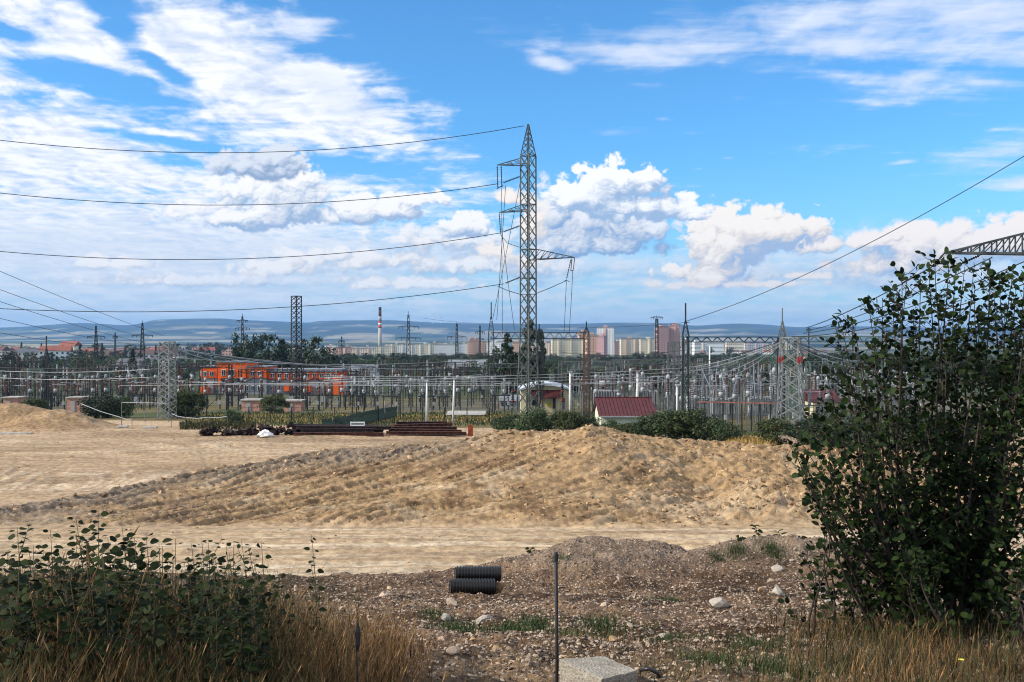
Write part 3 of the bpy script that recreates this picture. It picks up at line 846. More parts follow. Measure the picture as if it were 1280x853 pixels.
def istring(a, b, r=.10, n=10, parent=None):
    """string of disc insulators from a to b"""
    a, b = Vector(a), Vector(b); d = b - a; L = d.length
    q = d.to_track_quat('Z', 'Y').to_matrix()
    mb = MB().lathe(shed_profile(n, r * .35, r, L * .06, L * .94), 6, a, q)
    mb.bar(a, b, .04); part('insulator_string', mb, M_blk, parent)
t1 = crossarm(621.5, 206.5, 198, 206, 3)
t2_ = crossarm(624, 266, 257, 263, 3)
t3 = crossarm(718.5, 322, 311.5, 325, 6)
for (tx, top_, bot) in ((621.5, 206.5, 236), (626.5, 206.5, 236)): istring(loc(tx, top_), loc(tx + .8, bot), .12, 12, pyl)
istring(loc(624, 266), loc(626, 294), .12, 12, pyl)
mb = MB().bar(loc(621, 236), loc(629, 232), .10); part('yoke_plate', mb, M_blk, pyl)
istring(loc(651, 220.5), loc(628, 229), .15, 12, pyl); istring(loc(651, 282), loc(628, 290.5), .15, 12, pyl); istring(loc(652, 346), loc(631, 354.5), .15, 12, pyl)
for (q0, q1) in (((714, 323), (708, 350)), ((718.5, 322), (716.5, 338)), ((715, 323), (713.5, 339))): istring(loc(*q0), loc(*q1), .11, 11, pyl)
mb = MB().bar(loc(713, 339), loc(717, 338), .09); mb.bar(loc(706, 350.5), loc(712, 352), .09); part('yoke_plate', mb, M_blk, pyl)
# looping jumper round the shaft
mb = MB().tube([loc(622, 358, -.2), loc(636, 364, -1.2), loc(650, 368, -1.6), loc(668, 368, -1.6), (loc(688, 360, -1.2)), loc(708, 351, 0)], .045, 4); part('jumper_wire', mb, M_wire, pyl, True)
mb = MB().tube([loc(626, 294), loc(634, 304, -.8), loc(648, 309, -1.2), loc(656, 309, -1.2)], .04, 4); part('jumper_wire', mb, M_wire, pyl, True)

# conductors leaving to the left
WL = [('upper earth wire', 655, 157, [(655, 157.5), (345, 190), (0, 175.5)]), ('second', 622, 230, [(622, 230), (345, 255.5), (0, 241.5)]),
      ('third', 625, 291, [(625, 291.5), (345, 322), (0, 314.5)]), ('fourth', 630, 355, [(630, 355), (345, 385), (0, 386)])]
LB = ['highest wire running left from the very tip of the tall pylon', 'second highest wire running left from the upper crossarm of the tall pylon',
      'third wire down running left from the middle crossarm of the tall pylon', 'lowest of the four long wires running left from the tall pylon']
for (nm, x0, y0, pts), lb in zip(WL, LB):
    wire_fit('power_line', x0, PYY, -420, 118, pts, .046, lb)
# leads dropping to the gantry behind
for (q0, q1, lb) in (((627, 236), (628, 418), 'plumb wire dropping from the upper left crossarm of the tall pylon'), ((651, 224), (616, 398), 'slanting wire dropping leftwards from the tall pylon shaft to the thin mast'),
                     ((628, 296), (643, 412), 'slanting wire dropping rightwards from the middle left crossarm to the gantry'), ((708, 352), (705, 417), 'left of the two wires dropping from the right crossarm of the tall pylon'),
                     ((716, 339), (711.5, 417), 'right of the two wires dropping from the right crossarm of the tall pylon'), ((632, 232), (621, 400), 'thin wire dropping beside the plumb wire left of the tall pylon')):
    wire('down_lead', P3(*q0, PYY), P3(*q1, 150), .25, .035, lb, n=10)

# ------------------------------------------------------------------ crossarm of the pylon standing outside the picture on the right
NY = 62.0
nx = px2(1382, NY); ng = H1(nx, NY)
npy = thing('lattice_pylon', 'near lattice pylon at the right edge, its long crossarm showing over the bush', 'pylon', (nx, NY, ng))
mb = MB(); lattice_mast(mb, (0, 0, 0), (0, 0, 27), list(np.linspace(0, 27, 15)), lambda z: 1.9 - z * .035, R(45), .18, .09)
part('shaft', mb, M_pylon, npy, kind='stuff')
def nl(px, py, dy=0): return Vector((px2(px, NY + dy) - nx, dy, zat(py, NY + dy) - ng))
tipL, rootU, rootL = nl(1181, 316.5), nl(1366, 271), nl(1366, 318.5)
fr = []
for dy in (-.75, .75):
    a = tipL + Vector((0, dy * .15, 0)); b = rootU + Vector((0, dy, 0)); c = rootL + Vector((0, dy, 0))
    mb = MB().bar(a, b, .13); part('upper_chord', mb, M_pylon, npy)
    mb = MB().bar(a, c, .13); part('lower_chord', mb, M_pylon, npy)
    fr.append((a, b, c))
for i in range(1, 12):
    t = i / 12; tn = (i + 1) / 12
    for (a, b, c) in fr:
        beam_part('strut', a.lerp(c, t), a.lerp(b, t), .075, M_pylon, npy)
        beam_part('brace', a.lerp(c, t), a.lerp(b, tn), .06, M_pylon, npy)
    beam_part('cross_strut', fr[0][0].lerp(fr[0][2], t), fr[1][0].lerp(fr[1][2], t), .07, M_pylon, npy)
    beam_part('cross_strut', fr[0][0].lerp(fr[0][2], t), fr[1][0].lerp(fr[1][2], tn), .06, M_pylon, npy)
istring(tipL, nl(1166, 333), .10, 9, npy)
istring(nl(1226, 319), nl(1198, 331), .10, 9, npy)

RW = [('long wire crossing the right sky down to the spiked mast', 1330, 165, 70, 857, 402, 118, 1.3, .034),
      ('upper cable slanting down from the near crossarm over the bush to the red-marked gantry', 1166, 333, NY, 1008, 410, 110, .35, .045),
      ('second cable slanting down from the near crossarm to the red-marked gantry', 1240, 322, NY, 1012, 413, 116, .5, .04),
      ('third cable slanting down behind the tall bush to the red-marked gantry', 1340, 300, 58, 1004, 417, 112, .9, .04),
      ('lowest cable slanting behind the tall bush towards the yard', 1400, 310, 56, 990, 421, 112, 1.2, .04)]
for lb, a, b, Ya, c_, d_, Yb, sg, r_ in RW:
    wire('power_line', P3(a, b, Ya), P3(c_, d_, Yb), sg, r_, lb)
LWs = [(0, 335, 205, 420), (0, 358, 190, 425), (0, 373, 178, 428), (0, 394, 170, 431), (0, 412, 160, 436), (0, 427, 120, 440)]
LL = ['uppermost thin wire falling from the left edge to the yard', 'second thin wire falling from the left edge to the yard', 'third thin wire falling from the left edge to the yard',
      'fourth thin wire falling from the left edge to the yard', 'fifth thin wire falling from the left edge to the yard', 'lowest thin wire falling from the left edge to the yard']
for (a, b, c_, d_), lb in zip(LWs, LL):
    A = P3(a, b, 90); Bq = P3(c_, d_, 150); A = Bq.lerp(A, 1.35)
    wire('power_line', A, Bq, .4, .026, lb)

# ------------------------------------------------------------------ distant pylons, chimney, turbines
def far_pylon(px, ytop, Y, arms, wtop, wbase, label, mat=None, barrel=False, curved=True):
    x = px2(px, Y); g = far_height(np.array([x]), np.array([Y]))[0]; h = zat(ytop, Y) - g
    t = thing('distant_pylon', label, 'pylon', (x, Y, g))
    w = Y / FPX
    mb = MB(); lattice_mast(mb, (0, 0, 0), (0, 0, h * .95), list(np.linspace(0, h * .95, 12)), lambda z: wbase * w * (1 - z / h) + wtop * w, R(45 + 10), .55 * w, .32 * w)
    mb.bar((0, 0, h * .9), (0, 0, h), .5 * w); part('shaft', mb, mat or M_dark, t, kind='stuff')
    for (py, hw) in arms:
        z = zat(py, Y) - g; W = hw * w
        mb = MB()
        for s in (-1, 1):
            mb.bar((0, 0, z + 1.5 * w), (s * W, 0, z + .2 * w), .5 * w); mb.bar((0, 0, z), (s * W, 0, z), .5 * w)
            for q in (.55, .97):
                mb.bar((s * W * q, 0, z), (s * W * q, 0, z - 2.6 * w), .55 * w)
        part('crossarm', mb, mat or M_dark, t)
    return t
far_pylon(120, 405, 520, [(421, 11)], .8, 3.0, 'small distant pylon with one drooping crossarm, leftmost on the skyline')
far_pylon(178, 401, 560, [(419.5, 13)], .8, 4.0, 'distant pylon with one wide drooping crossarm over the left town')
far_pylon(303, 392, 480, [(401, 7), (410.5, 9)], .9, 2.5, 'distant pylon with two short crossarms rising above the dark trees')
far_pylon(510.5, 389.5, 450, [(409, 13), (423, 16)], 1.1, 3.5, 'distant pylon with two broad crossarms right of the striped chimney')
far_pylon(571, 402, 600, [(421.5, 12)], 1.0, 2.0, 'distant pylon with one crossarm left of the orange flats')
far_pylon(600, 405, 800, [(415.5, 6), (424, 5)], .8, 1.2, 'faint far pylon over the orange flats')
far_pylon(821, 394.5, 420, [(397, 7.5)], 1.8, 1.0, 'distant T-topped lattice pylon in front of the right pink tower block')
far_pylon(427, 420, 900, [(427, 4), (433, 4)], .6, 1.0, 'tiny far pylon left of the striped chimney')
far_pylon(144, 415, 1000, [(421, 3)], .5, .8, 'tiny thin mast on the slope above the left town')
far_pylon(1011, 408, 420, [(412, 3)], .4, .4, 'thin pole on the skyline right of the red-marked gantry')
far_pylon(1066, 406, 420, [(410, 3)], .4, .4, 'thin pole on the skyline beside the tall bush')

CHY = 2300.0; cx_ = px2(475, CHY); cg = far_height(np.array([cx_]), np.array([CHY]))[0]; ch = zat(384, CHY) - cg
chim = thing('chimney', 'tall slender chimney with dark top and red bands above the town', 'chimney', (cx_, CHY, cg))
rr = lambda z: 4.6 - 1.3 * z / ch
bands = [(0, .55, M_conc, 'stack'), (.55, .61, M_red, 'red_band'), (.61, .66, M_white, 'white_band'), (.66, .70, M_red, 'red_band'), (.70, .80, M_conc, 'stack'), (.80, .93, M_rust, 'stack'), (.93, 1.0, M_blk, 'flue_tip')]
for (a, b, mt, nm) in bands: part(nm, MB().lathe([(rr(a * ch), a * ch), (rr(b * ch), b * ch)], 14), mt, chim, True)
for i, (px, py) in enumerate(((541, 390), (551, 393), (579, 395))):
    Y = 13500.0; x = px2(px, Y); g = far_height(np.array([x]), np.array([Y]))[0]; h = zat(py + 2.5, Y) - g
    tb = thing('wind_turbine', ['tallest white wind turbine, leftmost of three on the hills', 'middle white wind turbine of three on the hills', 'white wind turbine standing apart to the right on the hills'][i], 'wind turbine', (x, Y, g), group='wind turbines on the skyline')
    part('mast', MB().lathe([(6, 0), (4, h)], 8), M_white, tb)
    part('nacelle', MB().box((0, 2, h), (9, 20, 9)), M_white, tb)
    for k in range(3):
        a = R((20, 75, 50)[i] + 120 * k); d = Vector((math.cos(a), 0, math.sin(a)))
        part('blade', MB().tube([Vector((0, -9, h)), Vector((0, -9, h)) + d * 18, Vector((0, -9, h)) + d * 52], [2.0, 4.0, 1.2], 4), M_white, tb)
# ------------------------------------------------------------------ leaves and crowns
def leafmat(name, dark, light, rough=.6, trans=0.0, spec=.3):
    m, t, b = newmat(name, rough, spec)
    g = xn('ShaderNodeNewGeometry'); rp = X(g.outputs['Random Per Island'])
    tc = xn('ShaderNodeTexCoord'); n = xnoise(X(tc.outputs['Object']), .6, 3.0, .6)
    t.links.new(xmix((rp * .6 + n * .6).sstep(.25, .95), dark, light).s, b.inputs['Base Color'])
    if trans:
        tr = xn('ShaderNodeBsdfTranslucent'); t.links.new(xmix(rp, dark, light).s, tr.inputs['Color'])
        mx = xn('ShaderNodeMixShader'); mx.inputs[0].default_value = trans
        t.links.new(b.outputs[0], mx.inputs[1]); t.links.new(tr.outputs[0], mx.inputs[2])
        t.links.new(mx.outputs[0], t.nodes['Material Output'].inputs['Surface'])
    return m
M_leafd = leafmat('dark_foliage', (.012, .022, .010), (.040, .062, .024), trans=.12)
M_leafm = leafmat('green_foliage', (.022, .042, .014), (.070, .105, .036), trans=.15)
M_leafy = leafmat('yellow_green_foliage', (.05, .075, .02), (.13, .16, .05), trans=.15)
M_leafb = leafmat('bush_foliage', (.030, .045, .012), (.085, .10, .030), trans=.15)
M_conif = leafmat('spruce_needles', (.010, .020, .012), (.030, .048, .024), trans=.05)
M_bark = simple('bark', (.075, .055, .04), .9, .3, 6.0)
def leafcards(P, Nn, size, seed):
    """one bent two-face leaf per point"""
    r = np.random.default_rng(seed); n = len(P)
    t = np.cross(Nn, r.normal(size=(n, 3))); t /= np.linalg.norm(t, axis=1)[:, None] + 1e-6
    b = np.cross(Nn, t); s = (size * r.uniform(.6, 1.35, n))[:, None]
    a0 = P - t * s * .5; a1 = P + b * s * .35 + Nn * s * .08; a2 = P + t * s * .55; a3 = P - b * s * .35 + Nn * s * .08
    V_ = np.stack([a0, a1, a2, a3], 1).reshape(-1, 3); i = np.arange(n) * 4
    return V_, np.stack([i, i + 1, i + 2, i + 3], 1)
def crown_mesh(name, rx, rz, zc, nclump, nleaf, leaf, seed, mat, shape='round', hollow=.55):
    r = np.random.default_rng(seed)
    d = r.normal(size=(nclump, 3)); d /= np.linalg.norm(d, axis=1)[:, None]
    rad_ = r.uniform(hollow, 1.0, nclump) ** .6
    C = d * rad_[:, None]
    if shape == 'cone':
        h = r.uniform(-1, 1, nclump); a = r.uniform(0, 6.283, nclump); q = (1 - (h + 1) / 2) ** .8 * r.uniform(.5, 1, nclump)
        C = np.stack([np.cos(a) * q, np.sin(a) * q, h], 1)
    if shape == 'poplar': C[:, 2] = r.uniform(-1, 1, nclump); C[:, :2] *= (1 - np.abs(C[:, 2]) ** 3)[:, None] * .9 + .1
    lob = 1 + .28 * np.sin(d[:, 0] * 5 + seed) * np.cos(d[:, 1] * 4 + seed * 2)
    C = C * lob[:, None] if shape == 'round' else C
    C = C * np.array([rx, rx, rz]) + np.array([0, 0, zc])
    cs = (rx * r.uniform(.16, .34, nclump)); 
    dd = r.normal(size=(nclump, nleaf, 3)); dd /= np.linalg.norm(dd, axis=2)[:, :, None]
    P = C[:, None, :] + dd * (cs[:, None, None] * r.uniform(.55, 1.1, (nclump, nleaf, 1))) * np.array([1, 1, .8])
    Nn = dd + r.normal(size=dd.shape) * .45; Nn[..., 2] += .25; Nn /= np.linalg.norm(Nn, axis=2)[:, :, None]
    V_, F_ = leafcards(P.reshape(-1, 3), Nn.reshape(-1, 3), leaf, seed + 1)
    return mesh_from(name, V_, F_, mat)
def trunk_mesh(name, h, r0, nb, seed, spread=1.0):
    rr_ = random.Random(seed); mb = MB()
    mb.tube([(0, 0, -.3), (rr_.uniform(-.1, .1) * h * .1, 0, h * .4), (rr_.uniform(-.1, .1) * h * .2, rr_.uniform(-.1, .1) * h * .2, h * .85)], [r0, r0 * .7, r0 * .25], 6)
    for k in range(nb):
        a = rr_.uniform(0, 6.28); z = h * rr_.uniform(.25, .65); L = h * rr_.uniform(.2, .4) * spread
        mb.tube([(0, 0, z), (math.cos(a) * L * .5, math.sin(a) * L * .5, z + L * .45), (math.cos(a) * L, math.sin(a) * L, z + L * .95)], [r0 * .4, r0 * .25, r0 * .08], 4)
    return mb.mesh(name, M_bark, True)
# unit trees, one metre tall, scaled at planting
TREE = {}
def tree_kind(key, variants):
    out = []
    for i, (rx, rz, zc, nc, nl_, lf, mat, shp, tr) in enumerate(variants):
        out.append((crown_mesh('crown', rx, rz, zc, nc, nl_, lf, 900 + len(TREE) * 31 + i * 7, mat, shp), trunk_mesh('trunk', .75, .028, 7 if shp == 'round' else 3, 50 + i)))
    TREE[key] = out
tree_kind('dark', [(.44, .40, .58, 60, 34, .055, M_leafd, 'round', 1), (.50, .36, .60, 70, 30, .052, M_leafd, 'round', 1), (.38, .42, .56, 55, 34, .055, M_leafd, 'round', 1)])
tree_kind('green', [(.46, .38, .58, 60, 34, .055, M_leafm, 'round', 1), (.42, .42, .56, 60, 34, .05, M_leafm, 'round', 1)])
tree_kind('pale', [(.46, .38, .58, 60, 30, .055, M_leafy, 'round', 1)])
tree_kind('spruce', [(.24, .46, .52, 90, 22, .045, M_conif, 'cone', 1), (.20, .47, .52, 90, 20, .045, M_conif, 'cone', 1)])
tree_kind('poplar', [(.15, .46, .53, 90, 30, .04, M_leafd, 'poplar', 1), (.12, .46, .53, 80, 30, .04, M_leafd, 'poplar', 1)])
tree_kind('bush', [(.62, .46, .50, 110, 46, .060, M_leafd, 'round', 1), (.70, .44, .48, 110, 46, .060, M_leafm, 'round', 1), (.58, .48, .50, 100, 46, .062, M_leafb, 'round', 1)])
def plant_tree(kind, i, px, ytop, Y, label, cat='tree', name='tree', group=None, fat=1.0, ybase=None):
    x = px2(px, Y); g = float(far_height(np.array([x]), np.array([float(Y)]))[0]) if Y > 140 else H1(x, Y)
    h = zat(ytop, Y) - g
    cr, tk = TREE[kind][i % len(TREE[kind])]
    t = thing(name, label, cat, (x, Y, g), random.uniform(0, 6.28), group)
    t.scale = (h * fat, h * fat, h * 1.02)
    link('crown', cr, t); link('trunk' if cat == 'tree' else 'stem', tk, t)
    return t

# ------------------------------------------------------------------ switchyard equipment
def gy_(x, Y): return float(far_height(np.array([float(x)]), np.array([float(Y)]))[0]) if Y > 139 else H1(x, Y)
def legs4(mb, a, h, w):
    for sx in (-1, 1):
        for sy in (-1, 1): mb.bar((sx * a, sy * a, 0), (sx * a * .8, sy * a * .8, h), w)
    for (p, q) in (((-1, -1), (1, -1)), ((1, -1), (1, 1)), ((1, 1), (-1, 1)), ((-1, 1), (-1, -1))):
        mb.bar((p[0] * a, p[1] * a, .1), (q[0] * a * .9, q[1] * a * .9, h * .5), w * .6); mb.bar((p[0] * a * .9, p[1] * a * .9, h * .5), (q[0] * a * .8, q[1] * a * .8, h), w * .6)
    mb.box((0, 0, h + .04), (a * 2.1, a * 2.1, .1))
def make_ct(steel, porc, tank, label, group, hs=2.6):
    t = thing('current_transformer', label, 'transformer', group=group)
    mb = MB(); legs4(mb, .38, hs, .09); part('support', mb, steel, t)
    part('tank', MB().lathe([(.34, hs + .1), (.34, hs + .7), (.22, hs + .8)], 8), tank, t, True)
    part('insulator', MB().lathe(shed_profile(7, .15, .27, hs + .8, hs + 2.5), 8), porc, t)
    part('head', MB().lathe([(.16, hs + 2.5), (.27, hs + 2.55), (.28, hs + 2.95), (.18, hs + 3.1), (.05, hs + 3.15)], 8), tank, t, True)
    return t
def make_disc(steel, porc, label, group, hs=2.4):
    t = thing('disconnector', label, 'disconnector', group=group)
    mb = MB()
    for s in (-1.1, 1.1): mb.bar((s, 0, 0), (s, 0, hs), .18)
    mb.bar((-1.5, 0, hs), (1.5, 0, hs), .2); mb.bar((-1.1, 0, .3), (1.1, 0, hs - .2), .07); part('support', mb, steel, t)
    for s in (-1.2, 0, 1.2): part('insulator', MB().lathe(shed_profile(7, .09, .19, hs + .1, hs + 1.9), 7, (s, 0, 0)), porc, t)
    mb = MB().tube([(-1.4, 0, hs + 2.0), (1.4, 0, hs + 2.0)], .055, 5); mb.bar((0, 0, hs + 1.9), (0, 0, hs + 2.35), .12); part('contact_arm', mb, M_busw, t)
    part('drive_box', MB().box((1.1, -.2, 1.1), (.4, .3, .6)), M_tank, t)
    return t
def make_post(steel, porc, label, group, hs=2.8):
    t = thing('post_insulator', label, 'insulator', group=group)
    part('support', MB().tube([(0, 0, 0), (0, 0, hs)], .11, 6).box((0, 0, hs), (.5, .5, .06)), steel, t)
    part('insulator', MB().lathe(shed_profile(8, .10, .21, hs + .05, hs + 2.1), 7), porc, t)
    part('clamp', MB().box((0, 0, hs + 2.2), (.3, .6, .16)), M_busw, t)
    return t
def make_breaker(steel, porc, label, group, hs=2.2):
    t = thing('circuit_breaker', label, 'circuit breaker', group=group)
    mb = MB(); legs4(mb, .42, hs, .1); part('support', mb, steel, t)
    part('drive_box', MB().box((0, -.35, 1.2), (.8, .4, 1.1)), M_tank, t)
    part('insulator', MB().lathe(shed_profile(7, .13, .24, hs + .1, hs + 2.0), 8), porc, t)
    q = Matrix.Rotation(R(62), 3, 'Y'); q2 = Matrix.Rotation(R(-62), 3, 'Y')
    for qq in (q, q2): part('chamber', MB().lathe(shed_profile(5, .12, .22, .15, 1.6), 7, (0, 0, hs + 2.15), qq), porc, t)
    part('housing', MB().lathe([(.1, hs + 2.0), (.26, hs + 2.1), (.22, hs + 2.4), (.08, hs + 2.5)], 7), M_tank, t, True)
    return t
GL = 'dark equipment rows of the left switchyard'
GM = 'equipment rows in the middle of the switchyard'
GRt = 'pale equipment rows of the right switchyard'
M_redd = simple('dull_red_paint', (.34, .035, .03), .7, .2, 2.0)
prot = {
 'L': [make_ct(M_dark, M_porc, M_tank, 'instrument transformer with pale head in the crowded dark rows of the left yard', GL),
       make_disc(M_dark, M_porc, 'disconnector with brown insulators in the crowded dark rows of the left yard', GL),
       make_post(M_dark, M_porc, 'post insulator on a dark support in the crowded rows of the left yard', GL),
       make_breaker(M_dark, M_porc, 'circuit breaker with V-shaped chambers in the crowded rows of the left yard', GL)],
 'M': [make_ct(M_dark, M_porc, M_tank, 'instrument transformer in the rows between the orange building and the tall pylon', GM),
       make_disc(M_dark, M_porg, 'disconnector in the rows between the orange building and the tall pylon', GM),
       make_post(M_dark, M_porg, 'post insulator in the rows between the orange building and the tall pylon', GM)],
 'R': [make_ct(M_zinc, M_porg, M_tank, 'grey instrument transformer in the dense rows of the right yard', GRt, 3.0),
       make_disc(M_zinc, M_porg, 'grey disconnector in the dense rows of the right yard', GRt, 3.0),
       make_post(M_zinc, M_porc, 'post insulator on a pale tube in the dense rows of the right yard', GRt, 3.6),
       make_breaker(M_zinc, M_porg, 'grey circuit breaker with V-shaped chambers in the dense rows of the right yard', GRt, 2.8)]}
used = set()
MARKS = [(20, 'at the left edge of the picture'), (62, 'right of the left edge'), (100, 'left of the leftmost distant pylon'), (140, 'under the leftmost distant pylon'), (165, 'behind the white pipe frame'), (195, 'under the second distant pylon'),
         (225, 'beside the pale lattice tower'), (252, 'above the large round bush'), (280, 'before the left end of the orange office'), (310, 'before the tallest part of the orange office'), (335, 'above the left brick kiosk'),
         (360, 'left of the square lattice mast'), (385, 'right of the square lattice mast'), (415, 'before the orange wing'), (440, 'above the barrier board'), (470, 'left of the striped chimney'), (495, 'right of the striped chimney'),
         (525, 'under the two-armed distant pylon'), (550, 'beside the upright white pole'), (580, 'beside the leaning white pole'), (612, 'left of the thin mast'), (650, 'by the foot of the tall pylon'), (675, 'just right of the tall pylon'), (690, 'behind the yellow-walled hall'), (706, 'under the left end of the yellow flats'), (725, 'under the middle of the yellow flats'), (750, 'above the left end of the red roof'),
         (775, 'above the middle of the red roof'), (800, 'above the right end of the red roof'), (825, 'right of the red roof'), (850, 'under the pink tower block'), (875, 'right of the spiked mast'), (900, 'under the thick pale pole'),
         (925, 'in the middle of the reddish rail'), (950, 'towards the right end of the reddish rail'), (975, 'left of the red-marked tower'), (1005, 'behind the red-marked tower'), (1050, 'right of the red-marked tower'), (3000, 'behind the tall bush')]
def mark(px):
    for a, s in MARKS:
        if px < a: return s
ORD = ['front', 'second', 'third', 'fourth', 'fifth', 'sixth', 'seventh', 'eighth', 'ninth', 'tenth', 'rearmost']
KN = {'current_transformer': 'instrument transformer', 'disconnector': 'disconnector', 'post_insulator': 'post insulator', 'circuit_breaker': 'circuit breaker'}
def put(zone, i, x, Y, rz=0.0, ordn=0):
    o = put_(zone, i, x, Y, rz); o['label'] = f"{KN[o.name.split('.')[0]]} in the {ORD[ordn]} equipment row {mark(CXP + x / Y * FPX)}"; return o
def put_(zone, i, x, Y, rz=0.0):
    p = prot[zone][i]
    if (zone, i) not in used:
        used.add((zone, i)); p.location = (x, Y, gy_(x, Y)); p.rotation_euler = (0, 0, rz); return p
    k = rl.uniform(.82, 1.22) if zone == 'R' else rl.uniform(.92, 1.08)
    return copytree(p, (x, Y, gy_(x, Y)), rz, scl=(1.0, 1.0, k))
rl = random.Random(5)
neq = 0
ROWN = {}
def row(zone, Y, p0, p1, step, kinds, skip=.12, rz=0.0, keep=None):
    global neq
    ro = ROWN.get(zone, 0); ROWN[zone] = ro + 1
    p = p0
    while p < p1:
        for k in range(3):
            q = p + k * step
            if q < p1 and rl.random() > skip and (keep is None or keep(q)):
                put(zone, kinds, px2(q, Y), Y + rl.uniform(-.3, .3), rz + rl.uniform(-.04, .04), ro); neq += 1
        p += step * 3.9
for (Y, kd, st) in ((168, 2, 15), (174, 1, 25), (182, 0, 16), (192, 3, 20), (204, 2, 14), (216, 1, 22), (230, 0, 15), (246, 2, 16), (262, 1, 18)):
    row('L', Y, -25, 440, st, kd, .10, keep=lambda q: not (Y < 180 and (300 < q < 326 or 352 < q < 378)) and not (Y > 200 and 248 < q < 436 and rl.random() < .75))
for (Y, kd, st) in ((160, 2, 15), (170, 1, 24), (184, 0, 15), (198, 2, 13), (214, 1, 20), (236, 0, 14), (255, 2, 12), (275, 1, 17)):
    row('M', Y, 440, 640, st, kd, .12, keep=lambda q: not (Y < 175 and 575 < q < 605))
for (Y, kd, st) in ((122, 1, 30), (128, 2, 15), (134, 0, 17), (141, 3, 22), (150, 2, 13), (160, 0, 15), (171, 1, 22), (184, 2, 11), (198, 3, 15), (214, 0, 13)):
    row('R', Y, 835 if Y < 150 else 715, 1150, st, kd, .12)
print('equipment', neq, round(time.time() - T0, 1))

def gantry(p0, p1, Y, ytop, label, mat, spikes=(), beam_h=.9, legw=.55, group=None, Y1=None, fine=False):
    """portal of two lattice legs and a lattice beam"""
    Y1 = Y1 or Y
    A = Vector((px2(p0, Y), Y, gy_(px2(p0, Y), Y))); Bq = Vector((px2(p1, Y1), Y1, gy_(px2(p1, Y1), Y1)))
    zt = zat(ytop, Y)
    t = thing('gantry', label, 'gantry', A, 0.0, group)
    bl = Bq - A
    for o_, foot in ((Vector((0, 0, 0)), 0), (Vector((bl.x, bl.y, 0)), Bq.z - A.z)):
        mb = MB(); h = zt - A.z
        lattice_mast(mb, (o_.x, o_.y, foot), (o_.x, o_.y, h), list(np.linspace(foot, h, 9)), lambda z: legw * (1.25 - .25 * z / h), R(45), .11, .055, xbr=False)
        part('leg', mb, mat, t)
    d = Vector((bl.x, bl.y, 0)); n = max(4, int(d.length / 1.2)); u = d.normalized(); s = Vector((-u.y, u.x, 0)) * .35
    h = zt - A.z; mb = MB()
    ch_ = [(s + Vector((0, 0, h))), (-s + Vector((0, 0, h))), (Vector((0, 0, h - beam_h)))]
    for c_ in ch_: mb.bar(c_, c_ + d, .10)
    for i in range(n):
        a, b = d * (i / n), d * ((i + 1) / n); m_ = (a + b) / 2
        mb.bar(ch_[0] + a, ch_[2] + m_, .055); mb.bar(ch_[2] + m_, ch_[0] + b, .055); mb.bar(ch_[1] + a, ch_[2] + m_, .055); mb.bar(ch_[2] + m_, ch_[1] + b, .055); mb.bar(ch_[0] + a, ch_[1] + b, .05)
    part('beam', mb, mat, t)
    for (which, ys, y2) in spikes:
        o_ = Vector((0, 0, 0)) if which == 0 else d
        za = h; zb = zat(y2, Y) - A.z; zm = zat(ys, Y) - A.z
        mb = MB(); lattice_mast(mb, (o_.x, o_.y, za), (o_.x, o_.y, zm), list(np.linspace(za, zm, 5)), lambda z: .45 * (1.02 - (z - za) / (zm - za)) + .1, R(45), .08, .05, xbr=False)
        mb.bar((o_.x, o_.y, zm - .3), (o_.x, o_.y, zb), .16); part('lightning_rod', mb, mat, t)
    return t
gantry(614, 674, 150, 416, 'gantry behind the tall pylon with a tall rod on its left leg', M_dark, [(0, 396, 378), (1, 411, 405)])
gantry(676, 733, 150, 416, 'gantry beam from the tall pylon to the yellow flats', M_dark, [(1, 410, 402)])
gantry(857, 976, 118, 421.5, 'long dark gantry beam between the spiked mast and the red-marked tower', M_dark, [(0, 402, 379)], .6, .42)
gantry(990, 1100, 112, 421, 'gantry running right behind the tall bush from the red-marked tower', M_green, [], .6)
gantry(838, 858, 160, 428, 'short gantry just left of the spiked mast', M_zinc)
gantry(-20, 58, 170, 452, 'gantry over the left edge of the yard', M_dark, [(1, 436, 420)])
gantry(10, 20, 185, 444, 'small dark gantry at the far left', M_dark)
GG = 'low gantries among the equipment'
for (a, b, Y, y, lb, mt) in ((62, 130, 190, 462, 'low gantry in the left yard, second from the left edge', M_dark), (135, 190, 200, 459, 'low gantry left of the lattice tower in the left yard', M_dark),
        (222, 288, 190, 456, 'low gantry right of the lattice tower, before the orange building', M_dark), (300, 372, 200, 462, 'low gantry in front of the orange wing', M_dark),
        (380, 448, 190, 464, 'low gantry at the right end of the orange building', M_dark), (452, 530, 200, 459, 'low gantry right of the orange building', M_dark),
        (540, 606, 180, 462, 'low gantry left of the tall pylon', M_dark), (700, 760, 175, 452, 'grey gantry between the yellow-walled hall and the red roof', M_zinc),
        (765, 832, 165, 450, 'grey gantry above the red roof', M_zinc), (880, 940, 150, 455, 'grey gantry in the middle of the right yard', M_zinc), (905, 968, 175, 447, 'taller grey gantry behind the right yard', M_green),
        (610, 650, 172, 455, 'grey gantry behind the foot of the tall pylon', M_zinc), (1010, 1080, 140, 452, 'green gantry seen through the tall bush', M_green)):
    gantry(a, b, Y, y, lb, mt, beam_h=.6, legw=.4, group=GG)

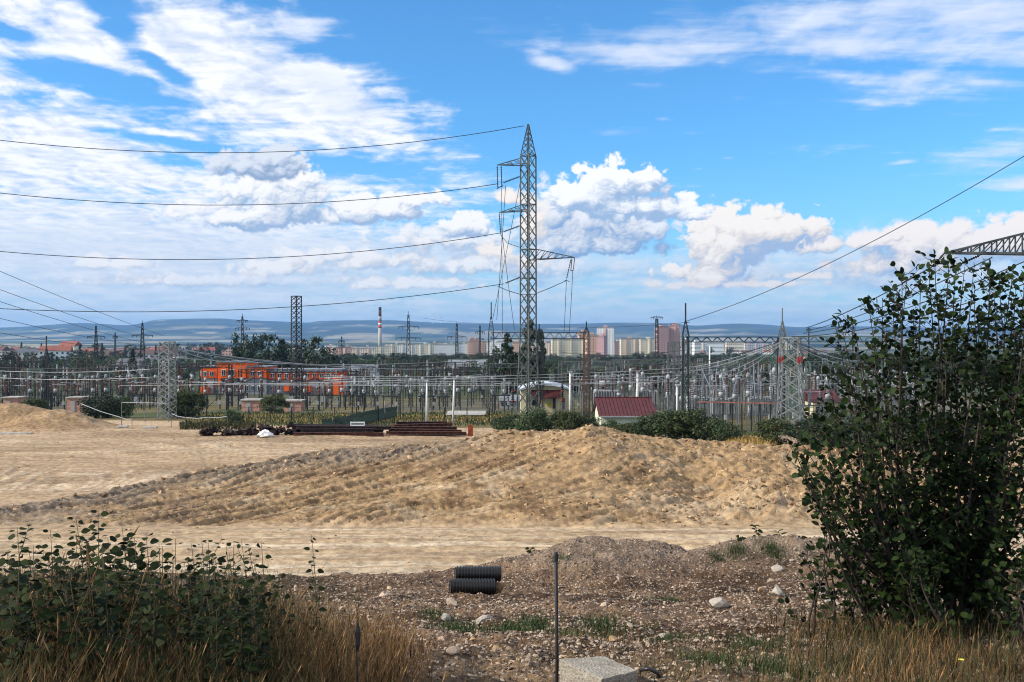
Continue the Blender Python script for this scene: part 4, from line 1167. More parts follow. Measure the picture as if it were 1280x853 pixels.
def lattice_tower(px, Y, ytop, r0, r1, label, mat, n=9, base=None, reds=False, rot=R(30), lw=.14, bw=.07, sq=1.0):
    x = px2(px, Y); g = gy_(x, Y); h = zat(ytop, Y) - g
    t = thing('lattice_tower', label, 'tower', (x, Y, g))
    legs, br = lattice_mast(None, (0, 0, 0), (0, 0, h), list(np.linspace(0, h, n + 1)), lambda z: r0 + (r1 - r0) * z / h, rot, 0, 0)
    for l in legs: part('leg', MB().bar(l[0], l[-1], lw), mat, t)
    for (a, b) in br: beam_part('brace', a, b, bw, mat, t)
    if reds:
        for k in (0, 1, 2, 3):
            for (q0, q1) in ((.10, .16), (.76, .82)):
                a = legs[k][0].lerp(legs[k][-1], q0); b = legs[k][0].lerp(legs[k][-1], q1); part('red_marker', MB().bar(a, b, lw * 1.5), M_redd, t)
    mb = MB()
    for i in range(4): mb.bar(legs[i][-1], legs[(i + 1) % 4][-1], lw * .8)
    part('top_frame', mb, mat, t)
    return t
M_dulr = simple('dull_red_brown_steel', (.14, .085, .07), .75, .3, 1.5)
lt = lattice_tower(209, 137, 427.5, 1.25, 1.05, 'pale lattice tower at the edge of the left yard', M_towr, 12, lw=.14, bw=.065)
rt = lattice_tower(988, 104, 422.5, 1.75, 1.25, 'pale lattice tower with red markings beside the tall bush', M_towr, 8, reds=True, rot=R(20), lw=.15, bw=.07)
hh = zat(422.5, 104) - gy_(px2(988, 104), 104)
mb = MB(); ox = px2(978, 104) - px2(988, 104)
lattice_mast(mb, (ox, 0, hh), (ox, 0, hh + 1.7), list(np.linspace(hh, hh + 1.7, 4)), lambda z: .42 * (1.05 - (z - hh) / 1.7) + .06, R(45), .07, .05)
mb.tube([(ox, 0, hh + 1.6), (ox, 0, hh + 3.1)], .07, 5); part('lightning_rod', mb, M_zinc, rt)
lattice_tower(370.5, 220, 370.5, 1.15, 1.1, 'dark square lattice mast rising above the trees behind the orange building', M_dark, 22, rot=R(10), lw=.2, bw=.10)
lattice_tower(733, 140, 419, .55, .5, 'slim dark lattice mast in front of the yellow flats', M_dulr, 14, lw=.09, bw=.05)
lattice_tower(846, 165, 428, .6, .6, 'slim grey lattice mast left of the spiked mast', M_zinc, 14, lw=.12, bw=.06)
lattice_tower(690, 160, 470, .45, .45, 'short grey lattice mast right of the tall pylon', M_zinc, 8, lw=.1, bw=.05)

# stretched conductors of the yard
GW = 'stretched conductors over the switchyard'
k = 0
def cond(a, Ya, b, Yb, sag, r, mt, lb):
    wire('yard_conductor', P3(a[0], a[1], Ya), P3(b[0], b[1], Yb), sag, r, lb, mt, GW, 16)
rw = random.Random(9)
for i in range(7):
    cond((204 + i * 2, 429 + i * 1.2), 137, (300 + i * 42, 452 + i * 1.6), 190, .9, .05, M_wire if i % 2 else M_busw, 'thin wire fanning right from the pale lattice tower in the left yard')
for i in range(5):
    cond((-30, 458 + i * 4.2), 165, (200, 456 + i * 5.0), 150, .5, .032, M_busw if i % 2 else M_wire, 'one of the level wires over the left yard')
for i in range(3):
    cond((214, 447 + i * 14), 150, (610, 449 + i * 9), 165, 1.0 + .2 * i, .032, M_busw if i % 2 == 0 else M_wire, 'one of the level wires between the pale lattice tower and the tall pylon')
for i in range(4):
    cond((405, 470 + i * 2), 150, (900, 457 + i * 5), 140, .7, .036, M_busw, 'long pale wire stretched across the middle of the yard')
cond((240, 478), 145, (880, 476), 130, .6, .04, M_busw, 'pale wire passing in front of the foot of the tall pylon')
cond((150, 482), 150, (640, 470), 130, .3, .035, M_busw, 'pale wire low across the orange building')
for i in range(7):
    cond((984 - i, 424 + i * 1.0), 105, (820 + i * 16, 458 + i * 3.2), 150 + i * 3, .7, .05, M_busw if i % 3 else M_wire, 'wire fanning down leftwards from the red-marked tower')
for i in range(5):
    cond((992, 424 + i * 2), 104, (1070 + i * 6, 440 + i * 6), 120, .5, .045, M_wire if i % 2 else M_busw, 'wire running right from the red-marked tower behind the bush')
for i in range(4):
    cond((700, 440 + i * 6), 160, (865, 436 + i * 7), 140, .8, .045, M_wire, 'dark wire over the red roof')
cond((862, 403), 118, (700, 408), 300, .5, .035, M_wire, 'faint far wire left of the spiked mast')
cond((530, 398), 450, (655, 404), 380, 1.0, .05, M_wire, 'faint wire behind the tall pylon')
for i in range(14):
    p = rw.uniform(860, 1000); cond((p, rw.uniform(446, 470)), 130, (p + rw.uniform(-14, 14), rw.uniform(480, 500)), 132 + rw.uniform(-8, 8), .15, .035, M_busw, 'short dropper wire in the right yard')

GP = 'slender gantry posts and crossbars of the yard'
def goal(a, b, Y, y, mt, lb, grp, w=.13):
    x0, x1 = px2(a, Y), px2(b, Y); g = gy_(x0, Y); h = zat(y, Y) - g
    t = thing('support_frame', lb, 'frame', (x0, Y, g), 0, grp)
    for x in (0, x1 - x0): part('upright', MB().bar((x, 0, -.5), (x, 0, h), w), mt, t)
    part('crossbar', MB().bar((-.4, 0, h), (x1 - x0 + .4, 0, h), w * 1.2), mt, t)
    for k in range(3):
        x = (x1 - x0) * (k + .5) / 3; part('insulator', MB().lathe(shed_profile(4, .07, .15, h + .1, h + 1.1), 6, (x, 0, 0)), M_porc if mt is M_dark else M_porg, t)
rg = random.Random(44)
for i in range(64):
    a = -20 + i * 10.2 + rg.uniform(-4, 4); Y = rg.uniform(160, 280); 
    if 195 < a < 225 or (240 < a < 432 and i % 3): continue
    goal(a, a + rg.uniform(10, 26), Y, rg.uniform(452, 474), M_dark if rg.random() < .75 else M_green, 'dark slender support frame ' + mark(a + 8), 'dark support frames of the left and middle yard')
for i in range(44):
    a = 700 + i * 8.4 + rg.uniform(-3, 3); Y = rg.uniform(130 if a > 835 else 165, 240)
    goal(a, a + rg.uniform(8, 22), Y, rg.uniform(452, 478), rg.choice([M_zinc, M_green, M_dark]), 'slender support frame ' + mark(a + 8), 'support frames of the right yard')
# poles, lamps, transformers
def pole(px, Y, ytop, r, label, mat, lean=0.0, cap=True, name='lamp_post', cat='pole'):
    x = px2(px, Y); g = gy_(x, Y); h = zat(ytop, Y) - g
    t = thing(name, label, cat, (x, Y, g)); t.rotation_euler = (0, R(lean), 0)
    part('shaft', MB().tube([(0, 0, 0), (0, 0, h * .6), (0, 0, h)], [r, r * .85, r * .65], 8), mat, t, True)
    if cap: part('lamp_head', MB().box((0, -.2, h + .06), (.5, .9, .16)), M_tank, t)
    return t
pole(533.5, 128, 477, .16, 'upright white pole on the grass left of the tall pylon', M_white)
pole(566, 126, 474, .14, 'slightly leaning white pole between the rust heap and the tall pylon', M_white, 2.0)
pole(713, 150, 465.5, .25, 'thick white column right of the yellow-walled hall', M_white)
pole(797, 150, 465, .24, 'thick white column behind the right end of the red roof', M_white)
pole(58, 160, 424, .10, 'thin tall pole over the left yard', M_dark, cap=False)
pole(482, 130, 500, .08, 'short thin pole by the green slat fence', M_zinc, -3.0, False)
pole(846.5, 122, 482, .13, 'white pole in front of the right yard', M_white)
pole(948, 116, 452, .10, 'grey pole at the right end of the right yard', M_zinc, cap=False)
pole(887, 150, 433, .14, 'thick pale pole standing above the right yard', M_white, cap=False)
pole(914, 150, 445, .10, 'pale pole right of the thick one above the right yard', M_zinc, cap=False)
def transformer(px, Y, label, s=1.0, mat=None):
    x = px2(px, Y); g = gy_(x, Y); t = thing('power_transformer', label, 'transformer', (x, Y, g)); t.scale = (s, s, s)
    part('body', MB().box((0, 0, 1.9), (3.6, 2.0, 2.6)).box((0, 0, .3), (4.0, 2.2, .5)), mat or M_tank, t)
    for i in range(9): part('radiator_fin', MB().box((-1.6 + i * .4, -1.35, 2.0), (.12, .6, 2.4)), mat or M_tank, t)
    for i in range(3): part('bushing', MB().lathe(shed_profile(6, .12, .22, 3.2, 5.0), 7, (-1.1 + i * 1.1, 0, 0)), M_porc, t)
    part('conservator', MB().lathe([(.0, -1.4), (.45, -1.35), (.45, 1.35), (0, 1.4)], 10, (0, .9, 4.1), Matrix.Rotation(R(90), 3, 'Y')), mat or M_tank, t, True)
    return t
transformer(757, 165, 'pale power transformer behind the left end of the red roof', 1.1)
transformer(872, 148, 'pale power transformer on the left of the right yard', .9)
transformer(902, 140, 'pale power transformer in the middle of the right yard', .9)
transformer(808, 175, 'power transformer behind the right end of the red roof', 1.0)
transformer(948, 150, 'pale power transformer at the right end of the right yard', .9)
for i in range(11):
    pass

for (px, Y, lb) in ((641, 140, 'post with red bands left of the tall pylon foot'), (675, 138, 'post with red bands right of the tall pylon foot'), (703, 144, 'post with red bands by the right corner of the yellow-walled hall')):
    x = px2(px, Y); g = gy_(x, Y); t = thing('surge_arrester', lb, 'insulator', (x, Y, g))
    mb = MB(); legs4(mb, .3, 2.0, .08); part('support', mb, M_zinc, t)
    part('insulator', MB().lathe(shed_profile(9, .12, .24, 2.1, 5.2), 8), M_blk, t)
    for z in (2.4, 3.7): part('red_band', MB().lathe([(.20, z), (.20, z + .16)], 8), M_redd, t)
# strip of red rail along the right yard
x0, x1 = px2(875, 116), px2(975, 113)
t = thing('busbar_support', 'low row of posts carrying a reddish rail in the right yard', 'rail', (x0, 116, gy_(x0, 116)))
L = x1 - x0
for i in range(18):
    part('post', MB().bar((L * i / 17, -3.0 * i / 17, -.3), (L * i / 17, -3.0 * i / 17, 3.3), .14), M_dark if i % 2 else M_zinc, t)
part('rail', MB().bar((-.3, 0, 3.4), (L + .3, -3.0, 3.4), .12, .13), simple('faded_red_rail', (.26, .10, .075), .7, .3, 1.0), t)

# ------------------------------------------------------------------ buildings of the yard
M_cream = simple('cream_render', (.62, .56, .36), .9, .06, .8)
M_paleg = simple('pale_green_render', (.58, .60, .46), .9, .06, .8)
M_maroon = simple('maroon_sheet', (.085, .014, .015), .55, .15, 1.5, spec=.4)
M_roofw = simple('pale_roof_sheet', (.58, .64, .70), .5, .08, 1.0)
M_orange = simple('orange_render', (.80, .12, .012), .8, .07, .6)
M_greyw = simple('grey_render', (.26, .27, .28), .85, .12, .6)
M_grroof = simple('grey_roofing', (.20, .22, .24), .8, .2, .5)
M_glass, _t, _b = newmat('window_glass', .08, .6); _b.inputs['Base Color'].default_value = (.03, .04, .05, 1)
M_brick = simple('pink_brick', (.50, .27, .20), .9, .15, 2.5)
M_door = simple('dark_door', (.05, .05, .055), .6, .1, 2.0)
# shed with the maroon roof
sx0, sx1, Ys = px2(750, 118), px2(821, 118), 118.0
g = H1((sx0 + sx1) / 2, Ys); W = sx1 - sx0
t = thing('shed', 'small shed with a maroon sheet roof behind the bushes', 'shed', (sx0, Ys, g))
ez = zat(520, Ys) - g; rz_ = zat(497.5, Ys + 4.6) - g
part('wall', MB().box((W / 2, 4.6, ez / 2), (W - .3, 8.4, ez)), M_paleg, t)
mb = MB().add([(0.15, .4, ez), (.15, 8.8, ez), (.15, 4.6, rz_ - .15)], [(0, 2, 1)]); mb.add([(W - .15, .4, ez), (W - .15, 8.8, ez), (W - .15, 4.6, rz_ - .15)], [(0, 1, 2)])
part('gable', mb, M_paleg, t)
nr_ = 16
for i in range(nr_):
    a, b = -.15 + (W + .3) * i / nr_, -.15 + (W + .3) * (i + 1) / nr_ - .05
    s_ = .25 * 0
    mb = MB().add([(a, 0, ez - .1), (b, 0, ez - .1), (b - .12, 4.6, rz_), (a - .12, 4.6, rz_), (a, 0, ez - .03), (b, 0, ez - .03), (b - .12, 4.6, rz_ + .07), (a - .12, 4.6, rz_ + .07)],
                  [(0, 3, 2, 1), (4, 5, 6, 7), (0, 1, 5, 4), (1, 2, 6, 5), (2, 3, 7, 6), (3, 0, 4, 7)])
    part('roof_panel', mb, M_maroon, t)
mb = MB().add([(-.15, 9.2, ez - .1), (W + .15, 9.2, ez - .1), (W + .03, 4.62, rz_), (-.27, 4.62, rz_), (-.15, 9.2, ez), (W + .15, 9.2, ez), (W + .03, 4.62, rz_ + .06), (-.27, 4.62, rz_ + .06)],
              [(0, 1, 2, 3), (4, 7, 6, 5), (0, 4, 5, 1), (1, 5, 6, 2), (2, 6, 7, 3), (3, 7, 4, 0)])
part('rear_roof', mb, M_maroon, t)
part('ridge_cap', MB().bar((-.3, 4.6, rz_ + .08), (W + .1, 4.6, rz_ + .08), .22, .1), M_maroon, t)
part('gutter', MB().bar((-.2, -.08, ez - .1), (W + .2, -.08, ez - .1), .14), M_tank, t)

# hall with pale vaulted roof
Yh = 152.0; hx0, hx1 = px2(651, Yh), px2(712, Yh); g = gy_(px2(680, Yh), Yh); W = hx1 - hx0
t = thing('hall', 'small cream-walled hall with pale curved roof and dark red canopy', 'building', (hx0, Yh, g))
we = zat(489, Yh) - g; wt_ = zat(482, Yh) - g
def arch(s): return we + (wt_ - we) * (1 - (2 * s - 1) ** 2)
N = 10
for i in range(N):
    s0, s1 = i / N, (i + 1) / N - .004
    mb = MB().add([(-.3 + (W + .6) * s0, -.6, arch(s0)), (-.3 + (W + .6) * s1, -.6, arch(s1)), (-.3 + (W + .6) * s1, 10.6, arch(s1)), (-.3 + (W + .6) * s0, 10.6, arch(s0)),
                   (-.3 + (W + .6) * s0, -.6, arch(s0) + .28), (-.3 + (W + .6) * s1, -.6, arch(s1) + .28), (-.3 + (W + .6) * s1, 10.6, arch(s1) + .28), (-.3 + (W + .6) * s0, 10.6, arch(s0) + .28)],
                  [(0, 3, 2, 1), (4, 5, 6, 7), (0, 1, 5, 4), (1, 2, 6, 5), (2, 3, 7, 6), (3, 0, 4, 7)])
    part('roof_panel', mb, M_roofw, t)
v = [(0, 0, 0), (W, 0, 0)] + [(W * (1 - i / N), 0, arch(1 - i / N) - .02) for i in range(N + 1)]
vb = [(a, 10, c_) for (a, b, c_) in v]; n = len(v)
mb = MB().add(v + vb, [tuple(range(n)), tuple(range(2 * n - 1, n - 1, -1))] + [(i, i + n, (i + 1) % n + n, (i + 1) % n) for i in range(n)]); part('wall', mb, M_cream, t)
def hp(px, py, Y=Yh - .01): return px2(px, Yh) - hx0, zat(py, Yh) - g
(ax, az), (bx2, bz) = hp(664, 487.5), hp(701, 497)
for i in range(8):
    a = ax + (bx2 - ax) * i / 8; b = ax + (bx2 - ax) * (i + 1) / 8 - .04
    mb = MB().add([(a, -.02, az), (b, -.02, az), (b, -1.1, bz), (a, -1.1, bz), (a, -.02, az - .1), (b, -.02, az - .1), (b, -1.1, bz - .1), (a, -1.1, bz - .1)],
                  [(0, 3, 2, 1), (4, 5, 6, 7), (0, 1, 5, 4), (1, 2, 6, 5), (2, 3, 7, 6), (3, 0, 4, 7)]); part('canopy_panel', mb, M_maroon, t)
for (a, b, c_, d_, nm, mt) in ((657.5, 661, 491, 512, 'door', M_door), (684, 690, 504, 508, 'sign_board', simple('yellow_sign', (.6, .5, .05), .6)), (691, 694.5, 498, 511, 'door', M_door), (703, 706, 498, 512, 'door', M_door), (665, 671, 500, 507, 'window', M_glass)):
    (p0, z1), (p1, z0) = hp(a, c_), hp(b, d_); part(nm, MB().box(((p0 + p1) / 2, -.04, (z0 + z1) / 2), (p1 - p0, .12, z1 - z0)), mt, t)

# orange office building
Yo = 262.0; go = gy_(px2(340, Yo), Yo)
t = thing('office_building', 'long low office building with orange walls and grey plinth behind the left yard', 'building', (px2(252, Yo), Yo, go))
ob = px2(252, Yo)
def ow(px): return px2(px, Yo) - ob
def oz(py): return zat(py, Yo) - go
def blockp(nm, a, b, y0, y1, d0, d1, mt): part(nm, MB().box(((ow(a) + ow(b)) / 2, (d0 + d1) / 2, (oz(y0) + max(oz(y1), -.2)) / 2), (ow(b) - ow(a), d1 - d0, oz(y0) - max(oz(y1), -.2))), mt, t)
blockp('wall', 252, 333, 473, 500, 0, 12, M_greyw); blockp('wall', 333.2, 432, 475, 500, 1.5, 12, M_greyw)
blockp('wall', 252, 272, 459, 472.6, -.25, 12, M_orange); blockp('wall', 272.4, 308, 453.5, 472.6, -.8, 12, M_orange); blockp('wall', 308.4, 333, 459.5, 472.6, -.25, 12, M_orange)
blockp('wall', 333.4, 425, 465.5, 474.6, 1.2, 12, M_orange)
blockp('roof', 251, 334.5, 457.4, 458.8, -.6, 12.4, M_grroof) if 0 else None
blockp('roof', 251, 271.5, 457.6, 458.8, -.5, 12.4, M_grroof); blockp('roof', 271.6, 308.8, 451.9, 453.3, -1.1, 12.4, M_grroof); blockp('roof', 309, 334, 458.1, 459.3, -.5, 12.4, M_grroof)
blockp('roof', 334.2, 426, 461.8, 465.2, .9, 12.4, M_grroof)
blockp('pillar', 273, 277.5, 472.8, 482, -1.2, -.1, M_orange); blockp('wing', 413.5, 433, 478, 494, -2.5, 1.2, M_orange); blockp('wing', 378, 388, 482, 490, -1.0, 1.2, M_orange); blockp('wing', 356, 362, 482, 489, -1.0, 1.2, M_orange)
blockp('wing', 252, 262, 484, 494, -1.5, -.1, M_orange)
def owin(a, b, y0, y1, d):
    f = part('window', MB().box(((ow(a) + ow(b)) / 2, d - .05, (oz(y0) + oz(y1)) / 2), (ow(b) - ow(a), .16, oz(y0) - oz(y1))), M_white, t)
    n_ = 2
    for i in range(n_):
        w = (ow(b) - ow(a)); part('pane', MB().box((ow(a) + w * (i + .5) / n_, d - .16, (oz(y0) + oz(y1)) / 2), (w / n_ - .18, .1, oz(y0) - oz(y1) - .25)), M_glass, f)
for (a, b) in ((254.5, 259), (262.5, 268)): owin(a, b, 464.5, 470.5, -.25)
for (a, b) in ((278, 283.5), (288, 294)): owin(a, b, 462, 470, -.8)
for (a, b) in ((314, 319), (322, 327)): owin(a, b, 464, 470.5, -.25)
for i in range(10): owin(337 + i * 8.8, 341.5 + i * 8.8, 467, 473, 1.2)
for i in range(9): owin(337 + i * 8.2, 341 + i * 8.2, 483, 489, 1.5)
for i in range(6): owin(281 + i * 8.2, 286 + i * 8.2, 482, 489, 0)

# brick kiosks
for (a, b, y0, y1, Y, lb) in ((302, 324, 501, 514, 165, 'pink brick kiosk with a flat roof, left of the small tree'), (355, 376, 502, 514, 165, 'pink brick kiosk with a flat roof, right of the small tree'),
                              (84, 103, 498, 507, 160, 'pale brick kiosk at the edge of the left yard'), (4, 22, 498, 504, 158, 'pale kiosk at the far left behind the sand heap')):
    x = px2((a + b) / 2, Y); g = gy_(x, Y); W = (b - a) / FPX * Y; h = zat(y0, Y) - g
    t = thing('kiosk', lb, 'kiosk', (x, Y, g))
    part('wall', MB().box((0, 1.5, h / 2 - .1), (W, 3, h + .2)), M_brick, t); part('roof', MB().box((0, 1.5, h + .1), (W + .4, 3.5, .18)), M_conc, t)
    part('door', MB().box((-.1 * W, -.04, h * .42), (.22 * W, .1, h * .75)), M_tank, t)

# long grey hall roofs in the distance right of the orange building
for (a, b, y0, y1, Y, mt, rf, lb) in ((436, 470, 456, 463, 330, M_white, M_grroof, 'low white hall with pitched roof right of the orange building'), (560, 640, 450, 458, 380, M_greyw, M_grroof, 'long low grey hall left of the poplars'),
        (1018, 1050, 489, 502, 135, M_cream, M_maroon, 'little house with a red roof behind the tall bush'), (625, 655, 495, 515, 175, M_tank, M_grroof, 'low pale hall behind the foot of the tall pylon'),
        (960, 1010, 497, 512, 150, M_tank, M_grroof, 'pale control cabin behind the red-marked tower'), (560, 604, 520, 527, 145, M_conc, M_conc, 'low concrete slab by the leaning pole')):
    x = px2((a + b) / 2, Y); g = gy_(x, Y); W = (b - a) / FPX * Y; h = max(zat(y0, Y) - g, .5)
    t = thing('low_building', lb, 'building', (x, Y, g))
    hw = h * .62
    part('wall', MB().box((0, 4, hw / 2), (W, 8, hw)), mt, t)
    mb = MB().add([(-W / 2 - .3, -.3, hw), (W / 2 + .3, -.3, hw), (W / 2 + .3, 8.3, hw), (-W / 2 - .3, 8.3, hw), (-W / 2 - .3, 4, h), (W / 2 + .3, 4, h)], [(0, 1, 5, 4), (2, 3, 4, 5), (1, 2, 5), (3, 0, 4), (0, 3, 2, 1)]); part('roof', mb, rf, t)
    if h > 2:
        for i in range(5): part('window', MB().box((-W / 2 + W * (i + .5) / 5, -.04, hw * .55), (W * .09, .1, hw * .35)), M_glass, t)
# switchgear too far back to tell apart
mb = MB(); rq = random.Random(66)
for i in range(520):
    p = rq.uniform(-30, 1100); Y = rq.uniform(268, 420); x = px2(p, Y); g = gy_(x, Y); h = rq.uniform(3.5, 8)
    mb.mat(0).bar((x, Y, g), (x, Y, g + h * .55), .3)
    mb.mat(rq.choice([1, 1, 2])).lathe([(.14, g + h * .55), (.28, g + h * .7), (.2, g + h)], 5, (x, Y, 0))
    if rq.random() < .3: mb.mat(0).bar((x - 1, Y, g + h), (x + rq.uniform(4, 14), Y, g + h), .16)
link('distant_switchgear', mb.mesh('distant_switchgear', [M_dark, M_porc, M_tank]), kind='stuff')
print('yard', round(time.time() - T0, 1))
# ------------------------------------------------------------------ town
def fh(x, Y): return float(far_height(np.array([float(x)]), np.array([float(Y)]))[0])
WM = {}
def wall_mat(name, col):
    if name not in WM: WM[name] = simple(name, col, .9, .06, .05)
    return WM[name]
C_yel = wall_mat('yellow_panel', (.84, .74, .54)); C_cre = wall_mat('cream_panel', (.78, .68, .52)); C_pin = wall_mat('pink_panel', (.64, .38, .34)); C_ora = wall_mat('orange_panel', (.76, .50, .36))
C_whi = wall_mat('white_panel', (.80, .80, .78)); C_sal = wall_mat('salmon_panel', (.74, .42, .31)); C_gre = wall_mat('grey_panel', (.40, .41, .42)); C_mag = wall_mat('magenta_panel', (.62, .38, .38))
M_tile = wall_mat('red_tile', (.28, .10, .07)); M_tiled = wall_mat('dark_tile', (.11, .07, .06)); M_slate = wall_mat('slate', (.12, .13, .15))
def flats(p0, p1, ytop, Y, mat, label, st=8, cols=10, rz=.0, depth=13, extra=None, group=None, top=True):
    x0, x1 = px2(p0, Y), px2(p1, Y); xm = (x0 + x1) / 2; W = x1 - x0; g = fh(xm, Y) - 2; h = zat(ytop, Y) - g
    t = thing('block_of_flats', label, 'building', (xm, Y, g), rz, group)
    part('wall', MB().box((0, depth / 2, h / 2), (W, depth, h)), mat, t)
    part('roof', MB().box((0, depth / 2, h + .25), (W + .8, depth + .8, .5)), M_slate, t)
    if top:
        for k in range(max(1, int(W / 25))): part('lift_house', MB().box((-W / 2 + W * (k + .5) / max(1, int(W / 25)), depth / 2, h + 1.7), (5, 5, 2.4)), extra or mat, t)
    mb = MB(); sh_ = h / (st + .4)
    for i in range(st):
        for j in range(cols):
            w = W / cols
            mb.box((-W / 2 + w * (j + .5), -.1, sh_ * (i + .9)), (w * .40, .3, sh_ * .36))
    nd = max(2, int(depth / 4))
    for sgn in (-1, 1):
        for i in range(st):
            for j in range(nd): mb.box((sgn * (W / 2 + .05), depth * (j + .5) / nd, sh_ * (i + .9)), (.3, depth / nd * .4, sh_ * .36))
    part('windows', mb, M_glass, t, kind='stuff')
    if extra:
        for k in range(max(1, cols // 4)):
            part('balcony_stack', MB().box((-W / 2 + W * (k + .5) / max(1, cols // 4), -.7, h * .5), (W / cols * .55, 1.2, h * .92)), extra, t)
    return t
flats(690, 737, 424.5, 1180, C_yel, 'long yellow panel block in front of the right-hand pink tower', 8, 14, .06, extra=C_cre)
flats(733, 747, 419, 1130, C_ora, 'orange end section of the yellow panel block', 8, 4, .06)
flats(745.5, 755, 421, 1125, C_mag, 'magenta end of the yellow panel block', 8, 3, -.35)
flats(724, 737, 415, 1300, C_sal, 'pinkish taller block just behind the yellow panel block', 10, 4, .1)
flats(746, 767, 409.5, 1330, C_whi, 'white and pink tower block right of the yellow panel block', 13, 6, -.15, 16, extra=C_pin)
flats(822, 836, 408.5, 1280, C_pin, 'left half of the dark pink tower block', 13, 4, .1, 16)
flats(836.5, 850.5, 406.5, 1285, C_pin, 'right half of the dark pink tower block', 13, 4, -.1, 16, extra=C_sal)
flats(776, 800, 423.5, 1500, C_cre, 'cream panel block right of the white and pink tower', 8, 9, .05, extra=C_ora)
flats(800.5, 822, 424, 1450, C_cre, 'cream panel block left of the dark pink tower', 8, 7, .0, extra=C_yel)
flats(822.5, 846, 426, 1350, C_cre, 'pale block at the foot of the dark pink tower', 6, 8, .0, extra=C_ora)
flats(848, 872, 424.5, 1600, C_whi, 'white block right of the dark pink tower', 5, 8, .1)
flats(868, 876, 428, 1400, C_whi, 'small white block by the spiked mast', 4, 3, .1)
flats(585, 608, 427, 1350, C_ora, 'orange panel block left of the tall pylon', 8, 8, .1, extra=C_sal)
flats(587, 594, 424, 1420, C_sal, 'taller salmon block behind the orange panel block', 9, 3, .1)
flats(607, 626, 429, 1500, C_whi, 'pale bluish block between the orange flats and the thin mast', 6, 6, -.2)
flats(640, 650, 428, 1300, C_ora, 'salmon block half hidden behind the tall pylon', 8, 4, 0)
flats(408, 438, 434.5, 1900, C_sal, 'salmon-cream panel row right of the dark trees', 5, 10, .05, extra=C_cre)
flats(438, 468, 436, 1950, C_cre, 'cream panel row left of the striped chimney', 5, 10, .0, extra=C_sal)
flats(468, 497, 433, 1900, C_cre, 'cream panel row right of the striped chimney', 6, 11, .05, extra=C_yel)
flats(497, 520, 431, 1850, C_whi, 'white panel row under the distant pylon', 6, 9, .0, extra=C_cre)
flats(519, 543, 430.5, 1750, C_yel, 'yellowish panel row right of the distant pylon', 7, 10, .04, extra=C_whi)
flats(543, 570, 431, 1700, C_whi, 'long white panel row left of the orange flats', 7, 12, .0)
for (a, b, y, Y, m_, e_, lb) in ((405, 420, 432, 2050, C_whi, C_sal, 'narrow white block at the left end of the panel rows'), (421, 446, 433, 2150, C_cre, C_ora, 'cream block behind the salmon-cream row'), (446, 472, 433.5, 2150, C_whi, C_cre, 'white block behind the cream row left of the chimney'),
    (484, 506, 430, 2100, C_cre, C_whi, 'cream block behind the row right of the chimney'), (530, 556, 429, 2050, C_cre, C_yel, 'cream block behind the yellowish and white rows'), (556, 588, 430, 2050, C_whi, C_cre, 'white block behind the left side of the orange flats'),
    (608, 632, 427.5, 2000, C_cre, C_whi, 'cream block behind the thin mast left of the tall pylon'), (650, 692, 429, 1900, C_cre, C_sal, 'cream row half hidden behind the tall pylon and poplars'), (762, 784, 427, 1900, C_sal, C_cre, 'low salmon block right of the white and pink tower'),
    (862, 884, 427, 1900, C_whi, C_cre, 'white block behind the spiked mast'), (930, 960, 429, 2200, C_whi, C_sal, 'low white row left of the red-marked tower'), (960, 990, 430, 2300, C_cre, C_whi, 'low cream row behind the red-marked tower')):
    flats(a, b, y, Y, m_, lb, 7, int((b - a) / 2.2), random.Random(a).uniform(-.15, .15), extra=e_)
flats(880, 905, 427, 2100, C_whi, 'low white row far behind the right yard', 3, 10, .0)
flats(908, 930, 428, 2200, C_cre, 'low cream row far behind the right yard', 3, 9, .0)
flats(1010, 1045, 447, 700, C_cre, 'long low cream building beside the tall bush', 3, 12, .02, 14, top=False)
flats(240, 300, 434.5, 1700, C_sal, 'long low pinkish building behind the orange office', 3, 16, .03, top=False)
# houses on the left: things each, with pitched roofs
rh = random.Random(21)
HL = []
seen_h = 0
def house(px, Y, W, D, h, wm, rm, rz, label, group):
    x = px2(px, Y); g = fh(x, Y) - .5
    t = thing('house', label, 'house', (x, Y, g), rz, group)
    part('wall', MB().box((0, 0, h / 2), (W, D, h)), wm, t)
    rr_ = D * .36
    mb = MB().add([(-W / 2 - .5, -D / 2 - .5, h), (W / 2 + .5, -D / 2 - .5, h), (W / 2 + .5, D / 2 + .5, h), (-W / 2 - .5, D / 2 + .5, h), (-W / 2, 0, h + rr_), (W / 2, 0, h + rr_)], [(0, 1, 5, 4), (2, 3, 4, 5), (1, 2, 5), (3, 0, 4), (0, 3, 2, 1)])
    part('roof', mb, rm, t)
    mb = MB()
    nf = max(1, int(h / 3)); nw = max(2, int(W / 3.5))
    for f in range(nf):
        for i in range(nw): mb.box((-W / 2 + W * (i + .5) / nw, -D / 2 - .03, h / nf * (f + .55)), (W / nw * .4, .1, h / nf * .45))
    part('windows', mb, M_glass, t, kind='stuff')
    part('chimney', MB().box((W * .2, D * .1, h + rr_), (.9, .9, 1.6)), M_tile, t)
cols_ = [('white', C_whi), ('cream', C_cre), ('salmon', C_sal), ('grey', C_gre)]; rfs = [('red-tiled', M_tile), ('dark-roofed', M_tiled), ('slate-roofed', M_slate)]
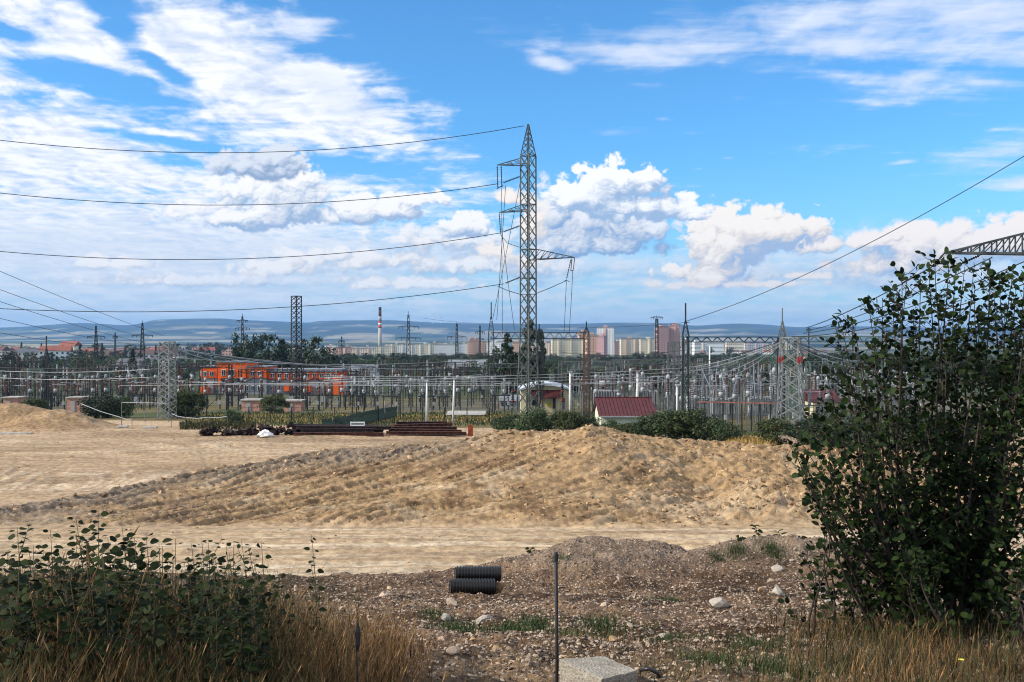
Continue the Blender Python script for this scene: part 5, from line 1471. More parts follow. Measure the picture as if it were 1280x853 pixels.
for i in range(120):
    Y = rh.choice([950, 1100, 1250, 1400, 1600, 1850, 2100, 2400, 2700]) * rh.uniform(.95, 1.05)
    px = rh.uniform(-40, 262)
    (cn, cm), (rn, rm) = rh.choice(cols_), rh.choice(rfs)
    house(px, Y, rh.uniform(12, 24), rh.uniform(10, 13), rh.choice([5, 6, 8, 10]), cm, rm, rh.uniform(-.6, .6), f'{cn} {rn} house of the left town ' + mark(px), f'{cn} {rn} houses in the left town')
for i in range(26):
    Y = rh.uniform(1700, 2600); px = rh.uniform(865, 1060); (cn, cm), (rn, rm) = rh.choice(cols_), rh.choice(rfs)
    house(px, Y, rh.uniform(12, 26), 11, rh.choice([5, 6, 8]), cm, rm, rh.uniform(-.5, .5), f'{cn} {rn} house far behind the yard ' + mark(px), f'{cn} {rn} houses behind the right yard')
house(70, 820, 24, 12, 10.5, C_whi, M_tile, .25, 'large white villa with a red roof, biggest house of the left town', None)
house(88, 900, 16, 12, 14, C_cre, M_tile, -.2, 'tall cream house just right of the large white villa', None)
for i in range(10):
    Y = rh.uniform(480, 640); px = 130 + i * 11.5; 
    house(px, Y, rh.uniform(9, 13), 9, rh.choice([3.2, 4.0]), rh.choice([C_whi, C_cre]), rh.choice([M_tiled, M_slate]), rh.uniform(-.3, .3), 'small low house just beyond the left yard ' + mark(px), 'low houses beyond the left yard')

# ------------------------------------------------------------------ trees of the middle distance
def many(kind, n, p0, p1, Y0, Y1, yt0, yt1, label, group, seed, fat=1.1, wmax=1.0):
    r = random.Random(seed)
    for i in range(n):
        px = p0 + (p1 - p0) * (i + r.uniform(.1, .9)) / n; Y = r.uniform(Y0, Y1); x = px2(px, Y); g = fh(x, Y); h = zat(r.uniform(yt0, yt1), Y) - g
        if h < 2.5: continue
        cr, tk = TREE[kind][i % len(TREE[kind])]
        t = thing('tree', label + ' ' + mark(px), 'tree', (x, Y, g), r.uniform(0, 6.28), group); w = max(h * fat, 7.0 * wmax) * r.uniform(.85, 1.2); t.scale = (w, w, h)
        link('crown', cr, t); link('trunk', tk, t)
GT = 'trees of the belt between the yard and the town'
many('dark', 44, 395, 700, 620, 950, 440.5, 446, 'dark tree in the belt', GT + ', left part', 1, 1.3)
many('green', 30, 430, 700, 480, 640, 446, 452, 'green tree in the front belt', GT + ', left front', 2, 1.5)
many('dark', 44, 690, 1010, 700, 1000, 440, 446, 'dark tree in the right-hand belt', GT + ', right part', 3, 1.4)
many('green', 30, 700, 1080, 480, 660, 446, 453, 'green tree in the right-hand front belt', GT + ', right front', 4, 1.7)
many('dark', 30, -40, 300, 520, 900, 437, 447, 'dark tree beyond the yard', GT + ', far left', 5, 1.3)
many('green', 26, -40, 300, 430, 560, 444, 452, 'green tree just beyond the yard', GT + ', far left front', 6, 1.6)
many('dark', 34, -40, 300, 1000, 2200, 428, 438, 'dark tree among the houses', GT + ', in the town', 7, 1.1)
many('spruce', 9, 20, 240, 800, 1200, 427, 436, 'dark spruce among the houses', 'spruces in the left town', 8, .7, .5)
many('dark', 16, 1000, 1300, 300, 420, 440, 450, 'dark tree', 'trees hidden behind the tall bush', 9, 1.5)
many('pale', 9, 780, 1000, 420, 520, 451, 457, 'yellow-green tree at the back of the yard', 'yellow-green trees behind the right yard', 10, 2.0)
many('dark', 24, 560, 1100, 1500, 2600, 432, 437, 'dark far tree among the flats', 'far trees among the flats', 11, 1.1)
many('green', 16, -40, 640, 300, 400, 458, 463, 'low green tree behind the yard', 'low trees behind the yard', 12, 1.8)
many('dark', 22, 640, 1060, 250, 360, 456, 464, 'low dark tree behind the yard', 'low trees behind the yard', 13, 1.7)
for i, (px, yt, Y, k_, fat, lb) in enumerate(((303, 419, 310, 'dark', .62, 'dark tree under the pylon with two short arms'), (318, 425, 330, 'dark', .8, 'dark tree second from the left behind the orange office'),
        (338, 417.5, 320, 'dark', .75, 'tallest dark tree behind the orange office'), (352, 424, 330, 'spruce', 1.2, 'narrow dark conifer right of the tallest tree behind the orange office'),
        (362, 428, 340, 'dark', .8, 'lower dark tree beside the square lattice mast'), (392, 421, 320, 'dark', .85, 'broad dark tree right of the square lattice mast'), (408, 436, 340, 'dark', .9, 'low dark tree at the right end of the dark group'),
        (634, 419, 230, 'poplar', .9, 'slim dark poplar just left of the tall pylon'), (664, 404, 240, 'poplar', 1.0, 'tall dark poplar behind the tall pylon shaft'), (676, 414, 235, 'poplar', .7, 'slim dark poplar just right of the tall pylon'),
        (628, 430, 260, 'dark', .7, 'dark tree beside the slim poplar left of the tall pylon'), (646, 440, 230, 'dark', .9, 'dark tree low behind the tall pylon'),
        (165, 437, 420, 'spruce', 1.0, 'spruce beside the distant pylon over the left town'), (600, 452, 300, 'green', 1.2, 'pale green tree left of the slim poplar'))):
    plant_tree(k_, i, px, yt, Y, lb, fat=fat)
# bushes on the yard's edge
BU = [(128, 494, 141, 1.3, 'dark bush right of the sand heap'), (150, 497, 142, 1.0, 'small dark bush left of the white pipe frame'), (238, 488, 140, 1.0, 'large round bush just right of the pale lattice tower'), (222, 494, 141, 1.0, 'lower part of the bush by the pale lattice tower'),
      (291, 513, 128, 1.0, 'small dark bush above the rust heap'), (344, 495, 158, 1.3, 'bright small tree between the two pink brick kiosks'),
      (630, 520, 112, 1.0, 'low dark bush left of the tall pylon foot'), (661, 512, 108, 1.3, 'broad dark bush at the foot of the tall pylon'), (706, 514, 108, 1.15, 'dark bush in front of the yellow-walled hall'),
      (733, 519, 110, 1.0, 'feathery bush left of the shed'), (760, 526, 108, 1.1, 'bush in front of the left end of the shed'), (786, 529, 106, 1.5, 'low green bush in front of the shed wall'), (806, 528, 105, 1.2, 'low green bush at the right corner of the shed'),
      (832, 514, 105, 1.3, 'dark bush right of the shed'), (855, 513, 104, 1.35, 'largest dark bush right of the shed'), (876, 517, 104, 1.0, 'dark bush at the right end of the clump by the shed'), (902, 524, 102, 1.1, 'brownish bush left of the orange grass'),
      (972, 524, 100, 1.2, 'dark bush at the foot of the red-marked tower'), (1030, 520, 96, 1.6, 'bush half hidden by the tall bush'), (1100, 520, 96, 1.8, 'broad bush behind the tall bush'), (40, 499, 150, 1.4, 'low bush behind the sand heap'), (1180, 515, 98, 1.8, 'broad bush far right behind the tall bush')]
for i, (px, yt, Y, fat, lb) in enumerate(BU):
    plant_tree('bush', i, px, yt, Y, lb, cat='bush', name='bush', fat=fat)

# ------------------------------------------------------------------ clutter at the edge of the yard
def gP(px, Y): x = px2(px, Y); return Vector((x, Y, H1(x, Y)))
rj = random.Random(33)
# wire fence with posts
A = gP(232, 133); Bq = gP(640, 128)
t = thing('wire_fence', 'thin wire fence with dark posts along the grass behind the rust heap', 'fence', A)
n = 15
for i in range(n + 1):
    p = A.lerp(Bq, i / n); z = H1(p.x, p.y) - A.z; part('post', MB().box((p.x - A.x, p.y - A.y, z + .95), (.12, .12, 1.9)), M_blk, t)
for h in (.5, 1.1, 1.8): part('fence_wire', MB().tube([Vector((0, 0, h)), (Bq - A) + Vector((0, 0, h))], .02, 3), M_wire, t)
# green slat fence running away
A = gP(418, 113); Bq = gP(496, 140); L = (Bq - A)
t = thing('slat_fence', 'dark green slat fence running away behind the rust heap', 'fence', A)
n = 62
for i in range(n):
    p = L * ((i + .5) / n); z = H1(A.x + p.x, A.y + p.y) - A.z
    o = link('slat', None or (UNIT_BAR.setdefault('slat', MB().box((0, 0, .85), (.26, .05, 1.6)).mesh('slat', simple('dark_green_boards', (.03, .06, .045), .8, .25, 1.0)))), t, (p.x, p.y, z), (0, 0, math.atan2(L.y, L.x)))
for h in (.4, 1.4): part('rail', MB().bar(Vector((0, .06, h)), L + Vector((0, .06, h)), .07), M_dark, t)
A = gP(412, 112); 
t = thing('slat_fence', 'short front stretch of dark green slat fence facing the sand yard', 'fence', gP(404, 113.5))
for i in range(12):
    link('slat', UNIT_BAR['slat'], t, (i * .3, 0, 0), (0, 0, 0))
part('rail', MB().bar((0, .06, 1.4), (3.4, .06, 1.4), .07), M_dark, t)
# barrier board
o = gP(447, 110.6); t = thing('barrier_board', 'white framed barrier with grey boards before the green slat fence', 'barrier', o)
for s in (-.75, .75): part('post', MB().box((s, 0, .75), (.1, .1, 1.5)), M_white, t)
for k in range(4): part('board', MB().box((0, -.03, .45 + k * .32), (1.5, .05, .16)), M_white if k % 2 == 0 or k == 3 else M_greyw, t)
# rust heap
M_soot = simple('dark_scrap', (.045, .025, .02), .85, .5, 3.0, col2=(.012, .010, .010))
def beamthing(name, a, Ya, b, Yb, w, h, z, mat, label, cat, group=None, flange=True):
    A = gP(a, Ya); Bq = gP(b, Yb); d = Bq - A
    t = thing(name, label, cat, A, 0, group); up = Vector((0, 0, z + h / 2))
    part('web', MB().bar(up, d + up, w * .35, h * .9), mat, t)
    if flange:
        for s in (-1, 1): part('flange', MB().bar(up + Vector((0, 0, s * h * .46)), d + up + Vector((0, 0, s * h * .46)), w, h * .1), mat, t)
    return t
for i in range(9):
    a = 352 + rj.uniform(-4, 30); b = 470 + rj.uniform(-12, 22)
    beamthing('steel_beam', a, 109.0 + i * .45, b, 108.6 + i * .5, .42, .36, (i % 3) * .34, M_soot if i % 3 else M_rust, 'dark rusty girder stacked in the long heap along the yard edge', 'girder', 'rusty girders in the long heap')
for i in range(5):
    beamthing('steel_beam', 483 + i * 3, 109.5 + i * .6, 583 - i * 6, 109.0 + i * .6, .5, .36, .1 + i * .24, M_rust if i != 4 else M_soot, ('lowest', 'second', 'middle', 'fourth', 'topmost')[i] + ' rusty girder of the right-hand stack near the orange plate', 'girder')
o = gP(588, 109); t = thing('steel_plate', 'upright orange-rusted steel plate at the right end of the girders', 'plate', o)
part('face', MB().box((0, 0, .55), (.55, .12, 1.3), .3), M_rusto, t); part('stiffener', MB().box((.15, .3, .45), (.1, .6, .9), .3), M_rusto, t)
def track_pile(px, Y, w, h, label, n, seed):
    """heap of rusty digger track plates"""
    o = gP(px, Y); t = thing('scrap_heap', label, 'scrap', o); r = random.Random(seed)
    for i in range(n):
        u = r.uniform(-1, 1); z = abs(r.gauss(0, .35)) * h * (1 - abs(u) * .6)
        q = Euler((r.uniform(-.7, .7), r.uniform(-.8, .8), r.uniform(0, 3))).to_matrix()
        mb = MB(); a, b, c_ = r.uniform(.35, .95), r.uniform(.25, .5), r.uniform(.10, .3)
        v = [q @ Vector((i_ * a, j * b, k * c_)) + Vector((u * w, r.uniform(-.1, .1) + r.uniform(-.7, .7), min(z, h) + .15)) for k in (-.5, .5) for (i_, j) in ((-.5, -.5), (.5, -.5), (.5, .5), (-.5, .5))]
        mb.add(v, [(0, 3, 2, 1), (4, 5, 6, 7), (0, 1, 5, 4), (1, 2, 6, 5), (2, 3, 7, 6), (3, 0, 4, 7)])
        part('scrap_piece', mb, M_soot if r.random() < .75 else M_rust, t)
track_pile(272, 109.5, 1.8, 1.0, 'lumpy dark scrap at the left end of the rust heap', 34, 1)
track_pile(302, 109.5, 1.7, .9, 'dark scrap heap left of the white sack', 34, 2)
track_pile(327, 110.8, 1.8, 1.6, 'taller dark scrap block behind the white sack', 46, 3)
track_pile(362, 110.5, 2.2, 1.2, 'dark tangled scrap right of the white sack', 46, 4)
track_pile(395, 111, 1.6, .9, 'low dark scrap before the green slat fence', 30, 5)
# white sack
r2 = np.random.default_rng(4); o = gP(332, 108.2)
bm = bmesh.new(); bmesh.ops.create_icosphere(bm, subdivisions=3, radius=1)
for v in bm.verts:
    q = np.array([v.co.x, v.co.y, v.co.z]); nn = float(vnoise(np.array([q[0] * 2.2 + 5]), np.array([q[1] * 2.2 + q[2] * 1.7]), 5)[0])
    v.co *= 1 + .28 * nn; v.co.x *= .95; v.co.y *= .5; v.co.z = max(v.co.z * (.62 if abs(v.co.x) < .45 else .34), -.1)
me = bpy.data.meshes.new('sack'); bm.to_mesh(me); bm.free(); me.materials.append(M_white)
link('sack', me, loc=o + Vector((0, 0, .1)), label='crumpled white sack lying in front of the dark scrap', cat='sack')
# pipe frame and tape
o = gP(152, 131); t = thing('pipe_frame', 'white goal-like pipe frame left of the pale lattice tower', 'frame', o); fw = px2(211, 129) - o.x
for s in (0, .5, 1): part('upright', MB().tube([(fw * s, -2 * s, -.2), (fw * s, -2 * s, 2.5)], .045, 6), M_zinc, t)
part('crossbar', MB().tube([(0, 0, 2.5), (fw, -2, 2.5)], .045, 6), M_tank, t)
for (a, b, c_, d_, lb) in ((148, 160, 0, 0, 'flat concrete slab left under the white pipe frame'), (178, 196, 0, 0, 'flat concrete slab under the right half of the white pipe frame'), (2, 40, 0, 0, 'long pale kerb in front of the sand heap')):
    Y = 119 if a > 50 else 111
    o = gP(a, Y); W = px2(b, Y) - o.x; sl = MB().box((W / 2, 0, .1), (W, .5, .22)).mesh('concrete_slab', M_conc); link('concrete_slab', sl, loc=o, label=lb, cat='slab')
def tape(pts, Y, label):
    P = [gP(p, Y) for (p, h) in pts]; t = thing('barrier_tape', label, 'tape', P[0])
    for p, (q, h) in zip(P, pts): part('stake', MB().box(tuple(p - P[0] + Vector((0, 0, h / 2))), (.06, .06, h)), M_zinc, t)
    for i in range(len(P) - 1):
        a = P[i] - P[0] + Vector((0, 0, pts[i][1] - .05)); b = P[i + 1] - P[0] + Vector((0, 0, pts[i + 1][1] - .05)); m_ = (a + b) / 2 - Vector((0, 0, .12))
        part('tape', MB().bar(a, m_, .02, .07).bar(m_, b, .02, .07), M_white, t)
tape([(100, 1.5), (152, 1.0), (165, .9)], 122, 'white tape strung right of the sand heap')
tape([(214, 1.7), (232, 1.2), (260, 1.2), (284, 1.3)], 121, 'white tape strung right of the pale lattice tower')
tape([(838, 1.5), (862, .6), (884, .9), (930, .9), (966, .9)], 72, 'white tape strung along the right end of the soil bank')
print('town', round(time.time() - T0, 1), len(scene.objects))
# ------------------------------------------------------------------ loose stone
def rock_mesh(name, seed, sub=1, flat=.65, mat=None, jag=.25):
    bm = bmesh.new(); bmesh.ops.create_icosphere(bm, subdivisions=sub, radius=1); r = random.Random(seed)
    cuts = [(Vector((r.gauss(0, 1), r.gauss(0, 1), r.gauss(0, 1))).normalized(), r.uniform(.45, .8)) for _ in range(6)]
    for v in bm.verts:
        for (n_, d_) in cuts:
            e = v.co.dot(n_) - d_
            if e > 0: v.co -= n_ * e
        v.co *= 1 + r.uniform(-jag, jag) * .4
        v.co.z *= flat; v.co.x *= 1.15
    me = bpy.data.meshes.new(name); bm.to_mesh(me); bm.free(); me.materials.append(mat); return me
def stonemat(name, a, b_, warm=.5):
    m, t, b = newmat(name, .9, .2)
    oi = xn('ShaderNodeObjectInfo'); rp = X(oi.outputs['Random'])
    tc = xn('ShaderNodeTexCoord'); n = xnoise(X(tc.outputs['Object']), 2.2, 4.0, .65)
    t.links.new(xmix((rp * .75 + n * .45).sstep(.2, 1.0), a, b_).s, b.inputs['Base Color'])
    return m
M_grav = stonemat('broken_stone', (.04, .026, .018), (.50, .385, .285))
M_clod = stonemat('clay_clod', (.17, .10, .05), (.54, .37, .21))
M_whst = simple('white_rock', (.42, .37, .31), .9, .12, 3.0, bump=.01)
def scatter(name, pts, rots, scl, variants, label=None):
    """many small instances as one object"""
    me = bpy.data.meshes.new(name); n = len(pts)
    me.vertices.add(n); me.vertices.foreach_set('co', np.asarray(pts, np.float32).ravel())
    a = me.attributes.new('rot', 'FLOAT_VECTOR', 'POINT'); a.data.foreach_set('vector', np.asarray(rots, np.float32).ravel())
    a = me.attributes.new('scl', 'FLOAT_VECTOR', 'POINT'); a.data.foreach_set('vector', np.asarray(scl, np.float32).ravel())
    vi = np.arange(n) % len(variants)
    a = me.attributes.new('kindof', 'INT', 'POINT'); a.data.foreach_set('value', vi.astype(np.int32))
    o = link(name, me, kind='stuff')
    ng = bpy.data.node_groups.new(name, 'GeometryNodeTree')
    ng.interface.new_socket('Geometry', in_out='INPUT', socket_type='NodeSocketGeometry'); ng.interface.new_socket('Geometry', in_out='OUTPUT', socket_type='NodeSocketGeometry')
    N = ng.nodes; Lk = ng.links; gi = N.new('NodeGroupInput'); go_ = N.new('NodeGroupOutput'); jn = N.new('GeometryNodeJoinGeometry')
    ar = N.new('GeometryNodeInputNamedAttribute'); ar.data_type = 'FLOAT_VECTOR'; ar.inputs[0].default_value = 'rot'
    asn = N.new('GeometryNodeInputNamedAttribute'); asn.data_type = 'FLOAT_VECTOR'; asn.inputs[0].default_value = 'scl'
    ak = N.new('GeometryNodeInputNamedAttribute'); ak.data_type = 'INT'; ak.inputs[0].default_value = 'kindof'
    e2r = N.new('FunctionNodeEulerToRotation'); Lk.new(ar.outputs[0], e2r.inputs[0])
    for i, vm in enumerate(variants):
        vo_ = bpy.data.objects.new(name + '_piece', vm)
        oi = N.new('GeometryNodeObjectInfo'); oi.inputs['Object'].default_value = vo_; oi.inputs['As Instance'].default_value = True
        cmp_ = N.new('FunctionNodeCompare'); cmp_.data_type = 'INT'; cmp_.operation = 'EQUAL'; Lk.new(ak.outputs[0], cmp_.inputs[2]); cmp_.inputs[3].default_value = i
        ip = N.new('GeometryNodeInstanceOnPoints'); Lk.new(gi.outputs[0], ip.inputs['Points']); Lk.new(cmp_.outputs[0], ip.inputs['Selection']); Lk.new(oi.outputs['Geometry'], ip.inputs['Instance'])
        Lk.new(e2r.outputs[0], ip.inputs['Rotation']); Lk.new(asn.outputs[0], ip.inputs['Scale']); Lk.new(ip.outputs[0], jn.inputs[0])
    Lk.new(jn.outputs[0], go_.inputs[0])
    md = o.modifiers.new('scatter', 'NODES'); md.node_group = ng
    return o
def scatter_ground(name, n, x0, x1, y0, y1, smin, smax, variants, dens=None, seed=1, sink=.3, power=2.2, flat=1.0):
    r = np.random.default_rng(seed)
    # even cover of the picture: density falls with distance
    u = r.uniform(0, 1, n * 3); y = 1 / (1 / y0 + (1 / y1 - 1 / y0) * u) if y1 < 30 else r.uniform(y0, y1, n * 3)
    t_ = r.uniform(-.62, .62, n * 3); x = t_ * (y + 2)
    k = (x > x0) & (x < x1)
    if dens is not None: k &= r.uniform(0, 1, n * 3) < dens(x, y)
    x, y = x[k][:n], y[k][:n]; m = len(x)
    s = smin + (smax - smin) * r.uniform(0, 1, m) ** power
    z = height(x, y) - s * sink * .3
    rots = r.uniform(0, 6.28, (m, 3)); rots[:, :2] = r.normal(0, .5, (m, 2))
    sc = s[:, None] * np.stack([r.uniform(.7, 1.4, m), r.uniform(.7, 1.2, m), r.uniform(.5, 1.0, m) * flat], 1)
    return scatter(name, np.stack([x, y, z], 1), rots, sc, variants)
GV = [rock_mesh('stone', 10 + i, 1, .7, M_grav) for i in range(6)]
CV = [rock_mesh('clod', 30 + i, 1, .75, M_clod) for i in range(5)]
def d_near(x, y):
    base = .35 + .65 * sst(fbm(x * .6, y * .6, 401, 4), -.25, .25)
    hp_ = bumpf(x, y, px2(738, 15.2), 15.2, 2.4, 2.6) + bumpf(x, y, px2(930, 15.6), 15.6, 2.6, 2.4)
    return np.clip(base * sst(y, 5.5, 8.5) * (.5 + .5 * sst(y, 18.5, 16)) + hp_ * 1.5, .04, 1)
scatter_ground('gravel', 150000, -12, 14, 5.0, 19.5, .006, .024, GV, d_near, 3, power=2.4)
scatter_ground('rubble', 900, -12, 14, 6.0, 19.5, .025, .065, GV, d_near, 4, power=3.5)
def d_bank(x, y):
    z_, p = height(x, y, False, True)
    return np.clip((p['mm'] * (.10 + .75 * sst(x, -4, 9)) + p['cone'] * .8) * sst(fbm(x * .4, y * .4, 405, 4), -.35, .3) + np.exp(-((y - p['Yc']) / 1.6) ** 2) * .8 * p['mm'], 0, 1)
scatter_ground('soil_clods', 13000, -34, 45, 50, 72, .03, .20, CV, d_bank, 5, power=4.5)
scatter_ground('road_grit', 1800, -25, 30, 37, 56, .02, .10, CV, None, 6, power=3.5, flat=.7)
scatter_ground('yard_debris', 1500, -70, 0, 66, 124, .05, .20, CV, lambda x, y: sst(fbm(x * .1, y * .25, 407, 4), .1, .35), 7, power=3.0, flat=.7)

def place_rock(px, py, Y, size, label, mat=None, seed=1, name='rock'):
    x = px2(px, Y); z = H1(x, Y); me = rock_mesh(name, seed, 2, .72, mat or M_whst, .15)
    
    o = link(name, me, loc=(x, Y, z + size * .25), rot=(.2, .1, seed), label=label, cat='rock'); o.scale = (size * .8, size * .65, size * .8); return o
def ground_Y(px, py, y0=4.0, y1=22.0):
    """depth at which the sight line through a photo point meets the ground"""
    Ys = np.linspace(y0, y1, 500); z = height((px - CXP) / FPX * Ys, Ys, False); ray = EYE - (py - CYP) / FPX * Ys
    k = np.nonzero(ray <= z)[0]; return float(Ys[k[0]]) if len(k) else y1
for i, (px, py, s, lb) in enumerate(((604, 773, .115, 'white angular rock left of the rod, below the black pipes'), (557, 766, .085, 'small white rock left of the pipes\' lower end'), (566, 757, .10, 'brownish slab-like rock right under the black pipes'),
        (897, 755, .15, 'pale rock on the gravel slope in front of the weedy bank'), (972, 742, .17, 'largest pale rock lying under the weedy bank'), (1027, 741, .12, 'round pale rock beside the tall bush'), (971, 708, .11, 'small white rock high on the weedy bank'),
        (1036, 752, .08, 'small pale rock just below the round one'), (485, 742, .12, 'flat grey rock on the left of the rubble'), (420, 743, .06, 'small pale rock at the left end of the rubble'), (712, 745, .07, 'small pinkish rock right of the rod'), (828, 790, .06, 'small pale rock above the concrete block'))):
    Y = ground_Y(px, py + 5); place_rock(px, py, Y, s, lb, None if i not in (2, 8, 10) else simple('brown_rock_%s' % 'abc'[i // 4], (.33, .26, .20), .9, .2, 3.0, bump=.01), 60 + i)

# ------------------------------------------------------------------ corrugated pipes, block, rod
M_hdpe = simple('black_plastic', (.020, .019, .018), .33, .25, 3.0, spec=.5)
def corr_pipe(pa, pb, r_, label, nribs=22):
    a, b = Vector(pa), Vector(pb); d = b - a; L = d.length; q = d.to_track_quat('Z', 'Y').to_matrix()
    t = thing('drainage_pipe', label, 'pipe', (a + b) / 2)
    pr = []
    for i in range(nribs):
        z0 = -L / 2 + L * i / nribs; w = L / nribs; pr += [(r_ * .86, z0 + w * .02), (r_ * .86, z0 + w * .34), (r_, z0 + w * .46), (r_, z0 + w * .84), (r_ * .86, z0 + w * .98)]
    part('corrugated_wall', MB().lathe(pr, 28, (0, 0, 0), q), M_hdpe, t, False)
    inner = [(r_ * .82, -L / 2 - .001), (r_ * .82, L / 2 + .001)]
    mb = MB()
    for s in (-1, 1):
        # ring and bore at each open end
        v = []; f = []
        n = 28
        for k in range(n):
            an = 2 * math.pi * k / n
            for rr_, zz_ in ((r_ * .90, s * (L / 2 + .004)), (r_ * .78, s * (L / 2 + .004)), (r_ * .78, s * (L / 2 - .12)), (.001, s * (L / 2 - .12))):
                v.append(q @ Vector((rr_ * math.cos(an), rr_ * math.sin(an), zz_)))
        for k in range(n):
            k2 = (k + 1) % n
            for j in range(3): f.append((k * 4 + j, k2 * 4 + j, k2 * 4 + j + 1, k * 4 + j + 1))
        mb.add(v, f)
    part('pipe_bore', mb, M_blk, t); return t
YP = 12.3
def onY(px, py, Y): return P3(px, py, Y)
corr_pipe(onY(563, 733.5, 11.9), onY(618, 733.5, 12.0), .098, 'front black corrugated drainage pipe lying on the rubble', 15)
corr_pipe(onY(569.5, 718, 12.25), onY(625, 717.5, 12.35), .098, 'rear black corrugated drainage pipe resting higher behind the front one', 15)
# stones that carry the pipes
for (px, py, Y, s, lb) in ((572, 747, 11.95, .12, 'brown stone under the left end of the front pipe'), (603, 748, 12.0, .13, 'brown stone under the right end of the front pipe'), (590, 737, 12.3, .15, 'brown stone between the two pipes'), (618, 735, 12.4, .12, 'brown stone under the right end of the rear pipe')):
    me = rock_mesh('rock', int(px), 2, .8, M_clod, .15); x = px2(px, Y); o = link('rock', me, loc=(x, Y, zat(py, Y) - .02), label=lb, cat='rock'); o.scale = (s, s, s)
# concrete block, weathered, with pitted top
M_blkc, t_, b_ = newmat('weathered_concrete', .95, .15)
tc = xn('ShaderNodeTexCoord'); P = X(tc.outputs['Object']); n1_ = xnoise(P, 6.0, 6.0, .7); n2_ = xnoise(P, 60.0, 4.0, .7); sp = xvoro(P, 55.0, 0, .5, 'F1', 'Distance')
t_.links.new(xmix(sp.sstep(.12, .30), (.16, .14, .12), xmix((n1_ * .5 + n2_ * .6).sstep(.35, .8), (.20, .17, .13), (.46, .43, .37))).s, b_.inputs['Base Color'])
bp = xn('ShaderNodeBump'); xset(bp, 'Height', n2_ * .6 + sp * .5 + n1_ * .6); bp.inputs['Distance'].default_value = .012; t_.links.new(bp.outputs[0], b_.inputs['Normal'])
YB = 6.15; c0 = P3(700, 822.5, 6.6); c1 = P3(756, 820, 6.72); c2 = P3(797, 838, 6.25); 
ztop_ = (c0.z + c1.z + c2.z) / 3
def onplane(px, py, z): Y = (EYE - z) * FPX / (py - CYP); return Vector((px2(px, Y), Y, z))
zb = H1(px2(748, 6.6), 6.6) + .125
q = [onplane(699, 823.5, zb), onplane(755, 820, zb), onplane(797, 838.5, zb), onplane(752, 849, zb)]
bm = bmesh.new(); vs = [bm.verts.new((p.x, p.y, p.z)) for p in q] + [bm.verts.new((p.x, p.y, p.z - .17)) for p in q]
for f in ((0, 3, 2, 1), (4, 5, 6, 7), (0, 1, 5, 4), (1, 2, 6, 5), (2, 3, 7, 6), (3, 0, 4, 7)): bm.faces.new([vs[i] for i in f])
bmesh.ops.recalc_face_normals(bm, faces=bm.faces)
bmesh.ops.bevel(bm, geom=bm.edges[:], offset=.008, segments=2, affect='EDGES', profile=.6)
bmesh.ops.subdivide_edges(bm, edges=[e for e in bm.edges if e.calc_length() > .1], cuts=6, use_grid_fill=True)
for v in bm.verts: v.co += Vector((random.gauss(0, .0016), random.gauss(0, .0016), random.gauss(0, .0016)))
me = bpy.data.meshes.new('concrete_block'); bm.to_mesh(me); bm.free(); me.materials.append(M_blkc)
link('concrete_block', me, label='weathered concrete kerb block lying beside the thin rod', cat='block')
# rod
Yr = 5.0; x = px2(696, Yr); g = H1(x, Yr)
t = thing('metal_rod', 'thin dark metal rod standing upright in front of the rubble', 'rod', (x, Yr, g))
part('rod_shaft', MB().tube([(0, 0, -.15), (.001, 0, .4), (-.004, 0, zat(690.5, Yr) - g)], .0082, 8), M_blk, t, True)
part('clip', MB().lathe([(.0095, -.02), (.0105, 0), (.0095, .02)], 8, (-.003, 0, zat(697, Yr) - g)), M_blk, t)
# cable stub at the block
mb = MB().tube([onplane(800, 838, zb - .06), onplane(812, 836, zb - .03), onplane(822, 842, zb - .07), onplane(828, 850, zb - .12)], .012, 6)
link('cable_stub', mb.mesh('cable_stub', M_hdpe, True), label='short dark cable end sticking out beside the concrete block', cat='cable')

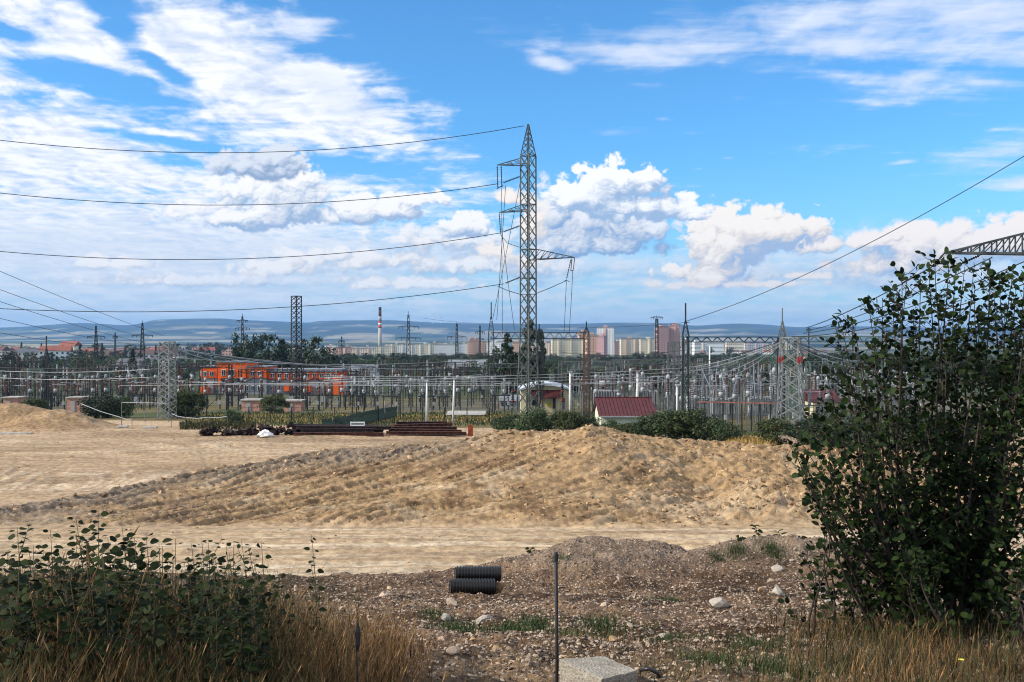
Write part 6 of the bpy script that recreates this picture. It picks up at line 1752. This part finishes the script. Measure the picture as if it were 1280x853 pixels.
# ------------------------------------------------------------------ grasses and weeds
M_dry = leafmat('dry_grass', (.035, .018, .008), (.34, .19, .075), .8, .2)
M_drg = leafmat('mixed_grass', (.010, .016, .005), (.09, .085, .030), .8, .2)
M_grn = leafmat('fresh_grass', (.012, .030, .007), (.045, .085, .018), .7, .25)
M_shrub = leafmat('alder_leaf', (.004, .010, .003), (.026, .046, .010), .6, .14, .10)
M_weed = leafmat('nettle_leaf', (.004, .009, .003), (.028, .042, .010), .65, .14, .1)
M_twig = simple('alder_twig', (.045, .032, .024), .8, .3, 20.0)
M_stalk = simple('weed_stalk', (.10, .075, .035), .8, .3, 10.0)
def blades(name, x, y, h, w, lean, mat, seed, heads=0.0):
    r = np.random.default_rng(seed); n = len(x); z = height(x, y, True) - .01
    a = r.uniform(0, 6.283, n); lx = np.cos(a) * lean * h; ly = np.sin(a) * lean * h; px_, py_ = -np.sin(a), np.cos(a)
    T = np.array([0, .35, .7, 1.0]); Wd = np.array([1, .85, .55, .12])
    V_ = np.zeros((n, 8, 3))
    for i, (t, wd) in enumerate(zip(T, Wd)):
        cx = x + lx * t * t; cy_ = y + ly * t * t; cz = z + h * (t - .12 * lean * t * t)
        V_[:, i * 2] = np.stack([cx - px_ * w * wd, cy_ - py_ * w * wd, cz], 1); V_[:, i * 2 + 1] = np.stack([cx + px_ * w * wd, cy_ + py_ * w * wd, cz], 1)
    i = np.arange(n)[:, None] * 8
    F = np.concatenate([np.stack([i + 2 * k, i + 2 * k + 1, i + 2 * k + 3, i + 2 * k + 2], 2).reshape(-1, 4) for k in range(3)])
    Vall = V_.reshape(-1, 3)
    if heads:
        m = np.nonzero(r.uniform(0, 1, n) < heads)[0]; hv = []; k = len(m); hh_ = r.uniform(.04, .10, k); ww = r.uniform(.0015, .0042, k)
        tip = np.stack([x[m] + lx[m], y[m] + ly[m], z[m] + h[m] * (1 - .12 * lean[m] if hasattr(lean, '__len__') else 1)], 1)
        d = np.stack([np.cos(a[m]) * .5, np.sin(a[m]) * .5, np.full(k, .8)], 1)
        s = np.stack([px_[m], py_[m], np.zeros(k)], 1)
        q0 = tip - d * hh_[:, None] * .2; q1 = tip + d * hh_[:, None] * .4 + s * ww[:, None]; q2 = tip + d * hh_[:, None]; q3 = tip + d * hh_[:, None] * .4 - s * ww[:, None]
        o = len(Vall); Vall = np.concatenate([Vall, np.stack([q0, q1, q2, q3], 1).reshape(-1, 3)]); j = o + np.arange(k) * 4
        F = np.concatenate([F, np.stack([j, j + 1, j + 2, j + 3], 1)])
    return link(name, mesh_from(name, Vall, F, mat), kind='stuff')
def field(n, fn, seed, y0, y1, x0=-9, x1=9):
    r = np.random.default_rng(seed); y = r.uniform(y0, y1, n); x = r.uniform(x0, x1, n); k = r.uniform(0, 1, n) < fn(x, y)
    return x[k], y[k], r
def pxof(x, y): return CXP + x / y * FPX
# tall dry stand at the lower left
x, y, r = field(60000, lambda x, y: sst(pxof(x, y), 560, 440) * (.35 + .65 * sst(fbm(x * 1.5, y * 1.5, 501, 3), -.2, .2)) * (pxof(x, y) > -80), 1, 3.2, 7.6, -5.5, 0)
p = pxof(x, y); h = np.interp(p, [-80, 100, 250, 380, 470, 560], [.72, .70, .60, .52, .40, .16]) * r.uniform(.55, 1.12, len(x)) * np.interp(y, [3.2, 5, 7.6], [.62, .95, .72])
blades('tall_dry_grass', x, y, h, r.uniform(.0012, .0030, len(x)), r.uniform(.05, .6, len(x)), M_dry, 11, .35)
x, y, r = field(34000, lambda x, y: sst(pxof(x, y), 480, 200) * (pxof(x, y) > -80), 2, 3.2, 7.0, -5.5, 0)
h = r.uniform(.3, .85, len(x)) * np.interp(y, [3.2, 5, 7], [.6, .95, .8])
blades('tall_green_grass', x, y, h, r.uniform(.0015, .0035, len(x)), r.uniform(.1, .8, len(x)), M_drg, 12, 0)
# thin cover across the slope front
x, y, r = field(70000, lambda x, y: (.12 + .6 * sst(fbm(x * 1.2, y * 1.2, 505, 4), .0, .3)) * sst(y, 8.8, 6.6), 3, 4.6, 9.0, -5, 5.5)
blades('dry_turf', x, y, r.uniform(.02, .10, len(x)), r.uniform(.001, .0025, len(x)), r.uniform(.3, 1.2, len(x)), M_dry, 13, 0)
x, y, r = field(60000, lambda x, y: sst(fbm(x * 1.0, y * 1.0, 507, 4), .05, .35) * .45 * (pxof(x, y) > 800) + .0 * x, 4, 5.2, 9.0, 0, 6)
blades('green_turf', x, y, r.uniform(.03, .14, len(x)), r.uniform(.001, .003, len(x)), r.uniform(.3, 1.0, len(x)), M_drg, 14, 0)
# standing dry grass under the tall bush
x, y, r = field(26000, lambda x, y: sst(pxof(x, y), 930, 1100) * sst(fbm(x * 1.3, y * 1.3, 509, 3), -.3, .15), 5, 4.2, 9.0, 1, 6)
blades('dry_grass_under_bush', x, y, r.uniform(.05, .24, len(x)), r.uniform(.0012, .003, len(x)), r.uniform(.1, .7, len(x)), M_dry, 15, .2)
x, y, r = field(9000, lambda x, y: sst(pxof(x, y), 900, 1150), 6, 4.2, 9.5, 1, 6)
blades('green_grass_under_bush', x, y, r.uniform(.08, .35, len(x)), r.uniform(.002, .004, len(x)), r.uniform(.2, .9, len(x)), M_drg, 16, 0)
# tufts on the rubble: each a thing
ps_ = random.Random(12)
for i in range(26):
    px = ps_.uniform(400, 1010); py = ps_.uniform(735, 845); Y = ground_Y(px, py); s = ps_.uniform(.03, .075)
    place_rock(px, py, Y, s, 'loose broken stone half sunk in the rubble ' + ('left of the pipes' if px < 560 else 'below the pipes' if px < 690 else 'right of the rod' if px < 820 else 'on the right of the slope'), (M_grav, M_clod)[i % 2], 300 + i % 7)['group'] = 'loose stones in the rubble'
TL = [(640, 793, .50, .16, 'fresh green grass tuft below the white angular rock'), (572, 788, .40, .13, 'green tuft left of the tuft by the white rock'), (752, 790, .42, .15, 'fresh green tuft directly above the concrete block'), (714, 800, .35, .10, 'low green tuft between the rod and the block'),
      (545, 770, .3, .10, 'sparse green tuft left of the small white rock'), (670, 783, .3, .12, 'thin grass tuft just left of the rod'), (820, 750, .3, .09, 'low dark tuft in the middle of the gravel slope'), (840, 752, .25, .08, 'faint green tuft right of the middle of the gravel slope'),
      (700, 700, .35, .07, 'small green tuft on the left foot of the gravel heap'), (660, 688, .2, .20, 'spiky little thistle left of the gravel heap'), (840, 800, .4, .10, 'green tuft to the right of the block'), (940, 808, .5, .12, 'broad green tuft in front of the pale rocks'), (965, 838, .6, .15, 'broad tuft at the bottom edge right of the block'),
      (880, 830, .4, .10, 'low green tuft at the bottom edge'), (920, 693, .35, .16, 'weedy tuft on top of the bank left'), (965, 690, .35, .20, 'weedy tuft on top of the bank right'), (896, 700, .25, .10, 'low tuft at the left end of the weedy bank'), (740, 690, .12, .04, 'dark speck of weed on the gravel heap')]
for i, (px, py, w_, h_, lb) in enumerate(TL):
    Y = ground_Y(px, py); cx_t = px2(px, Y); r = np.random.default_rng(700 + i); n = int(420 * w_ / .4)
    xx = cx_t + r.normal(0, w_ * .30, n) * (1 + .4 * np.sin(np.arange(n))); yy = Y + r.normal(0, w_ * .40, n)
    o = blades('grass_tuft', xx, yy, r.uniform(.25, 1.25, n) * h_ * .8, r.uniform(.0015, .004, n), r.uniform(.2, .9, n), M_grn, 720 + i, 0)
    del o['kind']; o['label'] = lb; o['category'] = 'grass tuft'
# yard grasses by the fence and the orange strip
def patch(name, p0, p1, Y0, Y1, n, h0, h1, mat, seed):
    r = np.random.default_rng(seed); y = r.uniform(Y0, Y1, n); x = (r.uniform(p0, p1, n) - CXP) / FPX * y
    return blades(name, x, y, r.uniform(h0, h1, n), r.uniform(.03, .07, n), r.uniform(.1, .6, n), mat, seed + 1, 0)
M_straw = leafmat('straw_grass', (.30, .20, .06), (.55, .38, .13), .8, .2)
patch('straw_by_tape', 908, 972, 98, 104, 1600, .4, .9, M_straw, 41); patch('straw_on_bank', 640, 745, 98, 106, 2600, .3, .8, M_straw, 42)
patch('yard_grass', 232, 640, 128, 150, 2600, .15, .5, M_straw, 43); patch('yard_green_grass', 232, 640, 122, 158, 7000, .15, .5, M_grn, 44)
patch('yard_edge_grass', 225, 320, 118, 126, 1600, .3, .7, M_drg, 45)

# ------------------------------------------------------------------ leafy plants
def leaf_unit(name, mat, L=1.0, W=.42, teeth=False, fold=.12, round_=False):
    """a leaf one unit long, folded along its rib"""
    n = 5; V_ = []; F = []
    for i in range(n + 1):
        t = i / n; w = W * (math.sin(math.pi * min(1, t ** .75 if not round_ else t ** .9)) ** (.75 if not round_ else .5)); w = max(w, .01)
        z = -.12 * t * t
        V_ += [(-w, t * L, z + w * fold * 1.4), (0, t * L, z), (w, t * L, z + w * fold * 1.4)]
    for i in range(n):
        a = i * 3; F += [(a, a + 1, a + 4, a + 3), (a + 1, a + 2, a + 5, a + 4)]
    return np.array(V_), np.array(F)
def leaves_np(unit, P, Dr, Nr, S):
    """place leaves: base points P, pointing along Dr, facing Nr"""
    V_, F = unit; n = len(P)
    y_ = Dr / np.linalg.norm(Dr, axis=1)[:, None]; x_ = np.cross(y_, Nr); x_ /= np.linalg.norm(x_, axis=1)[:, None] + 1e-6; z_ = np.cross(x_, y_)
    W = P[:, None, :] + S[:, None, None] * (V_[None, :, 0:1] * x_[:, None] + V_[None, :, 1:2] * y_[:, None] + V_[None, :, 2:3] * z_[:, None])
    Fa = (F[None] + (np.arange(n) * len(V_))[:, None, None]).reshape(-1, F.shape[1]); return W.reshape(-1, 3), Fa
UL = leaf_unit('leaf', None, 1.0, .40, round_=True); UN = leaf_unit('leaf', None, 1.0, .34)
def leaf_part(unit, P, D_, N_, s, mat, parent, key):
    if key not in UNIT_BAR: UNIT_BAR[key] = mesh_from('leaf', unit[0], unit[1], mat)
    y_ = Vector(D_).normalized(); x_ = y_.cross(Vector(N_)).normalized(); z_ = x_.cross(y_)
    m = Matrix((x_, y_, z_)).transposed().to_4x4(); m.translation = Vector(P)
    o = link('leaf', UNIT_BAR[key], parent); o.matrix_local = m @ Matrix.Scale(s, 4); return o

# the tall alder bush on the right
def alder(label, bx_, by_, stems, seed, leaf_s, nparts):
    g = H1(bx_, by_); t = thing('alder_bush', label, 'bush', (bx_, by_, g)); r = random.Random(seed); o0 = Vector((bx_, by_, g))
    P_, D_, N_ = [], [], []
    for (tx, ty, tY, base) in stems:
        tip = P3(tx, ty, tY) - o0; b0 = Vector((base, r.uniform(-.25, .25), -.1)); b0.z = H1(bx_ + b0.x, by_ + b0.y) - g - .05
        H_ = tip.z - b0.z; pts = []
        n = 12; wx_, wy_ = r.uniform(-.06, .06), r.uniform(-.06, .06)
        for i in range(n + 1):
            u = i / n; p = b0.lerp(tip, u); bow = math.sin(u * math.pi) * .10 * H_
            p.x += bow * (.35 if tip.x < b0.x else -.35) * -1 * .5 + math.sin(u * 9 + wx_ * 50) * .02; p.y += bow * wy_ * 4 + math.cos(u * 8 + wy_ * 50) * .02; pts.append(p)
        r0 = .011 + .007 * H_ / 3
        part('stem', MB().tube(pts, [r0 * (1 - .86 * i / n) for i in range(n + 1)], 5), M_twig, t, True)
        # side twigs
        tw = MB(); nt = int(9.5 * H_)
        ends = []
        for k in range(nt):
            u = 1 - (r.random() ** 1.15) * .90; i = min(n - 1, int(u * n)); p = pts[i].lerp(pts[i + 1], u * n - i)
            a = r.uniform(0, 6.28); L = H_ * .20 * (1.06 - u) * r.uniform(.5, 1.25) + .09
            d = Vector((math.cos(a), math.sin(a), r.uniform(.45, 1.0))).normalized(); q = [p, p + d * L * .5 + Vector((0, 0, -.01)), p + d * L + Vector((0, 0, .03 * L))]
            tw.tube(q, [.0042, .0028, .0012], 3, False); ends.append((q, L))
        ends.append(([pts[-4], pts[-2], pts[-1]], .35))
        part('twigs', tw, M_twig, t, kind='stuff')
        for (q, L) in ends:
            m = max(3, int(L / (.034 if tx > 1110 else .050)))
            for k in range(m):
                u = (k + r.random()) / m; p = q[0].lerp(q[1], u * 2) if u < .5 else q[1].lerp(q[2], u * 2 - 1)
                ax = (q[2] - q[0]).normalized(); a = k * 2.4 + r.uniform(-.5, .5); s1 = ax.orthogonal().normalized(); s2 = ax.cross(s1)
                d = (ax * r.uniform(.25, .9) + (s1 * math.cos(a) + s2 * math.sin(a))).normalized(); d.z += r.uniform(-.35, .25)
                nn = Vector((r.gauss(0, .7), r.gauss(-.25, .7), 1)).normalized()
                P_.append(p + d * .012); D_.append(d); N_.append(nn)
            P_.append(q[2]); D_.append((q[2] - q[1]).normalized()); N_.append(Vector((r.gauss(0, .5), -.6, .8)))
    n = len(P_); rr_ = np.random.default_rng(seed); S = leaf_s * rr_.uniform(.38, 1.22, n); Pn = np.array([tuple(p) for p in P_])
    # leaves nearest to the camera and largest become parts of their own
    score = S / np.maximum(Pn[:, 1] + by_, 1); big = set(np.argsort(-score)[:nparts].tolist())
    idx = np.array([i for i in range(n) if i not in big])
    Dn = np.array([tuple(p) for p in D_]); Nn = np.array([tuple(p) for p in N_])
    V_, F = leaves_np(UL, Pn[idx], Dn[idx], Nn[idx], S[idx])
    link('foliage', mesh_from('foliage', V_, F, M_shrub, True), t, kind='stuff')
    for i in big: leaf_part(UL, P_[i], D_[i], N_[i], float(S[i]), M_shrub, t, 'alderleaf')
    print('alder leaves', n); return t
rs = random.Random(77)
st = []
for (tx, ty) in ((1162, 332), (1196, 340), (1214, 336), (1245, 345), (1290, 338), (1266, 336), (1132, 358), (1102, 376), (1066, 402), (1172, 318), (1182, 326), (1148, 345), (1128, 343), (1205, 330), (1222, 362), (1238, 334), (1252, 350), (1268, 362), (1280, 340), (1296, 365), (1312, 350), (1330, 360), (1350, 400), (1085, 388), (1100, 392), (1118, 372), (1042, 408), (1052, 404), (1070, 440),
                 (1030, 468), (1020, 500), (1006, 515), (992, 556), (1000, 596), (1014, 610), (1028, 540), (1022, 628), (1036, 585), (1048, 520), (1060, 480), (1090, 430), (1140, 400), (1180, 380), (1225, 400), (1265, 410), (1190, 430), (1110, 470), (1240, 470), (1320, 480), (1080, 540), (1200, 540), (1060, 620),
                 (996, 545), (1004, 575), (1016, 555), (1075, 500), (1160, 500), (1275, 500), (1230, 600), (1120, 600)):
    Y = rs.uniform(7.2, 8.8); base = (px2(1165 + (tx - 1165) * rs.uniform(.10, .42), 8) - px2(1165, 8)) + rs.uniform(-.10, .22)
    st.append((tx, ty, Y, base))
alder('tall dark leafy bush filling the right side of the picture', px2(1165, 8.0), 8.0, st, 5, .058, 300)
for (px, yt, n, lb, sd) in ((1012, 665, 4, 'low leafy shoots at the left foot of the tall bush', 8), (1060, 700, 6, 'leafy undergrowth at the foot of the tall bush', 9), (1150, 690, 8, 'dark leafy undergrowth beneath the middle of the tall bush', 10), (1250, 700, 8, 'dark leafy undergrowth beneath the right part of the tall bush', 11)):
    Y0 = 8.2 if px < 1100 else 7.4
    alder(lb, px2(px + 15, Y0), Y0, [(px + rs.uniform(-28, 34), yt + rs.uniform(-15, 45), Y0 + rs.uniform(-.3, .3), rs.uniform(-.15, .15)) for _ in range(n)], sd, .06, 20)

# nettles and other weeds at the left: each plant a thing
UX = [UN, leaf_unit('leaf', None, 1.15, .15), leaf_unit('leaf', None, .95, .46), UN]
def weed(label, tx, ty, Y, seed, leaf_s=.085, dens=1.0, bend=.0, name='weed', cat='weed', mat=None, group=None, maxpart=26, stalk=None):
    tip = P3(tx, ty, Y); bx_ = tip.x + bend; g = H1(bx_, Y); r = random.Random(seed); H_ = tip.z - g
    t = thing(name, label, cat, (bx_, Y, g), 0, group); o0 = Vector((bx_, Y, g)); q = tip - o0
    pts = [Vector((0, 0, -.03)).lerp(q, u) + Vector((math.sin(u * 3.1) * .03, math.sin(u * 2.2) * .03, 0)) for u in (0, .25, .5, .75, 1)]
    part('stem', MB().tube(pts, [.0045, .004, .0032, .0024, .0012], 5), stalk or M_stalk, t, True)
    n = max(5, int(H_ / .045 * dens)); k = 0; P_, D_, N_, S_ = [], [], [], []
    for i in range(n):
        u = .18 + .82 * (i + .5) / n; j = min(3, int(u * 4)); p = pts[j].lerp(pts[j + 1], u * 4 - j)
        for s in (0, 1):
            a = i * 1.57 + s * math.pi + r.uniform(-.4, .4); d = Vector((math.cos(a), math.sin(a), r.uniform(-.35, .45)))
            P_.append(p + d * .015); D_.append(d); N_.append(Vector((r.gauss(0, .4), r.gauss(-.75, .4), .8))); S_.append(leaf_s * r.uniform(.7, 1.2) * (1.1 - .55 * abs(u - .55) * 2 * .8))
        if r.random() < .35 and u < .85:
            a = r.uniform(0, 6.28); d = Vector((math.cos(a), math.sin(a), .7)).normalized(); L = H_ * .22 * r.uniform(.6, 1.2); part('side_stem', MB().tube([p, p + d * L * .5, p + d * L], [.0025, .002, .001], 4), stalk or M_stalk, t, True)
            for m in range(int(L / .03)):
                b = m * 2.4; dd = (d * .5 + Vector((math.cos(b), math.sin(b), 0))).normalized(); P_.append(p + d * L * (m + 1) / (L / .03)); D_.append(dd); N_.append(Vector((r.gauss(0, .4), r.gauss(0, .4), 1))); S_.append(leaf_s * r.uniform(.5, .85))
    order = sorted(range(len(P_)), key=lambda i: -S_[i]); big = order[:maxpart]; rest = order[maxpart:]
    ux = UX[seed % 4]
    for i in big: leaf_part(ux, P_[i], D_[i], N_[i], S_[i], mat or M_weed, t, 'weedleaf' + str(seed % 4))
    if rest:
        A_ = lambda l: np.array([tuple(l[i]) for i in rest]); V_, F = leaves_np(ux, A_(P_), A_(D_), A_(N_), np.array([S_[i] for i in rest])); link('foliage', mesh_from('foliage', V_, F, mat or M_weed, True), t, kind='stuff')
    return t
WD = [(18, 668, 5.0, 'broad-leaved weed at the left edge'), (38, 690, 4.7, 'broad-leaved weed second from the left edge'), (5, 700, 4.5, 'dark leafy weed in the lower left corner region'), (60, 672, 5.2, 'leafy weed left of the tallest one'), (92, 655, 5.2, 'tall weed left of the highest weed tip'),
      (105, 690, 4.8, 'bushy weed under the highest weed tip'), (132, 682, 5.0, 'leafy weed in the middle of the left clump'), (120, 648, 5.6, 'highest weed tip of the left clump'), (150, 668, 5.2, 'bushy weed right of the highest tip'), (165, 680, 4.9, 'weed with many leaves right of the clump centre'),
      (180, 676, 5.1, 'large-leaved weed at the right of the clump'), (196, 684, 5.0, 'last large-leaved weed of the left clump'), (75, 700, 4.5, 'shaded low weed in front of the clump'), (140, 705, 4.5, 'shaded weed low in the middle of the clump'), (30, 725, 4.2, 'dark weed low at the left edge'), (180, 710, 4.6, 'low weed under the large-leaved ones')]
for i, (px, py, Y, lb) in enumerate(WD): weed(lb, px, py - 8, Y, 800 + i, .062, 1.15, rs.uniform(-.08, .08))
for i in range(60):
    px = rs.uniform(-30, 330); weed('dark leafy weed in the shaded lower part of the left clump', px, rs.uniform(690, 780), rs.uniform(4.2, 5.4), 850 + i, .052, 1.1, rs.uniform(-.1, .1), group='shaded weeds of the left clump', maxpart=10)
for i in range(16):
    px = 60 + i * 17 + rs.uniform(-8, 8); weed('thin ragged weed stalk rising out of the left clump ' + ('near its left side', 'in its middle', 'near its right side', 'beyond its right end')[i // 4], px, rs.uniform(668, 700), rs.uniform(4.8, 5.8), 940 + i, .04, .7, rs.uniform(-.12, .12), group='thin ragged weeds of the left clump', maxpart=8)
for i, (px, py, Y, b, lb) in enumerate(((258, 674, 5.6, -.05, 'slim weed with a drooping top right of the left clump'), (300, 676, 5.6, .02, 'weed with a ragged head left of the branching one'), (325, 678, 5.5, -.03, 'branching weed with curled tip leaves'), (388, 670, 5.7, .0, 'lone weed with a leafy head standing against the road'),
        (232, 700, 5.2, .03, 'thin low weed right of the clump'), (285, 712, 5.2, .02, 'thin weed in front of the ragged one'), (345, 715, 5.4, .05, 'thin bent weed left of the lone one'))):
    weed(lb, px, py, Y, 880 + i, .045, .7, b, maxpart=12)
for i, (px, py, Y, lb) in enumerate(((943, 655, 15.6, 'feathery green weed standing highest on the weedy bank'), (972, 664, 15.6, 'smaller weed right of the feathery one'), (925, 672, 15.5, 'dark round-leaved weed on the weedy bank'), (1000, 672, 15.4, 'leafy weed at the right end of the weedy bank'), (662, 685, 15.2, 'small spiky weed left of the gravel heap'))):
    weed(lb, px, py, Y, 900 + i, .09, .9, .03, maxpart=20)
# dead stalk and yellow blooms
x = px2(447, 4.4); g = H1(x, 4.4); t = thing('dead_stalk', 'dark dead stalk standing in the dry grass', 'stalk', (x, 4.4, g))
part('stalk', MB().tube([(0, 0, -.05), (.005, 0, .12), (-.006, 0, zat(795, 4.4) - g)], [.006, .0075, .003], 5), M_blk, t); part('seed_head', MB().lathe([(.003, 0), (.011, .03), (.012, .09), (.004, .13)], 6, (0, 0, zat(815, 4.4) - g)), M_blk, t)
M_yel = simple('yellow_leaf', (.75, .60, .06), .7, .1, 10.0)
for i, (px, py, Y, lb) in enumerate(((1199, 825, 5.0, 'pale yellow flower head at the bottom right'),)):
    p = P3(px, py, Y); g = H1(p.x, Y); t = thing('yellow_flower', lb, 'flower', (p.x, Y, g))
    part('stem', MB().tube([(0, .01, -.02), (.01, 0, p.z - g)], .0015, 4), M_stalk, t)
    for k in range(6):
        a = k * 1.047; leaf_part(UN, (0.01, 0, p.z - g), (math.cos(a), math.sin(a), .25), (0, -.3, 1), .016, M_yel, t, 'petal')
# a few tall straws
for i in range(34):
    px = rs.uniform(20, 520); Y = rs.uniform(4.2, 6.0); x = px2(px, Y); g = H1(x, Y); h = np.interp(px, [0, 250, 520], [.85, .72, .42]) * rs.uniform(.8, 1.12); a = rs.uniform(0, 6.28); l = rs.uniform(.05, .3)
    t = thing('grass_stalk', 'single tall straw rising above the dry grass at the lower left', 'grass', (x, Y, g), 0, 'tall straws at the lower left')
    q = [Vector((math.cos(a) * l * u * u, math.sin(a) * l * u * u, h * u)) for u in (0, .3, .6, .85, 1)]
    part('straw', MB().tube(q, [.0018, .0016, .0013, .001, .0008], 4), M_dry, t)
    part('ear', MB().tube([q[-1], q[-1] + (q[-1] - q[-2]).normalized() * .045, q[-1] + (q[-1] - q[-2]).normalized() * .09], [.001, .005, .001], 4), M_dry, t)
print('near', round(time.time() - T0, 1), len(scene.objects))
tri = sum(sum(len(p.vertices) - 2 for p in me.polygons) if len(me.polygons) < 20000 else len(me.polygons) * 2 for me in bpy.data.meshes)
print('triangles', tri)
